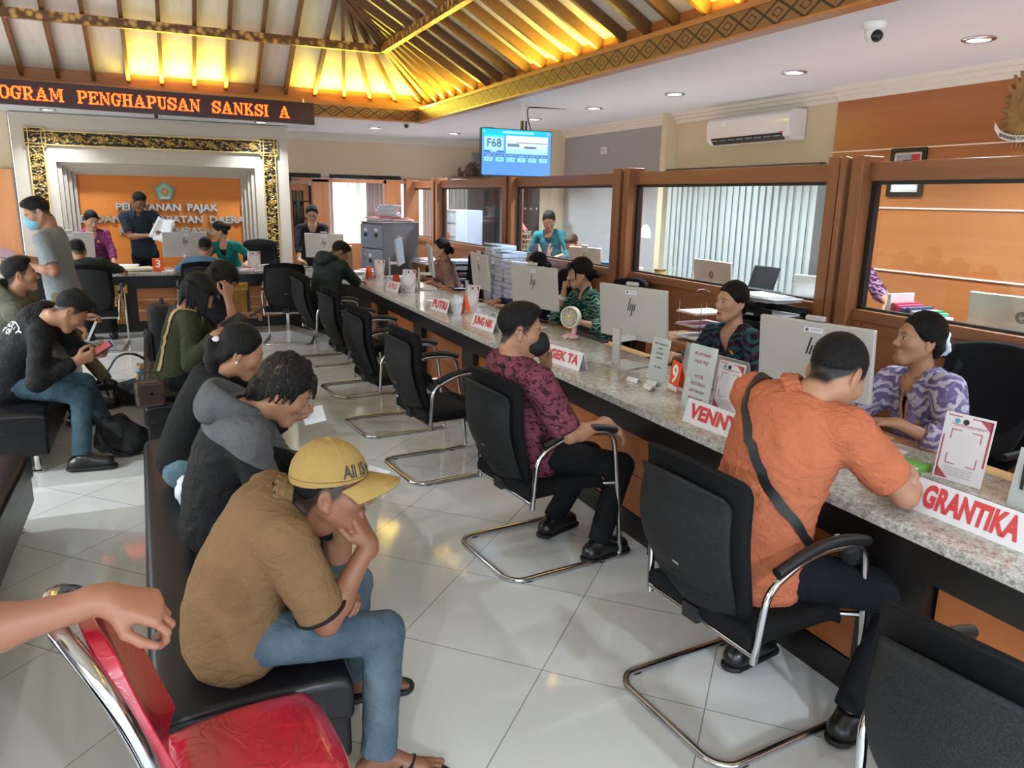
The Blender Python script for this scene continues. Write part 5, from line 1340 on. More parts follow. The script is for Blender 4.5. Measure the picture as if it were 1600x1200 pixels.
# gilded bird emblem
t = thing('bird_emblem', 'gilded bird emblem with a white ribbon high on the orange wall', 'emblem', (5.40, 3.48, 2.40), R(-90))
GW = plain('dull_gold', (150, 118, 74), .45, .3, var=.25)
for s in (-1, 1):
    S = SDF(.007)
    for k in range(9):
        a = R(98-k*17); L = .27-.012*k; S.cone((s*.045, 0, .06-.022*k), (s*(.05+.035+math.cos(a)*L*.55), 0, .06-.022*k+math.sin(a)*L*.85), .030, .012, .006)
        S.cone((s*.05, 0, .05-.022*k), (s*(.07+math.cos(a)*L*.30), 0, .05-.022*k+math.sin(a)*L*.45), .034, .026, .006)
    V_, Q_, g_ = S.surface(); V_[:, 1] = V_[:, 1]*.45-.02; np_mesh('wing', V_, Q_, GW, t)
    for k in range(0):
        a = R(100-k*15); L = .30-.012*k; r0 = Vector((s*.05, -.02, .02-.012*k))
        tip = r0+Vector((s*math.cos(a)*L*.62+s*.035, -.004*k, math.sin(a)*L*.8+.02))
        MB().tube([r0, (r0+tip)/2+Vector((s*.02, -.01, 0)), tip], [.012, .022, .008], 6, flat=.35).build('wing_feather', GW, t, smooth=True)
b = MB(); b.ball((0, -.045, 0), (.065, .042, .11), 14, 10); b.ball((0, -.04, .14), (.032, .035, .04), 10, 8); b.tube([(-.01, -.05, .145), (-.05, -.06, .135)], [.015, .003], 6); b.build('bird_body', GW, t, smooth=True)
b = MB(); [b.tube([(x*.5, -.02, -.08), (x*1.5, -.02, -.17), (x*2.0, -.02, -.27)], [.016, .022, .006], 6, flat=.4) for x in (-.045, -.03, -.015, 0, .015, .03, .045)]; b.build('tail', plain('light_gold', (190, 156, 104), .45, .3), t, smooth=True)
MB().hull([(-.045, -.075, .05), (.045, -.075, .05), (.045, -.075, -.02), (0, -.075, -.065), (-.045, -.075, -.02)][::-1], [(-.045, -.06, .05), (.045, -.06, .05), (.045, -.06, -.02), (0, -.06, -.065), (-.045, -.06, -.02)][::-1]).build('red_white_shield', plain('shield_red', (140, 40, 44), .5), t)
def rib(u, v): 
    s = u*2-1; return (s*.20, -.07-.012*math.cos(s*5), -.155-.06*(1-s*s)+.045*(v-.5)+.04*max(0, abs(s)-.8)/.2)
b = MB().sheet(rib, 24, 3, .004, (0, -1, 0)); b.build('ribbon', plain('ribbon_white', (226, 220, 214), .5), t, smooth=True, auto=False)
rm = text_mesh('BHINNEKA TUNGGAL IKA', .032, bold=.001, xs=.84)
for v in rm.vertices:
    s = v.co.x/.20; v.co = Vector((s*.20, -.0765-.012*math.cos(s*5), -.155-.06*(1-s*s)+v.co.y))
link_mesh('ribbon_lettering', rm, DK, t)
# tv
t = thing('hanging_screen', 'blue queue screen showing F68 hung from the ceiling', 'screen', (3.50, 7.62, 2.20), R(0))
TW, TH = .80, .46
MB().bb(-TW/2-.008, TW/2+.008, 0, .05, -TH/2-.008, TH/2+.008).build('housing', BLACKP, t, bevel=.005)
def scr(name, x0, x1, z0, z1, rgb, st=1.0, dep=.001, par=None):
    return MB().bb((x0-.5)*TW, (x1-.5)*TW, -dep, -dep+.0006, (z0-.5)*TH, (z1-.5)*TH).build(name, emit(name+'_light', rgb, st), par or t)
base_ = scr('display', 0, 1, 0, 1, (96, 158, 240), .95, .001)
kw = dict(par=base_)
scr('header_bar', 0, 1, .88, 1, (20, 196, 248), 1.0, .002, **kw); scr('header_text_band', .29, .74, .92, .96, (170, 240, 252), 1.0, .003, **kw); scr('call_head', .03, .31, .83, .88, (40, 222, 240), 1, .002, **kw)
scr('call_panel', .03, .31, .54, .83, (168, 224, 250), 1.0, .002, **kw); scr('call_foot', .03, .31, .50, .53, (50, 110, 170), 1, .002, **kw); scr('call_foot_text', .12, .21, .505, .53, (190, 230, 250), 1, .003, **kw)
scr('building_photo', .34, .95, .48, .87, (206, 240, 250), 1.0, .002, **kw); scr('photo_sky', .34, .95, .72, .87, (236, 250, 254), 1.05, .003, **kw); scr('photo_road', .34, .95, .48, .58, (168, 230, 236), 1, .003, **kw)
scr('photo_trees', .36, .53, .63, .70, (110, 150, 160), .9, .004, **kw); scr('photo_roof', .48, .94, .715, .735, (150, 140, 160), .9, .004, **kw); scr('photo_cars', .60, .78, .60, .65, (100, 130, 150), .9, .004, **kw); scr('photo_house', .54, .70, .64, .71, (224, 236, 246), 1, .0035, **kw)
text('F68', .115, plane_mat((-.5*TW+.17*TW, -.0032, .17*TH+.01), (1, 0, 0), (0, 0, 1)), emit('screen_dark_text', (60, 100, 140), .8), base_, bold=.001)
for k, s_ in enumerate(('A25', 'F68', 'C19', 'E7', 'G31', 'C3')):
    x0 = .035+.1585*k; q_ = scr('window_tile', x0, x0+.115, .30, .395, (150, 226, 250), 1, .002, **kw); scr('tile_head', x0, x0+.115, .41, .455, (50, 104, 160), .9, .002, par=base_); scr('tile_head_text', x0+.015, x0+.10, .425, .44, (190, 226, 246), .9, .003, par=base_)
    text(s_, .035, plane_mat(((x0+.0575-.5)*TW, -.0032, (.347-.5)*TH), (1, 0, 0), (0, 0, 1)), emit('screen_mid_text', (80, 130, 170), .8), q_)
b = MB().box((-.5*TW+.035*TW, -.003, .44*TH), (.012, .001, .018)); b.build('corner_mark', emit('white_mark', (210, 250, 255), 1), base_); b = MB().box((.45*TW, -.003, .44*TH), (.02, .001, .024)); b.build('red_corner_mark', emit('pink_mark', (240, 130, 170), 1), base_)
MB().cyl((.09, .04, TH/2), (.09, .04, .50), .022).build('ceiling_pole', WHITEP, t); MB().bb(.06, .12, .02, .06, TH/2-.02, TH/2+.10).build('swivel_bracket', BLACKP, t); MB().cyl((.09, .04, .485), (.09, .04, .50), .05).build('ceiling_plate', WHITEP, t)
MB().tube(arc_pts([(.18, .04, TH/2), (.14, .05, .36), (.135, .05, .47), (.6, .06, .485)], .04, 4), .006, 6).build('cable', BLACKP, t, smooth=True)
o = MB().bb(3.64, 4.66, 7.64, 7.67, 2.682, 2.70).build('cable_trunking', WHITEP); tag(o, 'white cable trunking along the ceiling right of the screen', 'cable duct')
# cctv domes
def cctv(x, y, lab, s=1.0):
    t = thing('security_camera', lab, 'camera', (x, y, CEIL), 0, 'security cameras under the ceiling')
    MB().lathe([(.001, 0), (.05*s, 0), (.05*s, -.02*s), (.042*s, -.03*s), (.001, -.03*s)], seg=20).build('mount', WHITEP, t, smooth=True)
    b = MB().ball((0, 0, -.048*s), .040*s, 16, 12); b.build('ball', WHITEP, t, smooth=True)
    b = MB().ball((-.012*s, -.026*s, -.058*s), .026*s, 14, 10); b.build('lens', BLACKP, t, smooth=True)
cctv(3.66, 3.30, 'white dome camera right of the carved frieze', 1.25)
cctv(3.10, 10.28, 'small camera at the inner corner of the carved frieze')
cctv(.09, 10.95, 'small camera above the centre of the gold arch')
# carved ornament on shelf over the partition
t = thing('carved_ornament', 'dark carved wooden ornament on a white shelf above the partition', 'sculpture', (4.92, 12.55, 2.05))
MB().bb(-.34, .34, -.10, .10, -.03, -.005).build('shelf', WHITEP, t, bevel=.004); MB().bb(-.30, .24, -.07, .07, -.005, .04).build('plinth', plain('carving_base', (128, 104, 76), .6), t)
b = MB(); rr = random.Random(12)
for k in range(46):
    a = rr.uniform(0, PI); r_ = rr.uniform(.03, .22); c = (-.02+r_*math.cos(a), rr.uniform(-.04, .04), .04+r_*.95*math.sin(a)+.02)
    pts = [(c[0]+.035*math.cos(q+k)*(1-q/7), c[1]+.01*q/5, c[2]+.035*math.sin(q+k)*(1-q/7)) for q in range(6)]
    b.tube(pts, [.014, .016, .014, .012, .009, .004], 6)
b.ball((-.02, 0, .10), (.10, .05, .09), 12, 8); b.ball((-.22, 0, .10), (.03, .04, .09), 8, 6); b.ball((.17, 0, .08), (.03, .035, .07), 8, 6); b.build('carving', plain('weathered_teak', (96, 76, 60), .6, var=.35), t, smooth=True)
# partition is at x 3.8: the shelf rests on it

# ---- bags
CLOTHB = plain('black_bag_cloth', (18, 18, 21), .75, bump=.4, bscale=40)
def blob(name, parts, m, parent=None, h=.012, wr=.006, seed=0, freq=22):
    S = SDF(h); 
    for p in parts: S.add(*p)
    return S.mesh(name, m, parent, wrinkle=wr, seed=seed, freq=freq)
# ================================================================ PEOPLE
def skin_mat():
    t = NT('skin'); a = t.n.new('ShaderNodeVertexColor'); a.layer_name = 'Col'
    t.set(a.outputs[0], .48, 0, .4); t.b.inputs['Subsurface Weight'].default_value = .06; t.b.inputs['Subsurface Radius'].default_value = (.01, .004, .002); t.b.inputs['Subsurface Scale'].default_value = .5
    t.bump(t.noise(t.coord(), 220, 2), .06, .001); return t.m
SKINM = skin_mat()
def hair_mat(name, rgb, streak=None):
    t = NT(name); v = t.coord('Object', (60, 60, 9)); n = t.noise(v, 2.2, 4, .6, 1.5); c = lin(rgb)
    col = t.ramp(n, [(.35, c), (.7, tuple(x*1.6+.001 for x in c))])
    if streak:
        n2 = t.noise(t.coord('Object', (70, 70, 16)), 1.0, 3, .6, 1.0); col = t.mix(t.ramp(n2, [(.58, (0, 0, 0)), (.74, (1, 1, 1))]), col, lin(streak))
    t.set(col, .52, 0, .22); t.bump(n, .9, .008); return t.m
HAIRB = hair_mat('black_hair', (10, 9, 9)); HAIRS = hair_mat('streaked_hair', (12, 10, 9), (112, 90, 50))
HAIRD = hair_mat('cropped_hair', (12, 11, 11))
KC = .66
def klin(c): return tuple(q*KC for q in lin(c))
def cloth(name, rgb, rough=.85, var=.07, bump=.25):
    t = NT(name); c = tuple(q*KC for q in lin(rgb)); n = t.noise(t.coord(), 7, 4); t.set(t.ramp(n, [(.3, tuple(x*(1-var) for x in c)), (.7, tuple(x*(1+var) for x in c))]), rough, 0, .25)
    b = t.noise(t.coord(), 420, 2); f = t.noise(t.coord(), 13, 4, .6, 1.0); f2 = t.noise(t.coord('Object', (1, 1, 1.6)), 19, 3, .5, 2.2); t.bump(t.math('ADD', t.math('MULTIPLY', b, .10), t.math('ADD', f, t.math('MULTIPLY', f2, .6))), min(1, bump*2.2), .02); return t.m
def denim(name, a, b):
    t = NT(name); n = t.noise(t.coord(), 5, 4, .6); n2 = t.noise(t.coord('Object', (300, 300, 300)), 1, 2); f = t.math('ADD', t.math('MULTIPLY', n, .8), t.math('MULTIPLY', n2, .2))
    t.set(t.ramp(f, [(.32, klin(a)), (.66, klin(b))]), .85, 0, .2); t.bump(t.math('ADD', t.math('MULTIPLY', n2, .2), t.noise(t.coord(), 15, 4, .6, 2)), .6, .02); return t.m
def batik(name, base, mid, lite, sc=16, seed=0):
    t = NT(name); v = t.coord('Object', (1, 1, 1), (seed, seed*2, 0)); vo = t.new('ShaderNodeTexVoronoi', feature='DISTANCE_TO_EDGE'); vo.inputs['Scale'].default_value = sc
    w_ = t.new('ShaderNodeTexWave', wave_type='RINGS'); w_.inputs['Scale'].default_value = sc*.5; w_.inputs['Distortion'].default_value = 12; w_.inputs['Detail'].default_value = 2; w_.inputs['Detail Scale'].default_value = 1.4
    n = t.noise(v, sc*.8, 3, .6, 3.0); t.l(v, vo.inputs['Vector']); t.l(v, w_.inputs['Vector'])
    a = t.ramp(n, [(.50, (0, 0, 0)), (.53, (1, 1, 1))]); b = t.ramp(w_.outputs['Fac'], [(.55, (0, 0, 0)), (.62, (1, 1, 1))])
    c = t.mix(a, klin(base), klin(mid)); c = t.mix(b, c, klin(lite)); c = t.mix(t.ramp(vo.outputs['Distance'], [(.008, (.6, .6, .6)), (.03, (0, 0, 0))]), c, klin(base))
    t.set(c, .8, 0, .25); t.bump(t.noise(t.coord(), 15, 4, .6, 2.0), .5, .02); return t.m

def head_axes(yaw, pitch, roll=0):
    """yaw: compass angle of the gaze, 0 = +y, 90 = +x ; pitch: nod down positive ; returns columns right, forward, up"""
    y = R(yaw); p = R(pitch); f = np.array([math.sin(y)*math.cos(p), math.cos(y)*math.cos(p), -math.sin(p)])
    r = np.array([math.cos(y), -math.sin(y), 0.]); u = np.cross(r, f)
    c, s = math.cos(R(roll)), math.sin(R(roll)); r2 = r*c-u*s; u2 = u*c+r*s   # roll>0 tips the crown to the person's right... 
    return np.stack([r2, f, u2], 1)
def ik(a, c, l1, l2, pole):
    a = np.asarray(a, float); c = np.asarray(c, float); d = c-a; D = np.linalg.norm(d)
    if D > (l1+l2)*.995: d = d/D*(l1+l2)*.995; c = a+d; D = np.linalg.norm(d)
    if D < abs(l1-l2)*1.02: D = abs(l1-l2)*1.02
    u = d/np.linalg.norm(d); x = (l1*l1-l2*l2+D*D)/(2*D); h = math.sqrt(max(0, l1*l1-x*x)); p = np.asarray(pole, float); p = p-u*(p@u); p = unit(p)
    return a+u*x+p*h, c
def smoothst(x, a, b): t = np.clip((x-a)/(b-a), 0, 1); return t*t*(3-2*t)

def head_sdf(S, H, M, sc, fem, chin=True):
    P = lambda x, y, z: H+M@np.array([x, y, z])*sc
    e = lambda c, r, k=.02, mode='u': S.ell(P(*c), np.array(r)*sc, M, k*sc, mode=mode)
    e((0, -.014, .036), (.075, .093, .083), .02); e((0, .020, -.030), (.060 if fem else .063, .070, .080), .05)
    w_ = .046 if fem else .052
    for s in (-1, 1):
        S.cone(P(s*.056, -.002, -.050), P(s*.022, .060, -.100), .018*sc, .016*sc, .035*sc)
        e((s*.040, .060, -.024), (.024, .022, .020), .03)
        e((s*.014, .073, -.038), (.008, .010, .008), .008) if False else None
    S.cone(P(-.012, .070, -.098), P(.012, .070, -.098), .017*sc, .017*sc, .035*sc)
    S.cone(P(-.030, .080, .022), P(.030, .080, .022), .010*sc, .010*sc, .022*sc)
    for s in (-1, 1): e((s*.030, .099, .003), (.016, .014, .011), .014, 's')
    S.cone(P(0, .084, .012), P(0, .106, -.028), .0085*sc, .0105*sc, .014*sc)
    S.cone(P(0, .108, -.032), P(0, .100, -.036), .0105*sc, .010*sc, .008*sc)
    for s in (-1, 1): e((s*.013, .098, -.036), (.0085, .010, .0075), .007)
    for s in (-1, 1): e((s*.030, .0805, .001), (.0155, .011, .0105), .006)          # lids over the eyeball
    S.cone(P(-.017, .0865, -.064), P(.017, .0865, -.064), .0065*sc, .0065*sc, .008*sc); S.cone(P(-.010, .091, -.063), P(.010, .091, -.063), .006*sc, .006*sc, .008*sc)
    S.cone(P(-.013, .088, -.074), P(.013, .088, -.074), .0075*sc, .0075*sc, .006*sc)
    S.cone(P(-.020, .0975, -.0690), P(.020, .0975, -.0690), .0012*sc, .0012*sc, .004*sc, mode='s')
    for s in (-1, 1):
        # ears: a tilted rim with a hollow
        Rm = M@np.array([[math.cos(s*.25), -math.sin(s*.25), 0], [math.sin(s*.25), math.cos(s*.25), 0], [0, 0, 1.]])
        S.ell(P(s*.080, -.012, -.008), np.array((.009, .019, .032))*sc, Rm, .008*sc); S.ell(P(s*.092, -.009, -.004), np.array((.010, .011, .020))*sc, Rm, .006*sc, mode='s')
        S.ell(P(s*.078, -.004, -.034), np.array((.008, .010, .010))*sc, Rm, .006*sc)
def head_colour(V, H, M, sc, skin, fem, scalp, mask=False, lips=None, open_eye=True, brow=None):
    q = ((V-H)@M)/sc; x, y, z = np.abs(q[:, 0]), q[:, 1], q[:, 2]
    base = np.tile(np.array(skin, np.float32), (len(V), 1))
    n = np.sin(V@np.array([61, 37, 53.]))*np.sin(V@np.array([-29, 71, 43.])); base *= (1+.03*n)[:, None]
    def mix(w_, c): nonlocal base; base = base*(1-w_[:, None])+np.array(c, np.float32)*w_[:, None]
    front = (y > .045)
    # cheeks slightly redder
    mix(.16*np.exp(-(((x-.042)/.022)**2+((z+.030)/.020)**2))*front, (skin[0]*1.06, skin[1]*.80, skin[2]*.78))
    lc = lips or (skin[0]*.86, skin[1]*.55, skin[2]*.55)
    wl = np.exp(-((x/.021)**4+((z+.069)/.0095)**4))*(y > .07); mix(wl*.85, lc)
    wb = np.exp(-(((x-.031)/.019)**4+((z-.0235-.10*(x-.018)+1.6*np.maximum(0, x-.038)**1*.5)/(.0035 if fem else .0048))**2))*(y > .05); mix(np.clip(wb, 0, 1)*.88, brow or (.018, .014, .012))
    if open_eye:
        ww = (((x-.030)/.0135)**2+((z-.001)/.0050)**2 < 1) & (y > .06); mix(ww*.9, (.62, .58, .55))
        wi = (((x-.031)/.0058)**2+((z-.001)/.0058)**2 < 1) & ww; mix(wi*1., (.012, .009, .008))
    wlash = np.exp(-(((x-.030)/.0155)**6+((z-.0068-(-.25*((x-.030)/.015)**2*.006))/.0018)**2))*(y > .06); mix(np.clip(wlash, 0, 1)*(.9 if fem or open_eye else .75), (.012, .009, .008))
    if not open_eye:
        w2 = np.exp(-(((x-.030)/.0155)**6+((z+.0055)/.0014)**2))*(y > .06); mix(w2*.8, (.015, .011, .01))
    scalp = max(scalp, .85)
    if scalp:   # cropped sides and stubble region
        zc = zhair(y); w_ = smoothst(z-zc, -.008 if fem else -.014, .014)*(1-(np.abs(q[:, 0]) > .0785)*(z < .03)); mix(np.clip(w_, 0, 1)*scalp, (.011, .009, .009))
    if not fem:
        w_ = np.exp(-((x/.026)**4+((z+.052)/.006)**2))*(y > .07); mix(w_*.35, (.03, .022, .02))
        w_ = np.exp(-((x/.022)**4+((z+.098)/.012)**2))*(y > .05); mix(w_*.2, (.03, .022, .02))
    return base
_ZY = np.array([-.13, -.065, -.045, -.022, -.006, .012, .030, .048, .070, .090]); _ZZ = np.array([-.078, -.070, -.035, .006, .014, -.008, .006, .040, .066, .082])
def zhair(y): return np.interp(y, _ZY, _ZZ)

def smax(a, b, k): h = np.maximum(k-np.abs(a-b), 0)/k; return np.maximum(a, b)+h*h*k*.25
def hair_build(kind, H, M, sc, h, m, parent, org, seed=0):
    P = lambda x, y, z: H+M@np.array([x, y, z])*sc
    S = SDF(h)
    def cap(rx, ry, rz, cy, cz, hl=0.0, back=0.0, ear=0.0, part=True):
        c = P(0, cy, cz); r = np.array((rx, ry, rz), np.float32)*sc; Mr = np.asarray(M, np.float32); Hc = A3(H)
        def f(Q):
            q = (Q-A3(c))@Mr; k0 = np.sqrt(((q/r)**2).sum(-1)); k1 = np.sqrt(((q/(r*r))**2).sum(-1))+1e-6; d = k0*(k0-1)/k1
            w_ = ((Q-Hc)@Mr)/sc; zz = zhair(w_[..., 1])+hl-back*(w_[..., 1] < -.03)*np.clip((-.03-w_[..., 1])*8, 0, 1)-.016*np.clip((np.abs(w_[..., 0])-.038)*45, 0, 1)*(w_[..., 1] > .0)
            return smax(d, (zz-w_[..., 2])*.8*sc, .014*sc)
        e = np.sqrt(((np.asarray(M)*r)**2).sum(1)); S.fn(f, c-e, c+e, .008)
        c2 = P(0, -.050, -.024); r2 = np.array((.070, .056, .066), np.float32)*sc*(rx/.0785)
        def f2(Q):
            q = (Q-A3(c2))@Mr; k0 = np.sqrt(((q/r2)**2).sum(-1)); k1 = np.sqrt(((q/(r2*r2))**2).sum(-1))+1e-6; d = k0*(k0-1)/k1
            w_ = ((Q-Hc)@Mr)/sc; zz = zhair(w_[..., 1])+hl-back*(w_[..., 1] < -.03)*np.clip((-.03-w_[..., 1])*8, 0, 1)
            return np.maximum(smax(d, (zz-w_[..., 2])*.8*sc, .012*sc), (w_[..., 1]+.012)*sc)
        e2 = np.sqrt(((np.asarray(M)*r2)**2).sum(1))
        if hl < .012: S.fn(f2, c2-e2, c2+e2, .02)
    if kind == 'short':
        cap(.080, .098, .090, -.014, .040, .014); S.ell(P(0, .030, .100), np.array((.060, .055, .028))*sc, M, .03*sc)
    elif kind == 'quiff':
        cap(.080, .098, .092, -.014, .040, .014); S.ell(P(.0, .055, .105), np.array((.056, .045, .032))*sc, M, .03*sc); S.cone(P(-.04, .085, .085), P(.045, .090, .088), .016*sc, .016*sc, .02*sc); S.ell(P(0, -.01, .112), np.array((.062, .07, .026))*sc, M, .03*sc)
    elif kind == 'crop':
        cap(.0785, .0965, .0875, -.014, .0375, .0121)
    elif kind == 'mop':
        cap(.087, .106, .098, -.016, .040, -.010, .03); rr = random.Random(seed)
        for k in range(34):
            a = rr.uniform(-PI, PI); b = rr.uniform(.15, 1.2); c = np.array([.082*math.sin(b)*math.cos(a), -.014+.10*math.sin(b)*math.sin(a), .04+.094*math.cos(b)])
            d = np.array([rr.uniform(-.02, .02), rr.uniform(-.01, .035), -rr.uniform(.01, .035)]); S.cone(P(*c), P(*(c+d)), .012*sc, .005*sc, .008*sc)
        for k in range(9): x = -.055+.0138*k; S.cone(P(x, .070, .085), P(x+rr.uniform(-.01, .01), .098, .045+rr.uniform(-.012, .01)), .014*sc, .005*sc, .01*sc)
        for s in (-1, 1):
            for k in range(4): S.cone(P(s*.080, .035-.02*k, .03), P(s*.082, .035-.022*k, -.02-.01*k), .012*sc, .005*sc, .012*sc)
        S.cone(P(-.04, -.095, -.03), P(-.03, -.095, -.085), .022*sc, .010*sc, .02*sc); S.cone(P(.04, -.095, -.03), P(.03, -.095, -.085), .022*sc, .010*sc, .02*sc); S.cone(P(0, -.1, -.03), P(0, -.1, -.09), .024*sc, .010*sc, .02*sc)
    elif kind in ('bun', 'lowbun', 'pony', 'highpony'):
        cap(.0850, .0995, .0955, -.016, .040, -.004, .025)
        for s in (-1, 1): S.cone(P(s*.076, .02, .03), P(s*.070, -.05, -.010), .012*sc, .016*sc, .02*sc)
        if kind == 'bun': S.ell(P(0, -.125, .020), np.array((.046, .040, .044))*sc, M, .012*sc)
        if kind == 'lowbun': S.ell(P(0, -.122, -.022), np.array((.044, .036, .040))*sc, M, .012*sc); S.ell(P(.02, -.135, -.052), np.array((.026, .022, .026))*sc, M, .012*sc)
        if kind in ('pony', 'highpony'):
            pts = [(0, -.100, .012), (0, -.140, -.010), (.004, -.150, -.080), (.0, -.142, -.165), (-.006, -.128, -.250), (-.012, -.115, -.325), (-.02, -.105, -.375)]
            rs = [.022, .034, .036, .034, .030, .022, .008]
            if kind == 'highpony': pts = [(0, -.09, .01), (0, -.125, -.01), (0, -.14, -.06), (0, -.13, -.12)]; rs = [.02, .028, .026, .01]
            up = np.array([0, 0, -1.])
            B = P(*pts[0]); cur = B; last = pts[0]; pp = [B]
            for a, b in zip(pts, pts[1:]):
                d = (np.array(b)-np.array(a)); wd = M@np.array([d[0], d[1], 0])*.8+np.array([0, 0, d[2]]); cur = cur+wd*sc; pp.append(cur)
            for i in range(len(pp)-1): S.cone(pp[i], pp[i+1], rs[i]*sc, rs[i+1]*sc, .02*sc)
    elif kind in ('bob', 'messybob'):
        cap(.089, .108, .099, -.018, .040, -.02, .06)
        z1 = -.12 if kind == 'bob' else -.14
        for s in (-1, 1):
            for k in range(6):
                y_ = .045-.027*k; a_ = P(s*.079, y_, .025); S.cone(a_, a_+(M@np.array([0, .012, -.055])+np.array([0, 0, -.085-.012*(k % 3)]))*sc, .018*sc, .007*sc, .012*sc)
        for k in range(6): x_ = -.055+.022*k; a_ = P(x_, -.095, .0); S.cone(a_, a_+(M@np.array([0, -.01, -.06])+np.array([0, 0, -.075-.012*(k % 2)]))*sc, .024*sc, .009*sc, .016*sc)
        for k in range(7): x = -.05+.0167*k; S.cone(P(x, .075, .085), P(x*1.15, .096, .040), .012*sc, .006*sc, .01*sc)
    elif kind == 'fringebun':
        cap(.084, .103, .096, -.016, .041, -.008, .03)
        for k in range(8): x = -.055+.0157*k; S.cone(P(x, .072, .088), P(x*1.1, .098, .034+.004*abs(k-3.5)), .013*sc, .006*sc, .01*sc)
        for s in (-1, 1): S.cone(P(s*.077, .045, .04), P(s*.074, .052, -.045), .013*sc, .004*sc, .012*sc); S.cone(P(s*.080, .02, .03), P(s*.074, -.05, -.015), .014*sc, .018*sc, .02*sc)
        S.ell(P(0, -.120, -.030), np.array((.036, .038, .040))*sc, M, .014*sc)
        for k in range(6): S.cone(P((k-2.5)*.008, -.13, -.035), P((k-2.5)*.022, -.172+.004*k, -.050-.006*k), .011*sc, .004*sc, .006*sc)
    V, Q, g = S.surface(); V = V+g*(wrink(V, seed, 60)*.0016)[:, None]
    return np_mesh('hair', V, Q, m, parent, org)

def hand_sdf(S, W, f, n, side, curl, sc=1.0, thumb=.3, spread=.10, fcurl=None):
    """W wrist, f finger direction, n back-of-hand normal, side +1 right -1 left"""
    f = unit(f); n = unit(np.asarray(n)-f*(np.asarray(n)@f)); t = np.cross(n, f)*side; s_ = sc
    kn = []
    xs = [.030, .010, -.011, -.030]; ys = [.088, .092, .086, .076]; L = [.074, .082, .076, .060]; r0 = [.0088, .0090, .0085, .0075]
    for i in range(4):
        a = W+(f*.006+t*xs[i]*.55)*s_; b = W+(f*ys[i]+t*xs[i]-n*.002*abs(i-1.5))*s_; kn.append(b); S.cone(a, b, .0155*s_, .0118*s_, .016*s_, flat=None)
    S.cone(W-f*.02*s_, W+f*.01*s_, .0235*s_, .021*s_, .02*s_, flat=(n, .80))
    for i in range(4):
        c = curl if fcurl is None else fcurl[i]; th = 0; p = kn[i]; fr = [.46, .30, .24]; rr = [r0[i]*1.02, r0[i]*.93, r0[i]*.86, r0[i]*.74]
        for j, ang in enumerate((c*78+4, c*95+6, c*58+4)):
            th += R(ang); d = f*math.cos(th)-n*math.sin(th)+t*((1.5-i)*spread*(1-c)); d = unit(d); q = p+d*L[i]*fr[j]*s_
            S.cone(p, q, rr[j]*s_, rr[j+1]*s_, .003*s_); p = q
    p = W+(f*.022+t*.022-n*.006)*s_; d1 = unit(f*.62+t*(.85-thumb*.6)-n*(.25+thumb*.55)); q = p+d1*.042*s_; S.cone(p, q, .0155*s_, .0118*s_, .014*s_)
    d2 = unit(f*.90+t*(.38-thumb*.7)-n*(.12+thumb*.45)); q2 = q+d2*.032*s_; S.cone(q, q2, .0112*s_, .0100*s_, .003*s_)
    d3 = unit(f*.95+t*(.15-thumb*.8)-n*(.10+thumb*.40)); q3 = q2+d3*.026*s_; S.cone(q2, q3, .0098*s_, .0080*s_, .003*s_)

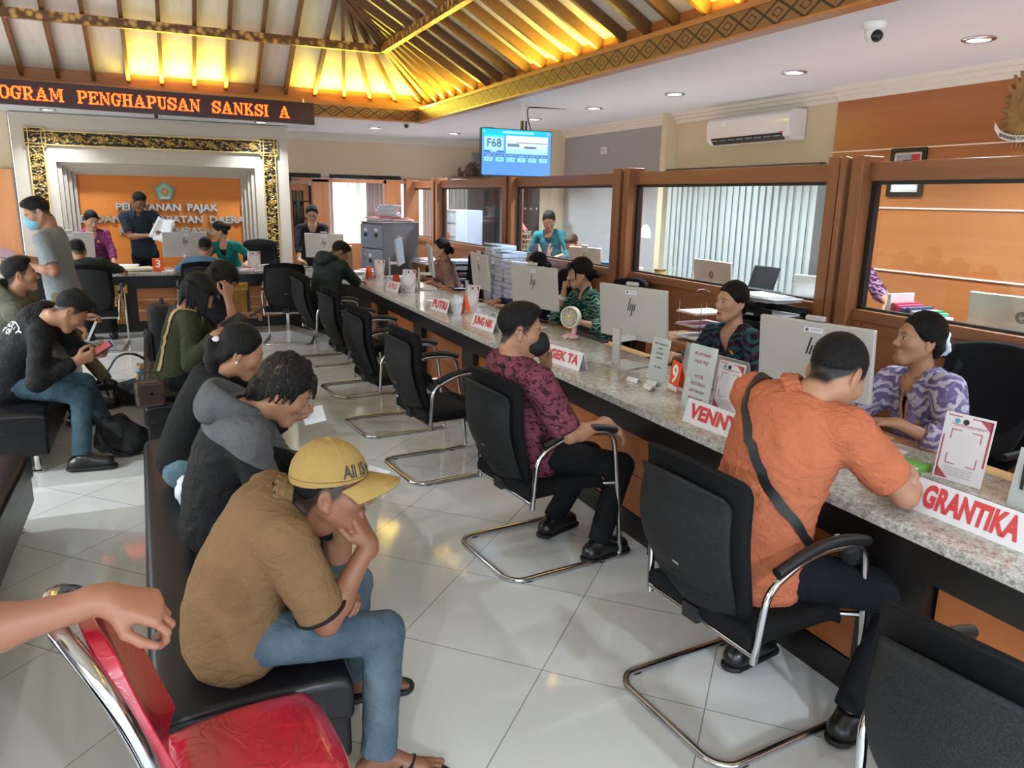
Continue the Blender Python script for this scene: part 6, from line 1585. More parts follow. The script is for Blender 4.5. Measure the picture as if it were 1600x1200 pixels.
LOG = []
def person(name, label, hip, head, yaw, gaze, arms, legs, skin, top, bottom=None, hair=('short', None), fem=False, q=1.0, standing=False,
           sleeve='short', chest_yaw=None, sc=1.0, shoes=None, collar=None, vneck=False, inner=None, scalp=0.0, eyes_open=True, tags=None, lean=None, bulk=1.0,
           shorts=False, group=None, lips=None, sh_drop=(0, 0), hem=.08, jacket=False, wr=.006, head_sc=1.0, extra=None, arm=None, reach=.025, bare_feet=False, hide_legs=False, neck_r=None, neck=None, pel=None, sleeve_len=None, sleeve_r=1.0, cat='person'):
    """hip: centre between the hip joints (world); head: eye-level centre of the head (world); yaw: compass heading of the pelvis;
    gaze: (yaw, pitch, roll); arms: {'R':(wrist, pole, fingerdir, back normal, curl, thumb), 'L':...}; legs: {'R':(ankle, pole, footyaw), ...}"""
    hip = np.array(hip, float); H = np.array(head, float); org = np.array([hip[0], hip[1], 0.])
    root = thing('person', label, cat, tuple(org), 0, group)
    F = head_axes(*gaze); cy = yaw if chest_yaw is None else chest_yaw
    hs = sc*head_sc*(.97 if fem else 1.0)
    up_h = F[:, 2]; skull = H-F@np.array([0, .022, .075])*hs
    guess = unit(skull-hip); nup = unit(unit(up_h)+guess*1.2+np.array([0, 0, .4])); N = skull-nup*.085*sc
    if neck is not None: N = np.array(neck, float)
    # spine
    L = np.linalg.norm(N-hip); pel_up = unit(unit(N-hip)*.75+np.array([0, 0, .45])) if not standing else unit(N-hip)
    ch_up = unit(unit(N-hip)*.9+nup*.55)
    if pel is not None: pel_up = unit(np.array(pel, float))
    c1 = hip+pel_up*L*.36; c2 = N-ch_up*L*.36
    def sp(t): return (1-t)**3*hip+3*(1-t)**2*t*c1+3*(1-t)*t*t*c2+t**3*N
    def spf(t):
        u = unit(sp(min(1, t+.03))-sp(max(0, t-.03))); yw = R(yaw+(cy-yaw)*t); r = np.array([math.cos(yw), -math.sin(yw), 0]); r = unit(r-u*(r@u)); f = np.cross(u, r); return np.stack([r, f, u], 1)
    Fp, Fc = spf(0.0), spf(.9)
    LOG.append((name, label[:40], 'spine %.2f' % L))
    b = bulk*(.93 if fem else 1.0); shw = (.158 if fem else .178)*sc
    sh = {}
    for s, k, dr in ((1, 'R', sh_drop[0]), (-1, 'L', sh_drop[1])):
        sh[k] = N+Fc@np.array([s*shw, .004, -.045*sc-dr])
    l1, l2 = (.285*sc, .245*sc) if arm is None else arm
    el = {}; wr_ = {}
    for k in ('R', 'L'):
        wt, pole = arms[k][0], arms[k][1]
        # shoulders roll forward a little when reaching
        d = unit(np.asarray(wt, float)-sh[k]); sh[k] = sh[k]+d*reach
        el[k], wr_[k] = ik(sh[k], wt, l1, l2, pole)
    hj = {}; kn = {}; an = {}
    for s, k in ((1, 'R'), (-1, 'L')):
        hj[k] = hip+Fp@np.array([s*.088*sc, 0, 0]); kn[k], an[k] = ik(hj[k], legs[k][0], .43*sc, .40*sc, legs[k][1])
    hd = .0026*q if q <= 1.2 else .0045; hb = .0085 if q <= 1 else (.010 if q <= 1.6 else .013); hh = .0030 if q <= 1.0 else (.0042 if q <= 1.6 else .006)
    if q > 1.6: hd = .0058
    skin = (skin[0]*.80, skin[1]*.74, skin[2]*.70)
    body_parts = []
    # head and neck
    S = SDF(hd); head_sdf(S, H, F, hs, fem)
    nr = neck_r or (.046 if fem else .055)*sc
    S.cone(skull+F@np.array([0, -.008, -.012])*hs, N-Fc[:, 2]*.03, nr, nr*1.10, .03)
    S.cone(N-Fc[:, 2]*.035+Fc[:, 0]*.075, N-Fc[:, 2]*.035-Fc[:, 0]*.075, .040*sc, .040*sc, .045)
    S.ell(N+Fc@np.array([0, .018, -.085])*sc, np.array((.115, .070, .085))*sc*b, Fc, .03)
    V, Q_, g = S.surface(); C = head_colour(V, H, F, hs, skin, fem, scalp, lips=(tuple(q_*.85 for q_ in lips) if lips else None), open_eye=eyes_open); body_parts.append((V, Q_, C))
    # arms
    for s, k in ((1, 'R'), (-1, 'L')):
        S = SDF(hh); m_ = (.80 if fem else .94)*sc
        a0 = el[k]+(sh[k]-el[k])*(.45 if sleeve != 'none' else 1.0)
        S.cone(a0, el[k], .043*m_, .036*m_, .01); fm = el[k]+(wr_[k]-el[k])*.28
        S.cone(el[k], fm, .036*m_, .040*m_, .02); S.cone(fm, wr_[k], .040*m_, .0265*m_, .03)
        fd = arms[k][2]; fd = unit(wr_[k]-el[k]) if fd is None else fd
        nn = arms[k][3] if arms[k][3] is not None else np.array([0, 0, 1.])
        hand_sdf(S, wr_[k], fd, nn, s, arms[k][4], (.90 if fem else 1.0)*sc, arms[k][5] if len(arms[k]) > 5 else .3, fcurl=arms[k][6] if len(arms[k]) > 6 else None)
        V, Q_, g = S.surface(); C = np.tile(np.array(skin, np.float32)*(1 if not fem else 1.0), (len(V), 1)); body_parts.append((V, Q_, C))
    # trunk and legs, kept just inside the clothes
    S = SDF(.014)
    for t_, r in ((0.0, (.150, .108, .10)), (.35, (.135, .10, .12)), (.70, (.145, .10, .14))): S.ell(sp(t_), np.array(r)*sc*b*.95, spf(t_), .05)
    S.cone(sh['L'], sh['R'], .045*sc, .045*sc, .05)
    for k in ('R', 'L'):
        S.cone(sh[k], el[k], .042*sc, .033*sc, .02)
        if not bare_feet: S.cone(kn[k], an[k], .046*sc, .034*sc, .02)
        S.cone(hj[k], kn[k], .072*sc, .052*sc, .03)
    V, Q_, g = S.surface(); C = np.tile(np.array(skin, np.float32), (len(V), 1)); body_parts.append((V, Q_, C))
    fdirs = {}
    for s, k in ((1, 'R'), (-1, 'L')):
        fy = R(legs[k][2]); fdirs[k] = np.array([math.sin(fy), math.cos(fy), 0.])
    if bare_feet:
        for s, k in ((1, 'R'), (-1, 'L')):
            S = SDF(.004); f = fdirs[k]; A = an[k]; z0 = A[2]-.062; side = np.array([f[1], -f[0], 0])*s
            S.cone(kn[k], A, .050*sc, .034*sc, .02); S.cone(A+[0, 0, -.0], A-f*.045+[0, 0, -.04], .034, .028, .02); S.cone(A+f*.02, A+f*.11+[0, 0, -.035], .032, .024, .02, flat=None)
            S.cone(A-f*.02+[0, 0, -.042], A+f*.13+[0, 0, -.042]+side*0, .024, .026, .02, cut=[((0, 0, z0+.004), (0, 0, -1))])
            for i in range(5):
                o_ = side*(-.034+.017*i); l_ = [.060, .056, .050, .042, .034][i]; rr = [.013, .0095, .009, .0085, .0082][i]
                S.cone(A+f*.125+o_+[0, 0, -.046], A+f*(.125+l_)+o_*1.1+[0, 0, -.051], rr, rr*.85, .004)
            V, Q_, g = S.surface(); body_parts.append((V, Q_, np.tile(np.array(skin, np.float32)*.85, (len(V), 1))))
    # merge into the one body mesh
    VV = []; QQ = []; CC = []; off = 0
    for V, Q_, C in body_parts: VV.append(V); QQ.append(Q_+off); CC.append(C); off += len(V)
    np_mesh('body', np.concatenate(VV), np.concatenate(QQ), SKINM, root, org, np.concatenate(CC))
    # hair
    if hair and hair[0]: hair_build(hair[0], H, F, hs, .0032*max(1, q*.95) if q <= 1.6 else .006, hair[1] or HAIRB, root, org, seed=int(abs(hip[0]*100)))
    # ---- top
    S = SDF(hb); th = .012 if not jacket else .022
    prof = [(0.02, (.158, .122, .10)), (.18, (.150, .118, .11)), (.38, (.142, .114, .12)), (.60, (.150, .112, .12)), (.78, (.156, .106, .105)), (.92, (.130, .088, .065))]
    if fem: prof = [(0.02, (.162, .125, .10)), (.18, (.146, .112, .10)), (.38, (.130, .102, .11)), (.60, (.140, .108, .11)), (.78, (.146, .100, .10)), (.92, (.118, .080, .060))]
    hn = -Fp[:, 2]; hc = hip-Fp[:, 2]*hem*sc
    for i, (t_, r) in enumerate(prof): S.ell(sp(t_)+spf(t_)[:, 1]*(.012 if .1 < t_ < .8 else 0)*sc, np.array(r)*sc*b+th*.6, spf(t_), .06, cut=[(hc, hn)])
    if hem > .1: S.ell(hip-Fp[:, 2]*.05*sc, np.array((.168, .135, .12))*sc*b, Fp, .05, cut=[(hc, hn)])
    if fem:
        for s in (-1, 1): S.ell(sp(.70)+spf(.7)@np.array([s*.062, .078, -.01])*sc, np.array((.056, .050, .056))*sc, spf(.7), .05)
    for k in ('R', 'L'):
        S.cone(N+(sh[k]-N)*.35-Fc[:, 2]*.028*sc, sh[k], .052*sc+th*.5, .058*sc+th*.5, .04)
        arm = unit(el[k]-sh[k]); r0 = (.052 if fem else .060)*sc*sleeve_r+th*.5; r1 = (.044 if fem else .052)*sc*sleeve_r+th*.5
        if sleeve == 'short':
            e_ = sh[k]+(el[k]-sh[k])*(sleeve_len or .78); S.cone(sh[k], e_+arm*.05, r0, r1*1.04, .03, cut=[(e_, arm)])
        elif sleeve in ('long', 'three'):
            S.cone(sh[k], el[k], r0, r1, .03); fa = unit(wr_[k]-el[k]); e_ = el[k]+(wr_[k]-el[k])*(.94 if sleeve == 'long' else .55)
            S.cone(el[k], e_+fa*.03, r1, (.034 if sleeve == 'long' else .040)*sc*sleeve_r+th*.4, .02, cut=[(e_, fa)])
    # neckline
    S.cone(N-Fc[:, 2]*.02*sc, skull+F[:, 2]*.02, nr*1.08+.004, nr+.014, .008, mode='s')
    S.ell(N+Fc@np.array([0, .055, -.012])*sc, np.array((.052, .055, .030))*sc, Fc, .008, mode='s')
    if vneck: 
        dp = vneck if isinstance(vneck, float) else .16
        S.cone(N+Fc@np.array([0, .045, .0])*sc, N+Fc@np.array([0, .135, -dp])*sc, .066*sc, .014*sc, .006, mode='s')
    V, Q_, g = S.surface()
    V = V+g*(wrink(V, int(abs(hip[1])*10), 20)*wr*.6+wrink(V*np.array([1, 1, 1.5], np.float32), 7+int(abs(hip[1])*10), 46)*wr*.6)[:, None]
    shirt = np_mesh('shirt', V, Q_, top, root, org)
    if inner is not None:
        S = SDF(hb); S.ell(sp(.72)+spf(.72)[:, 1]*.016, np.array((.130, .094, .13))*sc*b, spf(.72), .04); S.ell(sp(.4), np.array((.125, .09, .12))*sc*b, spf(.4), .04)
        S.ell(N+Fc@np.array([0, .10, -.02])*sc, np.array((.07, .06, .055))*sc, Fc, .01, mode='s'); S.mesh('inner_top', inner, root, origin=org)
    if collar is not None:
        Nc = N+(skull-N)*.34; nu = unit(unit(skull-N)*.85+Fc[:, 2]*.4); rr_ = unit(Fc[:, 0]-nu*(Fc[:, 0]@nu)); Fn = np.stack([rr_, np.cross(nu, rr_), nu], 1)
        S = SDF(.004 if q <= 1.2 else .006); n_ = 20; pr = None; R0 = nr+.011
        ring = []
        for i in range(n_+1):
            a = R(24+ (360-48)*i/n_); lift = .030*(1-math.cos(a))*.5
            ring.append(Nc+Fn@np.array([math.sin(a)*R0*.98, math.cos(a)*R0*.98+.002, -.006+lift*.7]))
        low = [p+(Fn[:, 0]*((p-Nc)@Fn[:, 0])+Fn[:, 1]*((p-Nc)@Fn[:, 1]))*.34-Fn[:, 2]*.034 for p in ring]
        for i in range(n_):
            S.cone(ring[i], ring[i+1], .0075, .0075, .006); S.cone((ring[i]+low[i])/2, (ring[i+1]+low[i+1])/2, .0075, .0075, .012); S.cone(low[i], low[i+1], .0065, .0065, .012)
        for i, sg in ((0, 1), (n_, -1)):
            S.cone(ring[i], low[i]+Fn@np.array([sg*.012, .028, -.030]), .008, .005, .012); S.cone(low[i], low[i]+Fn@np.array([sg*.012, .028, -.030]), .007, .005, .012)
        co = S.mesh('collar', collar, shirt, origin=org)
    if collar is not None and extra and 'cuff' in extra: MB().tube([tuple(p+(p-Nc)*.05-org) for p in low], .0045, 6).build('collar_stripe', extra['cuff'], shirt, smooth=True)
    if shirt is not None and extra and 'cuff' in extra:
        for k in ('R', 'L'):
            arm = unit(el[k]-sh[k]); e_ = sh[k]+(el[k]-sh[k])*(sleeve_len or .78); x, y, z = frame_from(arm); x = np.array(x); y = np.array(y)
            r_ = ((.044 if fem else .052)*sc*sleeve_r+th*.5)*1.04
            MB().tube([tuple(e_-org-arm*.006+(x*math.cos(a*PI/10)+y*math.sin(a*PI/10))*r_) for a in range(20)], .006, 6, closed=True).build('sleeve_band', extra['cuff'], shirt, smooth=True)
    # ---- bottom
    if bottom is not None:
        S = SDF(hb); S.ell(hip-Fp[:, 2]*.02, np.array((.158, .118, .115))*sc*b, Fp, .04)
        for k in ('R', 'L'):
            S.cone(hj[k], kn[k], .088*sc, .064*sc, .04, cut=([(hj[k]+(kn[k]-hj[k])*.93, kn[k]-hj[k])] if shorts else None))
            if not shorts:
                d = unit(an[k]-kn[k]); e_ = an[k]-d*(.01); S.cone(kn[k], e_+d*.05, .064*sc, .056*sc, .02, cut=[(e_, d)])
        V, Q_, g = S.surface(); V = V+g*(wrink(V, 3+int(abs(hip[1])*10), 20)*wr*.5+wrink(V, 9+int(abs(hip[1])*10), 48)*wr*.5)[:, None]; np_mesh('trousers', V, Q_, bottom, root, org)
    if shoes is not None:
        for s, k in ((1, 'R'), (-1, 'L')):
            S = SDF(.006 if q <= 1.2 else .01); f = fdirs[k]; A = an[k]; zf = A[2]-.075
            S.cone(A, A-f*.03+[0, 0, -.03], .043, .040, .02, cut=[(A+[0, 0, .02], (0, 0, 1))]); S.cone(A-f*.045+[0, 0, -.036], A+f*.145+[0, 0, -.038], .040, .038, .03, cut=[((0, 0, zf+.004), (0, 0, -1))]); S.cone(A+f*.02, A+f*.13+[0, 0, -.03], .040, .030, .03)
            sh_ = S.mesh('shoe', shoes[0], root, origin=org)
            S = SDF(.006 if q <= 1.2 else .01); S.cone(A-f*.05+[0, 0, -.068], A+f*.155+[0, 0, -.068], .046, .045, .01, cut=[((0, 0, zf-.0), (0, 0, -1)), ((0, 0, zf+.020), (0, 0, 1))]); S.mesh('sole', shoes[1], sh_, origin=org)
    info = dict(root=root, org=org, H=H, F=F, hs=hs, N=N, Fc=Fc, Fp=Fp, sh=sh, el=el, wr=wr_, sp=sp, spf=spf, kn=kn, an=an, hip=hip, fd=fdirs, shirt=shirt, hj=hj)
    return info

def glasses(I, m=None, fem=False):
    H, F, hs, org, root = I['H'], I['F'], I['hs'], I['org'], I['root']; P = lambda x, y, z: tuple(H+F@np.array([x, y, z])*hs-org)
    b = MB()
    for s in (-1, 1):
        b.tube([P(s*.032+.021*math.cos(a*PI/8), .098, .000+.016*math.sin(a*PI/8)) for a in range(16)], .0018, 6, closed=True); b.tube([P(s*.053, .096, .004), P(s*.074, .05, .006), P(s*.080, -.01, .004)], .0018, 6)
    b.tube([P(-.011, .100, .004), P(.011, .100, .004)], .0018, 6); b.build('glasses', m or BLACKP, root, smooth=True)
def strap(I, pts, r, m, name='shoulder_strap', flat=.3, parent=None):
    o = MB().tube([tuple(np.array(p)-I['org']) for p in pts], r, 8, flat=flat).build(name, m, parent or I['root'], smooth=True); return o
def badge(I, t_, x, z, m, r=.013, y=.125):
    c = I['sp'](t_)+I['spf'](t_)@np.array([x, y, z])-I['org']; d = I['spf'](t_)[:, 1]
    MB().lathe([(.001, .004), (r, .003), (r*.9, 0), (.001, 0)], tuple(c), 16, axis=tuple(d)).build('pin_badge', m, I['shirt'], smooth=True)
def draped_strap(I, ctrl, r, m, name='shoulder_strap', lift=.004, n=40):
    """a band laid on the shirt: control points are cast onto the cloth"""
    from mathutils.bvhtree import BVHTree
    sh = I['shirt'].data; bv = BVHTree.FromPolygons([v.co[:] for v in sh.vertices], [p.vertices[:] for p in sh.polygons]); org = I['org']
    pts = []; nr = []
    C = [np.array(c, float) for c in ctrl]
    for i in range(n+1):
        t = i/n*(len(C)-1); k = min(int(t), len(C)-2); f = t-k
        p0, p1, p2, p3 = C[max(k-1, 0)], C[k], C[k+1], C[min(k+2, len(C)-1)]
        p = .5*((2*p1)+(-p0+p2)*f+(2*p0-5*p1+4*p2-p3)*f*f+(-p0+3*p1-3*p2+p3)*f**3)-org
        h = bv.find_nearest(Vector(p)); pts.append(h[0]+h[1]*lift); nr.append(h[1])
    b = MB(); w_ = r
    rows = []
    for i, (p, nn) in enumerate(zip(pts, nr)):
        d = (pts[min(i+1, n)]-pts[max(i-1, 0)]).normalized(); s = d.cross(nn).normalized()
        rows.append([b.pt(p+s*w_), b.pt(p-s*w_), b.pt(p-s*w_+nn*.004), b.pt(p+s*w_+nn*.004)])
    for a, c in zip(rows, rows[1:]):
        for k in range(4): l = (k+1) % 4; b.face((a[k], a[l], c[l], c[k]))
    b.face(rows[0][::-1]); b.face(rows[-1])
    return b.build(name, m, I['root'], smooth=True)
# ================================================================ THE PEOPLE IN THE HALL
TAN = lin((178, 132, 104)); DTAN = lin((144, 98, 74)); FAIR = lin((208, 164, 136)); MID = lin((188, 142, 114)); DEEP = lin((138, 92, 68))
BLK = cloth('black_cloth', (20, 20, 22)); BLKT = cloth('black_trousers', (17, 18, 22)); NAVYT = cloth('navy_trousers', (18, 22, 30))
JEANB = denim('blue_jeans', (62, 78, 92), (114, 132, 144)); JEANT = denim('teal_jeans', (46, 70, 84), (84, 110, 124)); JEANL = denim('pale_jeans', (92, 122, 138), (136, 164, 176))
SHOEB = (plain('black_shoe_leather', (18, 17, 18), .3), plain('black_sole', (12, 12, 12), .6)); 
BROWN = cloth('brown_polo_cloth', (140, 108, 72)); 
Z3 = np.array([0, 0, 1.])
def V3(*a): return np.array(a, float)
PAL = None

# --- man in the mustard cap
I = person('person_in_cap', 'person in a mustard cap, brown polo shirt and jeans resting chin on fist', (.10, 2.10, .525), (.380, 2.02, .925), 92, (107, 3, 0),
    dict(R=(V3(.470, 1.975, .765), V3(.25, -.05, -1), V3(-.30, .16, .92), V3(.85, -.50, .25), 1.0, .55), L=(V3(.385, 2.05, .60), V3(.1, .8, -.6), V3(.35, -.85, .25), V3(.6, .2, .75), .45, .2)),
    dict(R=(V3(.475, 1.94, .085), V3(1, .05, .8), 112), L=(V3(.49, 2.36, .085), V3(1, .2, .9), 95)),
    DTAN, BROWN, JEANB, ('crop', HAIRD), q=.9, sc=.97, neck=V3(.235, 2.08, .895), pel=V3(-.22, 0, 1), collar=BROWN, scalp=.9, bare_feet=True, sleeve_len=.86, sleeve_r=1.2, hem=.12, eyes_open=True, extra={'cuff': cloth('dark_rib', (36, 30, 26))}, wr=.007, bulk=1.05)
CAPM = cloth('mustard_canvas', (186, 152, 88), bump=.15)
def baseball_cap(I, m, letters=None):
    H, F, hs, org, root = I['H'], I['F'], I['hs'], I['org'], I['root']; P = lambda x, y, z: H+F@np.array([x, y, z])*hs
    cp = thing('baseball_cap', 'mustard cap with black letters on the head of the man on the near bench', 'cap', tuple(org), 0)
    S = SDF(.003); c = P(0, -.010, .045); rad = np.array((.089, .110, .108))*hs
    S.ell(c, rad, F, .01, cut=[(P(0, .09, .046), -F[:, 2]+F[:, 1]*.10)])
    for k in range(6):
        a = 2*PI*k/6+.5; pts = [P(.0885*math.sin(b)*math.cos(a), -.010+.1095*math.sin(b)*math.sin(a), .045+.1095*math.cos(b)) for b in (0.05, .4, .8, 1.2, 1.5)]
        for p, q_ in zip(pts, pts[1:]): S.cone(p, q_, .0018, .0018, .003)
    S.ell(P(0, -.010, .153), np.array((.010, .010, .006))*hs, F, .004)
    S.mesh('crown', m, cp, origin=org, wrinkle=.0014, freq=34)
    def br(u, v):
        s = u*2-1; a = s*1.15; r0 = np.array((.086*math.sin(a), -.010+.110*math.cos(a)*.97)); L = .098*(1-.50*abs(s)**2.6)
        x = r0[0]*(1+.10*v); y = r0[1]+L*v; z = .050-.020*abs(s)**2*1.2-.010*v*v-.004*v-.020*(s*s)*v
        return tuple(P(x, y, z)-org)
    b = MB().sheet(br, 24, 10, .0035, tuple(F[:, 2])); b.build('brim', m, cp, smooth=True, auto=False)
    # band seam
    b = MB().tube([tuple(P(.0885*math.sin(a), -.010+.110*math.cos(a), .052+.004*math.cos(a))-org) for a in [2*PI*k/40 for k in range(40)]], .0016, 5, closed=True); b.build('band_seam', cloth('mustard_dark', (140, 112, 60)), cp, smooth=True)
    me = text_mesh('All IS well', .046, bold=.0012, xs=.78)
    for v in me.vertices:
        a = .36-v.co.x/.098; e = .30+v.co.y/.098; d = np.array((math.sin(a)*math.cos(e), math.cos(a)*math.cos(e), math.sin(e)))
        p = P(*(np.array((0, -.010, .045))+d*np.array((.0915, .1125, .1100)))); v.co = Vector(p-org)
    link_mesh('cap_lettering', me, DK, cp)
baseball_cap(I, CAPM)
def sandals(I, m):
    for k in ('R', 'L'):
        A = I['an'][k]; f = I['fd'][k]; sd = np.array([f[1], -f[0], 0]); org = I['org']
        s = thing('flip_flop', 'black strapped sandal on the %s foot of the man in the mustard cap' % ('near' if k == 'R' else 'far'), 'sandal', tuple(A-[0, 0, A[2]]), 0, 'sandals of the man in the cap'); o0 = A*[1, 1, 0]
        S = SDF(.005); S.cone(A*[1, 1, 0]-f*.055+[0, 0, .010], A*[1, 1, 0]+f*.17+[0, 0, .010], .042, .050, .01, cut=[((0, 0, .020), (0, 0, 1)), ((0, 0, .001), (0, 0, -1))]); S.mesh('sole', m, s, origin=o0)
        b = MB(); 
        for q, w_ in ((.085, .046), (.055, .044)):
            b.tube([tuple(A*[1, 1, 0]-o0+f*q+sd*(-w_)+[0, 0, .02]), tuple(A*[1, 1, 0]-o0+f*(q+.01)+sd*(-.030)+[0, 0, .062]), tuple(A*[1, 1, 0]-o0+f*(q+.015)+[0, 0, .076]), tuple(A*[1, 1, 0]-o0+f*(q+.01)+sd*.030+[0, 0, .064]), tuple(A*[1, 1, 0]-o0+f*q+sd*w_+[0, 0, .02])], .014, 8, flat=.35)
        b.build('strap', m, s, smooth=True)
sandals(I, plain('black_rubber', (26, 25, 25), .6))

# --- hoodie man
def hoodie_mat():
    t = NT('grey_black_hoodie'); v = t.coord(); sx = t.new('ShaderNodeSeparateXYZ'); t.l(v, sx.inputs[0])
    f = t.math('ADD', sx.outputs[2], t.math('MULTIPLY', sx.outputs[0], .55)); n = t.noise(v, 8, 3)
    c = t.mix(t.math('GREATER_THAN', f, .86), klin((22, 22, 24)), klin((104, 104, 108)))
    t.set(c, .8, 0, .3); t.bump(t.noise(v, 15, 4, .6, 2.0), .6, .02); return t.m
GREYH = cloth('grey_hood_cloth', (104, 104, 108))
I = person('hoodie_man', 'person in a grey and black hooded jacket looking down, second on the near bench', (.13, 2.92, .525), (.375, 2.84, 1.02), 92, (98, 34, 0),
    dict(R=(V3(.50, 2.75, .66), V3(-.2, -.4, -1), V3(.9, .1, .1), V3(0, -.3, 1), .4), L=(V3(.55, 2.95, .66), V3(0, .6, -1), V3(.9, -.2, .1), V3(0, .3, 1), .4)),
    dict(R=(V3(.52, 2.72, .085), V3(1, 0, .8), 95), L=(V3(.55, 3.10, .085), V3(1, 0, .8), 90)),
    TAN, hoodie_mat(), cloth('black_shorts', (24, 24, 28)), ('mop', HAIRS), q=1.0, neck=V3(.235, 2.90, .945), pel=V3(-.2, 0, 1), sleeve='long', jacket=True, eyes_open=False, hem=.13, bulk=1.06, shorts=True, bare_feet=True, wr=.009)
def hood(I, m, r=.0):
    S = SDF(.007); N, Fc, org = I['N'], I['Fc'], I['org']; p = lambda x, y, z: N+Fc@np.array([x, y, z])
    n_ = 14; ring = [p(math.sin(a)*.105, -.035+.095*math.cos(a), .010+.020*math.cos(a+PI)+.012) for a in [R(20+320*i/n_) for i in range(n_+1)]]
    for a, b in zip(ring, ring[1:]): S.cone(a, b, .030, .030, .02)
    S.ell(p(0, -.115, -.030), (.105, .060, .065), Fc, .05); S.ell(p(0, -.085, .045), (.055, .040, .045), Fc, .03, mode='s')
    for s in (-1, 1): S.cone(p(s*.085, -.06, -.015), p(s*.055, .055, -.045), .030, .018, .03)
    S.mesh('hood', m, I['shirt'], wrinkle=.007, freq=26, seed=4, origin=org)
hood(I, GREYH)
o = MB().box((0, 0, 0), (.15, .11, .002), rz=.5).build('paper_slip', PAPER); o.location = (.655, 2.74, .655); o.rotation_euler = (R(14), R(-22), 0); tag(o, 'white printed slip held by the man in the grey hood', 'paper slip')

# --- woman in black with ponytail
I = person('woman_in_black', 'person with a long black ponytail, black top and pale jeans on the near bench', (.02, 3.62, .525), (.285, 3.50, 1.045), 90, (95, 22, 0),
    dict(R=(V3(.46, 3.42, .735), V3(-.2, -.3, -1), V3(.9, .1, .05), V3(0, -.35, -.9), .35), L=(V3(.385, 3.60, .90), V3(.1, .7, -1), V3(-.1, -.2, .95), V3(.95, 0, 0), .7)),
    dict(R=(V3(.52, 3.42, .085), V3(1, 0, .8), 92), L=(V3(.52, 3.78, .085), V3(1, 0, .8), 88)),
    MID, BLK, JEANL, ('pony', HAIRB), fem=True, q=1.2, neck=V3(.175, 3.58, .955), pel=V3(-.1, 0, 1), sleeve='long', shoes=SHOEB, eyes_open=False, hem=.09, sc=.98)
P_ = I['H']+I['F']@np.array([.02, -.112, .02]); b = MB().ball(tuple(P_-I['org']), (.020, .012, .016), 10, 7); b.build('hair_clip', plain('pale_clip', (214, 206, 214), .3), I['root'], smooth=True)
c = I['H']+I['F']@np.array([.084, -.006, -.040])*I['hs']-I['org']; MB().ball(tuple(c), .006, 8, 6).build('earring', plain('pearl', (232, 228, 220), .2), I['root'], smooth=True)
o = MB().box((0, 0, 0), (.10, .075, .0015)).build('paper_slip', PAPER); o.location = (.575, 3.42, .745); o.rotation_euler = (R(62), R(-6), R(8)); tag(o, 'small white queue slip held by the woman with the ponytail', 'paper slip')
o = MB().tube([(.0+.034*math.cos(a), 0, .034*math.sin(a)) for a in [2*PI*k/16 for k in range(16)]], .004, 6, closed=True).build('bracelet', plain('coral_beads', (186, 92, 66), .4), smooth=True); o.location = tuple(I['wr']['R']*.8+I['el']['R']*.2); o.rotation_euler = (0, 0, R(80)); tag(o, 'thin coral bracelet on the wrist of the woman with the ponytail', 'bracelet')
o = blob('plastic_bag', [('ell', (.02, 3.30, .50), (.05, .05, .075)), ('ell', (.05, 3.32, .46), (.06, .05, .05))], plain('crumpled_white_plastic', (206, 216, 220), .35), h=.006, wr=.010, freq=70); tag(o, 'crumpled white plastic bag on the bench behind the woman in black', 'bag')

# --- woman in olive
OLIVE = cloth('olive_sweater', (56, 60, 38)); 
I = person('woman_in_olive', 'person in an olive sweater with loose black hair looking at a phone', (.0, 5.42, .53), (.195, 5.26, 1.10), 85, (92, 40, 0),
    dict(R=(V3(.27, 5.05, .865), V3(-.4, -.3, -1), V3(.8, .2, .15), V3(-.2, -.6, .6), .5), L=(V3(.33, 5.32, .87), V3(.2, .7, -1), V3(.7, -.4, .15), V3(.2, .5, -.3), .5)),
    dict(R=(V3(.50, 5.25, .085), V3(1, 0, .8), 90), L=(V3(.50, 5.6, .085), V3(1, 0, .8), 88)),
    MID, OLIVE, BLKT, ('messybob', HAIRB), fem=True, q=1.5, neck=V3(.115, 5.38, 1.0), sleeve='long', shoes=SHOEB, eyes_open=False, hem=.12, jacket=True, wr=.010)
TANS = plain('tan_strap', (150, 122, 78), .5)
draped_strap(I, [V3(.22, 5.22, .90), V3(.16, 5.20, 1.0), V3(.07, 5.25, 1.04), V3(-.02, 5.26, .96), V3(-.09, 5.26, .84), V3(-.13, 5.26, .72), V3(-.14, 5.26, .62)], .012, TANS)
t = thing('handbag', 'small dark brown handbag behind the woman in the olive sweater', 'handbag', (-.135, 5.10, .425), R(12)); BRL = plain('brown_bag_leather', (58, 40, 34), .4)
MB().bb(-.085, .085, -.04, .04, 0, .15).build('bag_body', BRL, t, bevel=.025, seg=4); MB().bb(-.087, .087, -.046, .036, .075, .158).build('flap', BRL, t, bevel=.018, seg=4); MB().box((0, -.049, .09), (.02, .006, .014)).build('clasp', CHROME, t)
MB().tube(arc_pts([(-.06, 0, .14), (-.05, 0, .22), (.05, 0, .22), (.06, 0, .14)], .04, 4), .006, 8).build('handle', BRL, t, smooth=True)
o = MB().box((0, 0, 0), (.15, .075, .009)).build('phone', BLACKP, bevel=.003); o.location = (.385, 5.17, .925); o.rotation_euler = (R(30), R(-28), R(20)); tag(o, 'phone held in front of the woman in the olive sweater', 'phone')
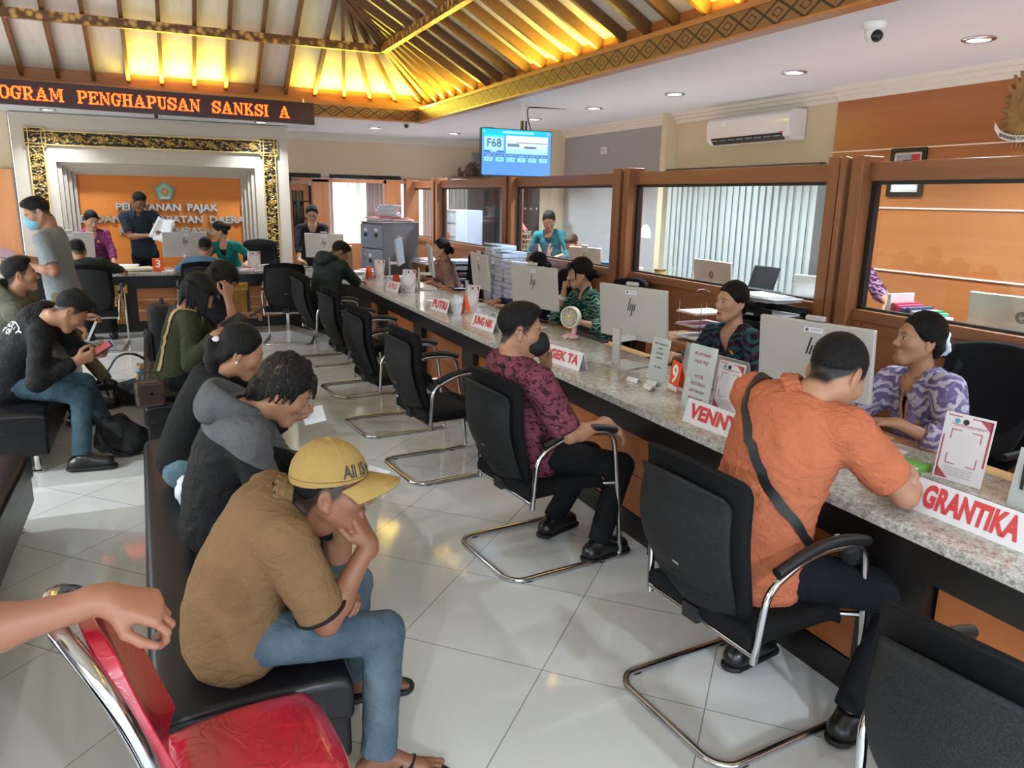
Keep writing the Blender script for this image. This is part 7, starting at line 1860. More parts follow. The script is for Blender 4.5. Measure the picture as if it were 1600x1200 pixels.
# --- person in dark shirt behind her
I = person('person_in_dark_shirt', 'person in a dark patterned shirt holding their brow, behind the woman in olive', (.12, 6.0, .53), (.375, 5.76, 1.13), 88, (95, 38, 0),
    dict(R=(V3(.40, 5.62, 1.02), V3(.2, -.5, -1), V3(.05, .2, .95), V3(.4, -.8, 0), .55), L=(V3(.50, 5.82, .86), V3(.2, .7, -1), V3(.8, -.2, .2), V3(0, .2, .9), .4)),
    dict(R=(V3(.52, 5.85, .085), V3(1, 0, .8), 90), L=(V3(.52, 6.2, .085), V3(1, 0, .8), 88)),
    TAN, batik('dark_plum_pattern', (30, 28, 38), (44, 40, 52), (38, 34, 46)), BLKT, ('messybob', HAIRB), q=1.6, neck=V3(.27, 5.88, 1.03), sleeve='short', shoes=SHOEB, eyes_open=False)
o = MB().box((0, 0, 0), (.15, .075, .009)).build('phone', BLACKP, bevel=.003); o.location = (.60, 5.78, .90); o.rotation_euler = (0, R(-30), R(10)); tag(o, 'phone held by the person in the dark patterned shirt', 'phone')
t = thing('backpack', 'tall black backpack standing on the far bench behind the olive sweater', 'backpack', (-.03, 6.46, .425), R(8))
MB().bb(-.10, .09, -.14, .14, 0, .46).build('bag_body', CLOTHB, t, bevel=.06, seg=5); MB().bb(-.14, -.08, -.115, .115, .03, .26).build('front_pocket', CLOTHB, t, bevel=.03, seg=4)
MB().tube(arc_pts([(0, -.04, .45), (0, -.04, .50), (0, .04, .50), (0, .04, .45)], .02, 4), .010, 8).build('loop_handle', CLOTHB, t, smooth=True); MB().tube([(-.142, -.10, .22), (-.145, 0, .225), (-.142, .10, .22)], .003, 6).build('zip', plain('grey_zip', (90, 90, 94), .4), t, smooth=True)
# --- man in black jacket
BLKJ = cloth('black_jacket_cloth', (17, 18, 20), .7)
I = person('man_in_black_jacket', 'person in a black jacket with white round lettering on the back, bent over a phone', (-.95, 5.62, .53), (-.545, 5.40, 1.0), 80, (78, 48, 0),
    dict(R=(V3(-.53, 5.30, .70), V3(-.3, -.4, -1), V3(.85, .1, .25), V3(0, -.7, -.4), .55), L=(V3(-.44, 5.52, .70), V3(.2, .7, -1), V3(.6, -.5, .2), V3(.3, .6, -.3), .5)),
    dict(R=(V3(-.56, 5.26, .085), V3(1, 0, .8), 95), L=(V3(-.42, 5.75, .085), V3(1, 0, .8), 80)),
    TAN, BLKJ, JEANT, ('quiff', HAIRB), q=1.2, neck=V3(-.70, 5.50, .965), pel=V3(-.1, 0, 1), sleeve='long', shoes=SHOEB, eyes_open=False, jacket=True, hem=.14, scalp=.8, collar=BLKJ, bulk=1.08, wr=.009)
def surf_lettering(I, s, size, centre, normal, upv, m, arc=0, name='back_lettering', lift=.004):
    org = I['org']; me = text_mesh(s, size, bold=size*.03); n = unit(normal); u = unit(np.array(upv)-n*(np.array(upv)@n)); x = np.cross(u, n)
    from mathutils.bvhtree import BVHTree
    sh = I['shirt'].data; bv = BVHTree.FromPolygons([v.co[:] for v in sh.vertices], [p.vertices[:] for p in sh.polygons])
    for v in me.vertices:
        a, b = v.co.x, v.co.y
        if arc: th = a/arc; r_ = arc+b; a, b = r_*math.sin(th), r_*math.cos(th)-arc
        p = np.array(centre)+x*a+u*b-org; h = bv.ray_cast(Vector(p+n*.25), Vector(-n), .5)
        v.co = (h[0]+Vector(n)*lift) if h[0] is not None else Vector(p)
    return link_mesh(name, me, m, I['shirt'])
WHP = plain('white_screen_print', (200, 202, 204), .7)
surf_lettering(I, 'SOCIETY', .055, (-.80, 5.52, .86), (-.62, -.55, .55), (.2, .1, 1), WHP, arc=.11)
surf_lettering(I, 'OF', .05, (-.80, 5.52, .80), (-.62, -.55, .55), (.2, .1, 1), WHP)
o = MB().box((0, 0, 0), (.15, .075, .009)).build('phone', BLACKP, bevel=.003); o.location = (-.40, 5.40, .745); o.rotation_euler = (R(20), R(-30), R(10)); tag(o, 'phone held by the man in the black jacket', 'phone')
o2 = MB().box((0, 0, .0048), (.13, .062, .0006)).build('screen', emit('phone_screen_red', (200, 90, 100), .6), o)
# --- man in grey-olive jacket
I = person('man_in_olive_jacket', 'person in a grey olive hooded jacket looking to the right at the left edge', (-1.22, 6.55, .54), (-.93, 6.40, 1.135), 85, (78, -4, 0),
    dict(R=(V3(-.62, 6.22, .80), V3(-.3, -.3, -1), V3(.75, .1, -.55), V3(.4, 0, .8), .4), L=(V3(-.60, 6.7, .78), V3(0, .7, -1), None, None, .4)),
    dict(R=(V3(-.66, 6.35, .085), V3(1, 0, .8), 90), L=(V3(-.60, 6.8, .085), V3(1, 0, .8), 85)),
    MID, cloth('grey_olive_cloth', (104, 102, 88)), BLKT, ('short', HAIRB), q=1.2, sleeve='long', shoes=SHOEB, jacket=True, hem=.12, scalp=.7, bulk=1.12, wr=.010)
hood(I, cloth('grey_olive_cloth', (104, 102, 88)))
o = MB().box((0, 0, 0), (.018, .09, .13)).build('ticket_roll', PAPER); o.location = (-.50, 6.16, .745); o.rotation_euler = (R(10), R(26), R(0)); tag(o, 'white folded slip in the hand of the man in the grey olive jacket', 'paper slip')
o = MB().lathe([(.030, -.012), (.036, -.010), (.036, .010), (.030, .012)], seg=16).build('wristwatch', plain('dark_watch', (40, 42, 46), .3, .5)); wq = I['wr']['R']*.9+I['el']['R']*.1; o.location = tuple(wq); o.rotation_euler = (0, R(70), 0); tag(o, 'dark wristwatch on the arm holding the white folded slip', 'watch')

# --- walking man
I = person('walking_man', 'person in a light grey t-shirt and khaki trousers walking left with papers', (-.78, 7.50, .87), (-.90, 7.46, 1.545), -78, (-98, 28, 0),
    dict(R=(V3(-1.10, 7.62, 1.17), V3(.3, .5, -1), V3(-.95, -.1, .1), V3(0, .2, 1), .4), L=(V3(-1.02, 7.28, 1.13), V3(.4, -.5, -1), V3(-.95, .1, .1), V3(0, .2, 1), .4)),
    dict(R=(V3(-.98, 7.62, .085), V3(-1, .1, .2), -85), L=(V3(-.52, 7.38, .10), V3(-1, 0, .1), -85)),
    TAN, cloth('light_grey_tee', (150, 156, 160)), cloth('khaki_trousers', (128, 116, 92)), ('short', HAIRB), q=1.6, standing=True, scalp=.6, sleeve='short', shoes=SHOEB, hem=.13)
def face_mask(I, m, ear=None, col='disposable_mask', lab='', bulge=.018):
    H, F, hs, org = I['H'], I['F'], I['hs'], I['org']; P = lambda x, y, z: tuple(H+F@np.array([x, y, z])*hs-org)
    t = thing('face_mask', lab, 'mask', tuple(org))
    S = SDF(.003); PP = lambda x, y, z: H+F@np.array([x, y, z])*hs
    S.ell(PP(0, .060, -.058), np.array((.060, .062+bulge, .060))*hs, F, .02, cut=[(PP(0, .026, 0), -F[:, 1]+F[:, 0]*0)]); S.cone(PP(0, .108, -.022), PP(0, .094, -.075), .020*hs, .024*hs, .03)
    S.mesh('mask_shell', m, t, origin=org)
    b = MB()
    for s in (-1, 1):
        b.tube([P(s*.050, .062, -.036), P(s*.070, .030, -.016), P(s*.088, -.006, .012), P(s*.092, -.024, .010)], .0016, 5); b.tube([P(s*.048, .055, -.088), P(s*.068, .020, -.068), P(s*.084, -.012, -.036), P(s*.090, -.026, -.01)], .0016, 5)
    b.build('ear_loop', ear or m, t, smooth=True)
face_mask(I, plain('blue_mask_cloth', (120, 176, 204), .7), lab='light blue mask below the chin of the walking man')
for k, (dx, dz, a) in enumerate(((0, 0, 8), (.02, .012, 3))):
    o = MB().box((0, 0, 0), (.32, .24, .002)).build('document', MAUVE if k else PAPER); o.location = (-1.27+dx, 7.35, 1.235+dz); o.rotation_euler = (R(12), R(14), R(a)); tag(o, ['lower white sheet in the hands of the walking man', 'upper lilac sheet in the hands of the walking man'][k], 'papers')

# --- officers behind the back counter
MAG = batik('magenta_kebaya', (118, 32, 92), (146, 52, 112), (170, 84, 138), 24)
I = person('officer_in_magenta', 'person in a magenta kebaya leaning on the back counter, with an identity card', (-.80, 11.62, .90), (-.79, 11.36, 1.36), 172, (155, 22, 0),
    dict(R=(V3(-1.02, 11.12, .80), V3(-.8, .2, -.5), V3(.2, -.9, -.2), Z3, .3), L=(V3(-.56, 11.08, .80), V3(.8, .3, -.4), V3(-.3, -.9, -.2), Z3, .3)),
    dict(R=(V3(-.9, 11.65, .085), V3(0, -1, .2), 180), L=(V3(-.7, 11.65, .085), V3(0, -1, .2), 180)),
    FAIR, MAG, MAG, ('bun', HAIRB), fem=True, q=2.0, standing=True, sleeve='three', vneck=.20, inner=BLK, shoes=SHOEB, hem=.2, eyes_open=True, lips=lin((176, 70, 74)))
def id_card(I, t_=.45, x=.02, drop=0):
    c = I['sp'](t_)+I['spf'](t_)@np.array([x, .155, 0])-I['org']; d = I['spf'](t_)
    M4 = Matrix.Translation(Vector(c)) @ Matrix([[*d[0], 0], [*d[1], 0], [*d[2], 0], [0, 0, 0, 1]])
    b = MB(); b.T = M4; b.box((0, 0, 0), (.06, .004, .085)); o = b.build('identity_card', PAPER, I['shirt']); b = MB(); b.T = M4; b.box((0, .003, .005), (.03, .002, .036)); b.build('card_photo', DK, o)
    b = MB(); b.T = M4; b.tube([(0, 0, .042), (.005, 0, .12)], .003, 5); b.build('clip', CHROME, o)
id_card(I, .5, .03); GOLDP = plain('gold_pin', (216, 178, 84), .3, .6)
badge(I, .78, -.065, .0, GOLDP, .016)
DKB = cloth('dark_teal_uniform', (44, 56, 66))
I = person('standing_officer', 'person in a dark blue grey uniform shirt standing and reading papers', (-.20, 11.62, .90), (-.215, 11.40, 1.60), 176, (150, 34, 0),
    dict(R=(V3(-.14, 11.22, 1.17), V3(-.8, .3, -.6), V3(.8, -.4, .1), V3(0, -.3, 1), .5), L=(V3(.06, 11.20, 1.20), V3(.8, .3, -.6), V3(-.7, -.4, .3), V3(0, -.3, 1), .5)),
    dict(R=(V3(-.3, 11.65, .085), V3(0, -1, .2), 180), L=(V3(-.1, 11.65, .085), V3(0, -1, .2), 180)),
    DTAN, DKB, BLKT, ('short', HAIRB), q=2.0, standing=True, sleeve='short', collar=DKB, shoes=SHOEB, scalp=.5, hem=.1)
glasses(I)
for k in range(2):
    o = MB().sheet(lambda u, v: ((u-.5)*.22, .03*math.sin(u*3+k), (v-.5)*.30), 6, 6, .002, (0, 1, 0)).build('document', PAPER, smooth=True, auto=False); o.location = (.03+.02*k, 11.14-.02*k, 1.25); o.rotation_euler = (R(-24), R(24-14*k), R(-14)); tag(o, ['white sheet held by the standing officer, rear one', 'white sheet held by the standing officer, front one'][k], 'papers')
TEALK = batik('teal_kebaya', (8, 108, 104), (14, 124, 116), (20, 132, 122), 20)
I = person('officer_in_teal', 'person in a teal kebaya seen in profile behind the back counter', (.92, 11.42, .62), (.735, 11.22, 1.235), -150, (-88, 14, 0),
    dict(R=(V3(.62, 11.12, .80), V3(-.6, .3, -.6), None, Z3, .3), L=(V3(1.02, 11.0, .80), V3(.8, .2, -.6), V3(.1, -.9, 0), Z3, .3)),
    dict(R=(V3(.8, 11.1, .085), V3(0, -1, .4), 180), L=(V3(1.0, 11.1, .085), V3(0, -1, .4), 180)),
    FAIR, TEALK, BLKT, ('bun', HAIRB), fem=True, q=2.0, sleeve='three', vneck=.18, inner=BLK, shoes=SHOEB, lips=lin((180, 70, 74)))
badge(I, .72, -.06, 0, GOLDP, .014)
# customers at the back counter
I = person('customer_in_blue', 'person in a light blue shirt with their back turned at the back counter', (.43, 9.95, .54), (.50, 10.20, 1.075), 5, (15, 25, 0),
    dict(R=(V3(.72, 10.55, .80), V3(.8, -.2, -.6), None, Z3, .4), L=(V3(.22, 10.58, .80), V3(-.8, -.2, -.6), None, Z3, .4)),
    dict(R=(V3(.55, 10.35, .085), V3(0, 1, .6), 0), L=(V3(.3, 10.35, .085), V3(0, 1, .6), 0)),
    TAN, cloth('light_blue_cloth', (104, 142, 178)), BLKT, ('short', HAIRB), q=2.0, scalp=.6, shoes=SHOEB, bulk=1.1)
I = person('customer_in_green_coat', 'person in a dark green coat sitting with their back turned behind the walking man', (-.72, 9.72, .56), (-.86, 9.95, 1.07), 0, (-15, 20, 0),
    dict(R=(V3(-.45, 10.4, .80), V3(.8, -.2, -.6), None, Z3, .4), L=(V3(-.95, 10.4, .80), V3(-.8, -.2, -.6), None, Z3, .4)),
    dict(R=(V3(-.6, 10.2, .085), V3(0, 1, .6), 0), L=(V3(-.85, 10.2, .085), V3(0, 1, .6), 0)),
    TAN, cloth('dark_green_coat', (52, 58, 50)), BLKT, ('short', HAIRB), q=2.0, sleeve='long', jacket=True, shoes=SHOEB, bulk=1.15)
BLKK = batik('dark_plum_jacket', (26, 22, 28), (40, 32, 44), (34, 28, 38), 26)
I = person('standing_woman_in_black', 'person in glasses and a dark jacket standing with both hands on the corner counter', (1.98, 11.28, .88), (1.94, 10.98, 1.475), 188, (190, 20, 0),
    dict(R=(V3(1.70, 10.72, .83), V3(-.8, .2, -.3), V3(.5, -.8, -.2), Z3, .3), L=(V3(2.02, 10.66, .83), V3(.9, .2, -.3), V3(-.5, -.8, -.2), Z3, .3)),
    dict(R=(V3(1.88, 11.42, .085), V3(0, -1, .2), 180), L=(V3(2.1, 11.42, .085), V3(0, -1, .2), 180)),
    FAIR, BLKK, BLKT, ('bun', HAIRB), fem=True, q=2.0, standing=True, sleeve='three', vneck=.24, inner=BLK, shoes=SHOEB, lips=lin((160, 60, 62)), bulk=1.15, hem=.18)
glasses(I); id_card(I, .5, .07); badge(I, .76, -.07, 0, GOLDP, .014)
DGJ = cloth('dark_green_windbreaker', (40, 54, 54), .6)
I = person('customer_in_windbreaker', 'person in a dark green windbreaker and glasses writing at the bend of the counter', (1.50, 8.16, .54), (1.765, 8.42, 1.125), 60, (88, 42, 0),
    dict(R=(V3(1.98, 8.52, .80), V3(.2, -.8, -.6), V3(.8, .3, -.1), Z3, .5), L=(V3(1.88, 8.86, .80), V3(-.5, .6, -.5), V3(.8, 0, 0), Z3, .4)),
    dict(R=(V3(1.92, 8.12, .085), V3(.9, .2, .6), 80), L=(V3(1.86, 8.45, .085), V3(.9, .2, .6), 75)),
    TAN, DGJ, BLKT, ('short', HAIRB), q=1.7, sleeve='long', jacket=True, shoes=SHOEB, scalp=.6, bulk=1.1, eyes_open=False, wr=.009, neck=V3(1.635, 8.28, 1.04))
glasses(I); hood(I, DGJ)

# --- officers behind the long counter
PPK = batik('pale_pink_batik', (176, 132, 124), (190, 150, 140), (164, 116, 110), 26)
I = person('officer_in_pale_pink', 'person in a pale pink batik shirt seen in profile behind the counter', (3.27, 8.84, .55), (3.06, 8.78, 1.135), -90, (-75, 2, 0),
    dict(R=(V3(2.88, 9.02, .76), V3(-.1, .6, -1), V3(-.9, 0, -.1), Z3, .35), L=(V3(2.86, 8.58, .76), V3(.1, -.6, -1), V3(-.9, .2, -.1), Z3, .35)),
    dict(R=(V3(2.9, 8.95, .085), V3(-1, 0, .6), -90), L=(V3(2.9, 8.7, .085), V3(-1, 0, .6), -90)),
    FAIR, PPK, BLKT, ('lowbun', HAIRB), fem=True, q=1.6, sleeve='short', sleeve_len=.9, shoes=SHOEB, collar=PPK, lips=lin((176, 90, 84)))
I = person('officer_behind_screen', 'person with tied black hair and a navy top almost hidden behind a silver computer', (3.38, 6.52, .55), (3.22, 6.50, 1.12), -90, (-95, 12, 0),
    dict(R=(V3(2.95, 6.80, .76), V3(-.1, .7, -.8), V3(-.7, .3, -.1), Z3, .4), L=(V3(2.86, 6.35, .76), V3(.1, -.6, -1), None, Z3, .35)),
    dict(R=(V3(3.0, 6.6, .085), V3(-1, 0, .6), -90), L=(V3(3.0, 6.4, .085), V3(-1, 0, .6), -90)),
    FAIR, cloth('navy_top', (30, 34, 66)), BLKT, ('lowbun', HAIRB), fem=True, q=1.6, sleeve='long', shoes=SHOEB)
GRB = batik('green_batik', (12, 62, 54), (24, 84, 72), (142, 178, 156), 20, 2)
I = person('officer_in_green_batik', 'person in green batik with black fringe resting her chin on her fist by the fan', (3.38, 5.44, .55), (3.13, 5.52, 1.145), -84, (-69, 10, 0),
    dict(R=(V3(3.03, 5.60, .975), V3(-.3, .3, -1), V3(-.05, -.12, .95), V3(-.9, .2, 0), .82, .5), L=(V3(2.97, 5.24, .79), V3(-.2, -.6, -.8), V3(-.35, .85, .3), V3(-.85, -.3, .3), .12, .1)),
    dict(R=(V3(3.0, 5.6, .085), V3(-1, 0, .6), -90), L=(V3(3.0, 5.3, .085), V3(-1, 0, .6), -90)),
    FAIR, GRB, BLKT, ('fringebun', HAIRB), fem=True, q=1.3, sleeve='three', shoes=SHOEB, lips=lin((184, 84, 84)), eyes_open=False, sleeve_r=1.15)
strap(I, [I['N']+I['Fc']@V3(-.052, -.02, .035), I['N']+I['Fc']@V3(-.070, .05, .0), I['N']+I['Fc']@V3(-.055, .11, -.08), I['N']+I['Fc']@V3(-.035, .155, -.18), I['N']+I['Fc']@V3(-.02, .17, -.28)], .024, cloth('deep_green_lapel', (10, 74, 66)), 'lapel', .3, I['shirt'])
strap(I, [I['N']+I['Fc']@V3(.052, -.02, .035), I['N']+I['Fc']@V3(.070, .05, .0), I['N']+I['Fc']@V3(.055, .11, -.08), I['N']+I['Fc']@V3(.035, .155, -.18), I['N']+I['Fc']@V3(.02, .17, -.28)], .024, cloth('deep_green_lapel', (10, 74, 66)), 'lapel', .3, I['shirt'])
o = MB().lathe([(.027, -.014), (.033, -.012), (.033, .012), (.027, .014)], seg=18).build('wristwatch', plain('white_watch', (222, 218, 210), .3)); wq = I['wr']['R']*.82+I['el']['R']*.18; o.location = tuple(wq); dd = Vector(I['wr']['R']-I['el']['R']); o.rotation_euler = dd.to_track_quat('Z', 'Y').to_euler(); tag(o, 'white wristwatch on the raised arm of the officer in green batik', 'watch')
FLB = batik('dark_floral_batik', (24, 24, 38), (88, 30, 78), (46, 92, 98), 13, 5)
I = person('officer_in_floral', 'person in a dark floral batik jacket with gold pins looking left past the screens', (3.38, 3.70, .55), (3.185, 3.71, 1.135), -95, (-90, 0, 0),
    dict(R=(V3(2.95, 3.98, .76), V3(-.1, .7, -.8), V3(-.9, -.1, -.1), Z3, .4), L=(V3(2.92, 3.45, .76), V3(.1, -.6, -1), V3(-.9, .2, -.1), Z3, .35)),
    dict(R=(V3(3.0, 3.8, .085), V3(-1, 0, .6), -90), L=(V3(3.0, 3.6, .085), V3(-1, 0, .6), -90)),
    FAIR, FLB, BLKT, ('lowbun', HAIRB), fem=True, q=1.0, sleeve='three', shoes=SHOEB, lips=lin((178, 64, 66)), vneck=.15, bulk=1.05, eyes_open=True, sc=1.02)
badge(I, .80, -.075, -.01, GOLDP, .017); badge(I, .72, .045, -.01, GOLDP, .015)
LILB = batik('lilac_white_batik', (120, 104, 150), (148, 132, 176), (206, 198, 214), 15, 3)
LIL = cloth('plain_lilac', (156, 132, 182))
I = person('officer_in_lilac', 'person in a lilac kebaya with a white hair tie, nearest officer on the right', (3.36, 2.30, .56), (3.19, 2.40, 1.125), -84, (-64, -5, 0),
    dict(R=(V3(2.83, 2.50, .84), V3(-.1, .5, -1), V3(-.75, .1, .1), V3(0, -.3, .95), .42), L=(V3(2.88, 2.22, .80), V3(-.2, -.7, -.8), V3(-.7, .45, .05), V3(-.2, .1, .95), .35)),
    dict(R=(V3(3.0, 2.5, .085), V3(-1, 0, .6), -90), L=(V3(3.0, 2.2, .085), V3(-1, 0, .6), -90)),
    MID, LILB, BLKT, ('lowbun', HAIRB), fem=True, q=.9, sleeve='three', sleeve_len=.6, shoes=SHOEB, vneck=.20, inner=BLK, sleeve_r=1.35, lips=lin((158, 84, 80)), bulk=1.12, sc=1.05)
# plain lilac front panels, lanyard, pin, name strip, scrunchie
for s in (-1, 1):
    strap(I, [I['N']+I['Fc']@V3(s*.062, -.03, .020), I['N']+I['Fc']@V3(s*.085, .045, -.02), I['N']+I['Fc']@V3(s*.075, .110, -.10), I['N']+I['Fc']@V3(s*.055, .150, -.20), I['N']+I['Fc']@V3(s*.045, .155, -.30)], .044, LIL, 'lapel', .25, I['shirt'])
strap(I, [I['N']+I['Fc']@V3(.03, .052, .01), I['N']+I['Fc']@V3(.02, .135, -.10), I['N']+I['Fc']@V3(.008, .165, -.20), I['N']+I['Fc']@V3(.0, .165, -.28)], .008, plain('brown_lanyard', (150, 92, 60), .5), 'lanyard', .4)
strap(I, [I['N']+I['Fc']@V3(-.03, .052, .01), I['N']+I['Fc']@V3(-.02, .135, -.10), I['N']+I['Fc']@V3(-.008, .165, -.20), I['N']+I['Fc']@V3(.0, .165, -.28)], .008, plain('brown_lanyard', (150, 92, 60), .5), 'lanyard', .4)
badge(I, .62, -.075, 0, GOLDP, .019, y=.150)
S = SDF(.005); H, F, hs = I['H'], I['F'], I['hs']; cc = H+F@V3(0, -.108, -.010)*hs
for k in range(14):
    a = 2*PI*k/14; S.ell(cc+F@V3(math.cos(a)*.042, .010*math.sin(3*a), math.sin(a)*.046), (.017, .015, .017), F, .006)
S.mesh('hair_scrunchie', plain('white_satin', (206, 214, 222), .35), I['root'], origin=I['org'], wrinkle=.003, freq=60)

# behind the glass
I = person('officer_behind_glass', 'person in a teal cardigan standing behind the glass partition', (4.75, 9.10, .88), (4.62, 9.02, 1.47), -140, (-150, 30, 0),
    dict(R=(V3(4.35, 8.98, 1.02), V3(-.5, .3, -.8), None, Z3, .3), L=(V3(4.60, 8.72, 1.02), V3(.6, -.4, -.8), None, Z3, .3)),
    dict(R=(V3(4.8, 9.2, .085), V3(-.6, -.8, .2), -140), L=(V3(4.88, 9.05, .085), V3(-.6, -.8, .2), -140)),
    MID, cloth('teal_cardigan', (34, 112, 120)), BLKT, ('bun', HAIRB), fem=True, q=2.0, standing=True, sleeve='three', vneck=.16, inner=cloth('grey_inner', (96, 90, 96)), shoes=SHOEB)
I = person('seated_person_behind_glass', 'person with brown hair seated low behind the small silver computer behind the glass', (4.85, 8.25, .52), (4.62, 8.38, 1.21), -100, (-120, 40, 0),
    dict(R=(V3(4.42, 8.62, 1.05), V3(-.1, .5, -1), V3(-.2, -.3, .9), V3(-.5, .5, .2), .1), L=(V3(4.5, 8.1, .9), V3(0, -.6, -.8), None, Z3, .3)),
    dict(R=(V3(4.5, 8.3, .085), V3(-1, 0, .6), -90), L=(V3(4.5, 8.1, .085), V3(-1, 0, .6), -90)),
    FAIR, cloth('grey_blue_top', (90, 120, 136)), BLKT, ('short', hair_mat('brown_hair', (52, 36, 28))), fem=True, q=2.0, sleeve='long', shoes=SHOEB)
I = person('person_behind_post', 'person in a purple batik shirt half hidden by the thick post behind the glass', (4.93, 4.42, .88), (4.88, 4.36, 1.47), 170, (150, 10, 0),
    dict(R=(V3(4.66, 4.12, 1.0), V3(-.6, .3, -.6), None, Z3, .3), L=(V3(4.95, 4.02, 1.02), V3(.7, .3, -.5), None, Z3, .3)),
    dict(R=(V3(4.85, 4.5, .085), V3(0, -1, .2), 180), L=(V3(5.02, 4.5, .085), V3(0, -1, .2), 180)),
    TAN, batik('purple_batik', (110, 40, 96), (134, 70, 120), (206, 180, 200), 18, 8), BLKT, ('short', HAIRB), q=2.0, standing=True, sleeve='three', shoes=SHOEB)

# --- masked man in pink batik
PNK = batik('pink_batik', (74, 32, 44), (152, 82, 100), (140, 72, 92), 17, 1)
I = person('masked_man', 'person in a pink batik shirt and black mask on a visitor chair at the counter', (1.56, 3.17, .545), (1.475, 3.14, 1.14), 86, (108, 8, 0),
    dict(R=(V3(1.86, 2.965, .70), V3(-.3, -.5, -1), V3(.75, -.1, -.50), V3(.4, -.3, .8), .20, .2), L=(V3(1.70, 3.30, .93), V3(.2, .8, -1), V3(-.1, -.2, .95), V3(.9, .2, 0), .8)),
    dict(R=(V3(1.84, 2.96, .085), V3(1, 0, .8), 82), L=(V3(1.76, 3.30, .085), V3(1, 0, .8), 70)),
    MID, PNK, BLKT, ('short', HAIRD), q=1.0, sleeve='short', sleeve_len=.92, sleeve_r=1.25, collar=PNK, shoes=SHOEB, scalp=1.0, hem=.16, bulk=1.02, wr=.006)
face_mask(I, plain('black_mask_cloth', (17, 17, 18), .75), lab='black mask on the man in the pink batik shirt', bulge=.030)
# --- man in orange
ORS = cloth('salmon_orange_cloth', (222, 128, 90), bump=.35)
I = person('man_in_orange', 'person in an orange t-shirt with a black shoulder strap writing at the counter, back turned', (1.76, 1.86, .545), (2.000, 1.79, 1.185), 82, (84, 36, 0),
    dict(R=(V3(2.33, 1.72, .815), V3(.1, -1.0, -1.0), V3(.25, .85, .15), V3(.3, -.4, .9), .72, .4), L=(V3(2.42, 2.22, .80), V3(-.3, .8, -.4), V3(.7, -.5, 0), Z3, .35)),
    dict(R=(V3(1.95, 1.52, .085), V3(1, -.15, .9), 80), L=(V3(1.90, 1.98, .085), V3(1, 0, .9), 80)),
    MID, ORS, NAVYT, ('crop', HAIRD), q=.95, sleeve='short', sleeve_len=.74, sleeve_r=1.2, shoes=SHOEB, scalp=1.0, hem=.17, bulk=1.16, wr=.010, neck=V3(1.905, 1.85, 1.10), head_sc=.99, sc=1.08, arm=(.30, .25), reach=.03, neck_r=.058, collar=ORS)
draped_strap(I, [(2.02, 2.02, 1.02), (1.93, 2.03, 1.12), (1.84, 1.98, 1.10), (1.76, 1.88, .98), (1.73, 1.76, .84), (1.80, 1.66, .70), (1.90, 1.62, .62)], .016, plain('black_webbing', (24, 24, 27), .5))
o = blob('waist_bag', [('cone', (1.93, 1.60, .66), (2.0, 1.64, .60), .035, .04, .02)], CLOTHB, h=.008); tag(o, 'small black bag at the end of the strap of the man in orange', 'bag')
MB().box((1.885, 1.60, .69), (.02, .02, .03)).build('buckle', CHROME, o)
o = MB().tube([(0, 0, 0), (.0, .0, .14)], .004, 8).build('pen', BLACKP, smooth=True); o.location = (2.43, 1.83, .765); o.rotation_euler = (R(-20), R(-30), 0); tag(o, 'black pen in the hand of the man in orange', 'pen')
o = MB().tube([(.036*math.cos(a), .036*math.sin(a), 0) for a in [2*PI*k/20 for k in range(20)]], .0022, 6, closed=True).build('bracelet', CHROME, smooth=True); wq = I['wr']['R']*.88+I['el']['R']*.12; o.location = tuple(wq); o.rotation_euler = Vector(I['wr']['R']-I['el']['R']).to_track_quat('Z', 'Y').to_euler(); tag(o, 'thin silver bracelet on the writing hand of the man in orange', 'bracelet')

# --- person at the left edge whose arm rests on the red chair
I = person('person_at_left_edge', 'person at the left edge whose bare forearm hangs over the red chair', (-.80, 1.42, .54), (-.64, 1.28, 1.30), 95, (95, 5, 0),
    dict(R=(V3(-.42, 1.05, .72), V3(0, -.4, -1), V3(.9, 0, 0), Z3, .3), L=(V3(-.150, 1.53, .955), V3(-.2, .1, -1), V3(.86, -.10, -.30), V3(.36, -.40, .82), .5, .25, (.42, .52, .62, .72))),
    dict(R=(V3(-.45, 1.0, .085), V3(1, 0, .8), 92), L=(V3(-.47, 1.25, .085), V3(1, 0, .8), 90)),
    lin((164, 114, 90)), cloth('white_tee', (200, 200, 200)), BLKT, ('short', HAIRB), q=1.0, sleeve='short', shoes=SHOEB, sc=1.06, neck=V3(-.70, 1.34, 1.12), bulk=1.1)
o = MB().box((0, 0, 0), (.21, .16, .002)).build('document', PAPER); o.location = (-.42, 1.18, .742); o.rotation_euler = (0, 0, R(10)); tag(o, 'white sheet at the bottom left corner', 'papers')
t = thing('stool', 'plain stool under the person at the left edge, outside the view', 'stool', (-.80, 1.42, 0)); MB().bb(-.2, .2, -.2, .2, .40, .44).build('seat', FAB, t, bevel=.01)
for sx in (-1, 1):
    for sy in (-1, 1): MB().cyl((sx*.17, sy*.17, 0), (sx*.17, sy*.17, .40), .014).build('leg', CHROME, t)

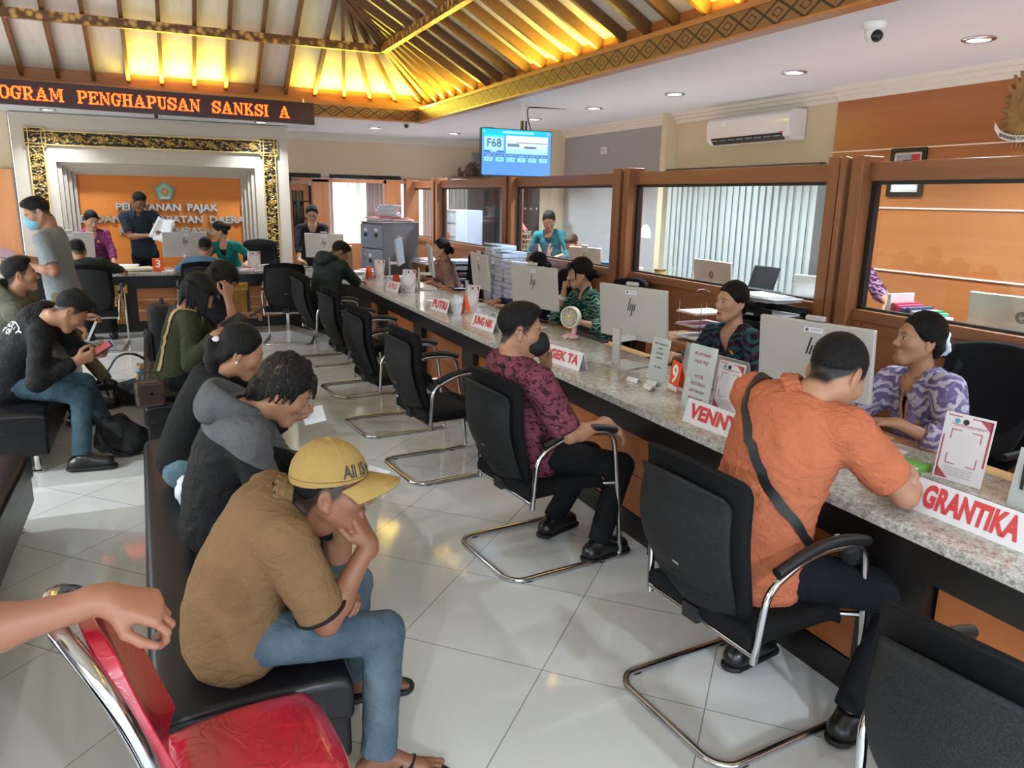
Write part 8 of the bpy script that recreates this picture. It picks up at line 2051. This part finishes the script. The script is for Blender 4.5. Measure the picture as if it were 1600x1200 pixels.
# --- bags on the floor
t = thing('backpack', 'slumped black backpack on the floor beside the man in the black jacket', 'backpack', (-.33, 5.60, 0))
S = SDF(.010); S.cone((-.10, .06, .09), (.06, -.06, .10), .085, .10, .05); S.cone((-.12, .02, .18), (-.02, -.02, .20), .05, .07, .06); S.cone((.04, -.14, .05), (.14, -.04, .05), .045, .05, .03); S.ell((0, 0, .06), (.19, .15, .065), None, .05, cut=None)
S.mesh('bag_body', CLOTHB, t, wrinkle=.010, freq=24, seed=2)
MB().tube(arc_pts([(-.12, .05, .24), (-.16, -.06, .18), (-.10, -.14, .05), (.02, -.17, .02)], .05, 4), .014, 8, flat=.3).build('shoulder_strap', CLOTHB, t, smooth=True); MB().tube([(.10, -.13, .02), (.17, -.12, .012)], .008, 6).build('brown_tab', plain('brown_tab', (120, 70, 46), .6), t)
t = thing('tote_bag', 'open black bag with a raised handle on the floor by the far bench', 'bag', (-.36, 6.85, 0))
S = SDF(.010); S.cone((-.02, .04, .09), (.16, -.02, .09), .085, .09, .04); S.cone((-.02, .0, .16), (.12, .02, .17), .05, .06, .04); S.mesh('bag_body', CLOTHB, t, wrinkle=.008, freq=24, seed=6)
MB().tube(arc_pts([(-.12, .04, .04), (-.16, .04, .22), (-.04, .03, .42), (.08, .02, .44), (.20, .0, .36), (.18, 0, .18)], .08, 5), .022, 8, flat=.35).build('handle', CLOTHB, t, smooth=True)
p_ = thing('bottle', 'clear bottle with a blue cap stuck in the black bag by the far bench', 'bottle', (-.22, 6.70, .14))
MB().lathe([(.001, 0), (.032, 0), (.034, .03), (.031, .09), (.033, .12), (.014, .155), (.014, .165), (.001, .165)], seg=16).build('bottle_body', plain('clear_bottle', (120, 134, 146), .1, .0), p_, smooth=True); MB().lathe([(.001, .163), (.018, .163), (.018, .185), (.001, .185)], seg=14).build('cap', plain('blue_cap', (86, 136, 180), .4), p_)
p_ = thing('plush_charm', 'small tan plush charm hanging on the black bag by the far bench', 'toy', (-.24, 6.72, .27)); b = MB().ball((0, 0, 0), (.035, .03, .04), 12, 8); b.ball((.02, 0, .075), (.034, .032, .034), 12, 8); b.ball((-.005, 0, .10), (.012, .01, .012), 8, 6); b.ball((.045, 0, .10), (.012, .01, .012), 8, 6); b.build('plush_body', plain('tan_plush', (190, 160, 122), .9), p_, smooth=True)
MB().lathe([(.022, .032), (.034, .034), (.034, .046), (.022, .048)], seg=12).build('blue_scarf', plain('blue_scarf', (140, 168, 186), .7), p_)
for l_ in LOG: print('SPINE', l_)
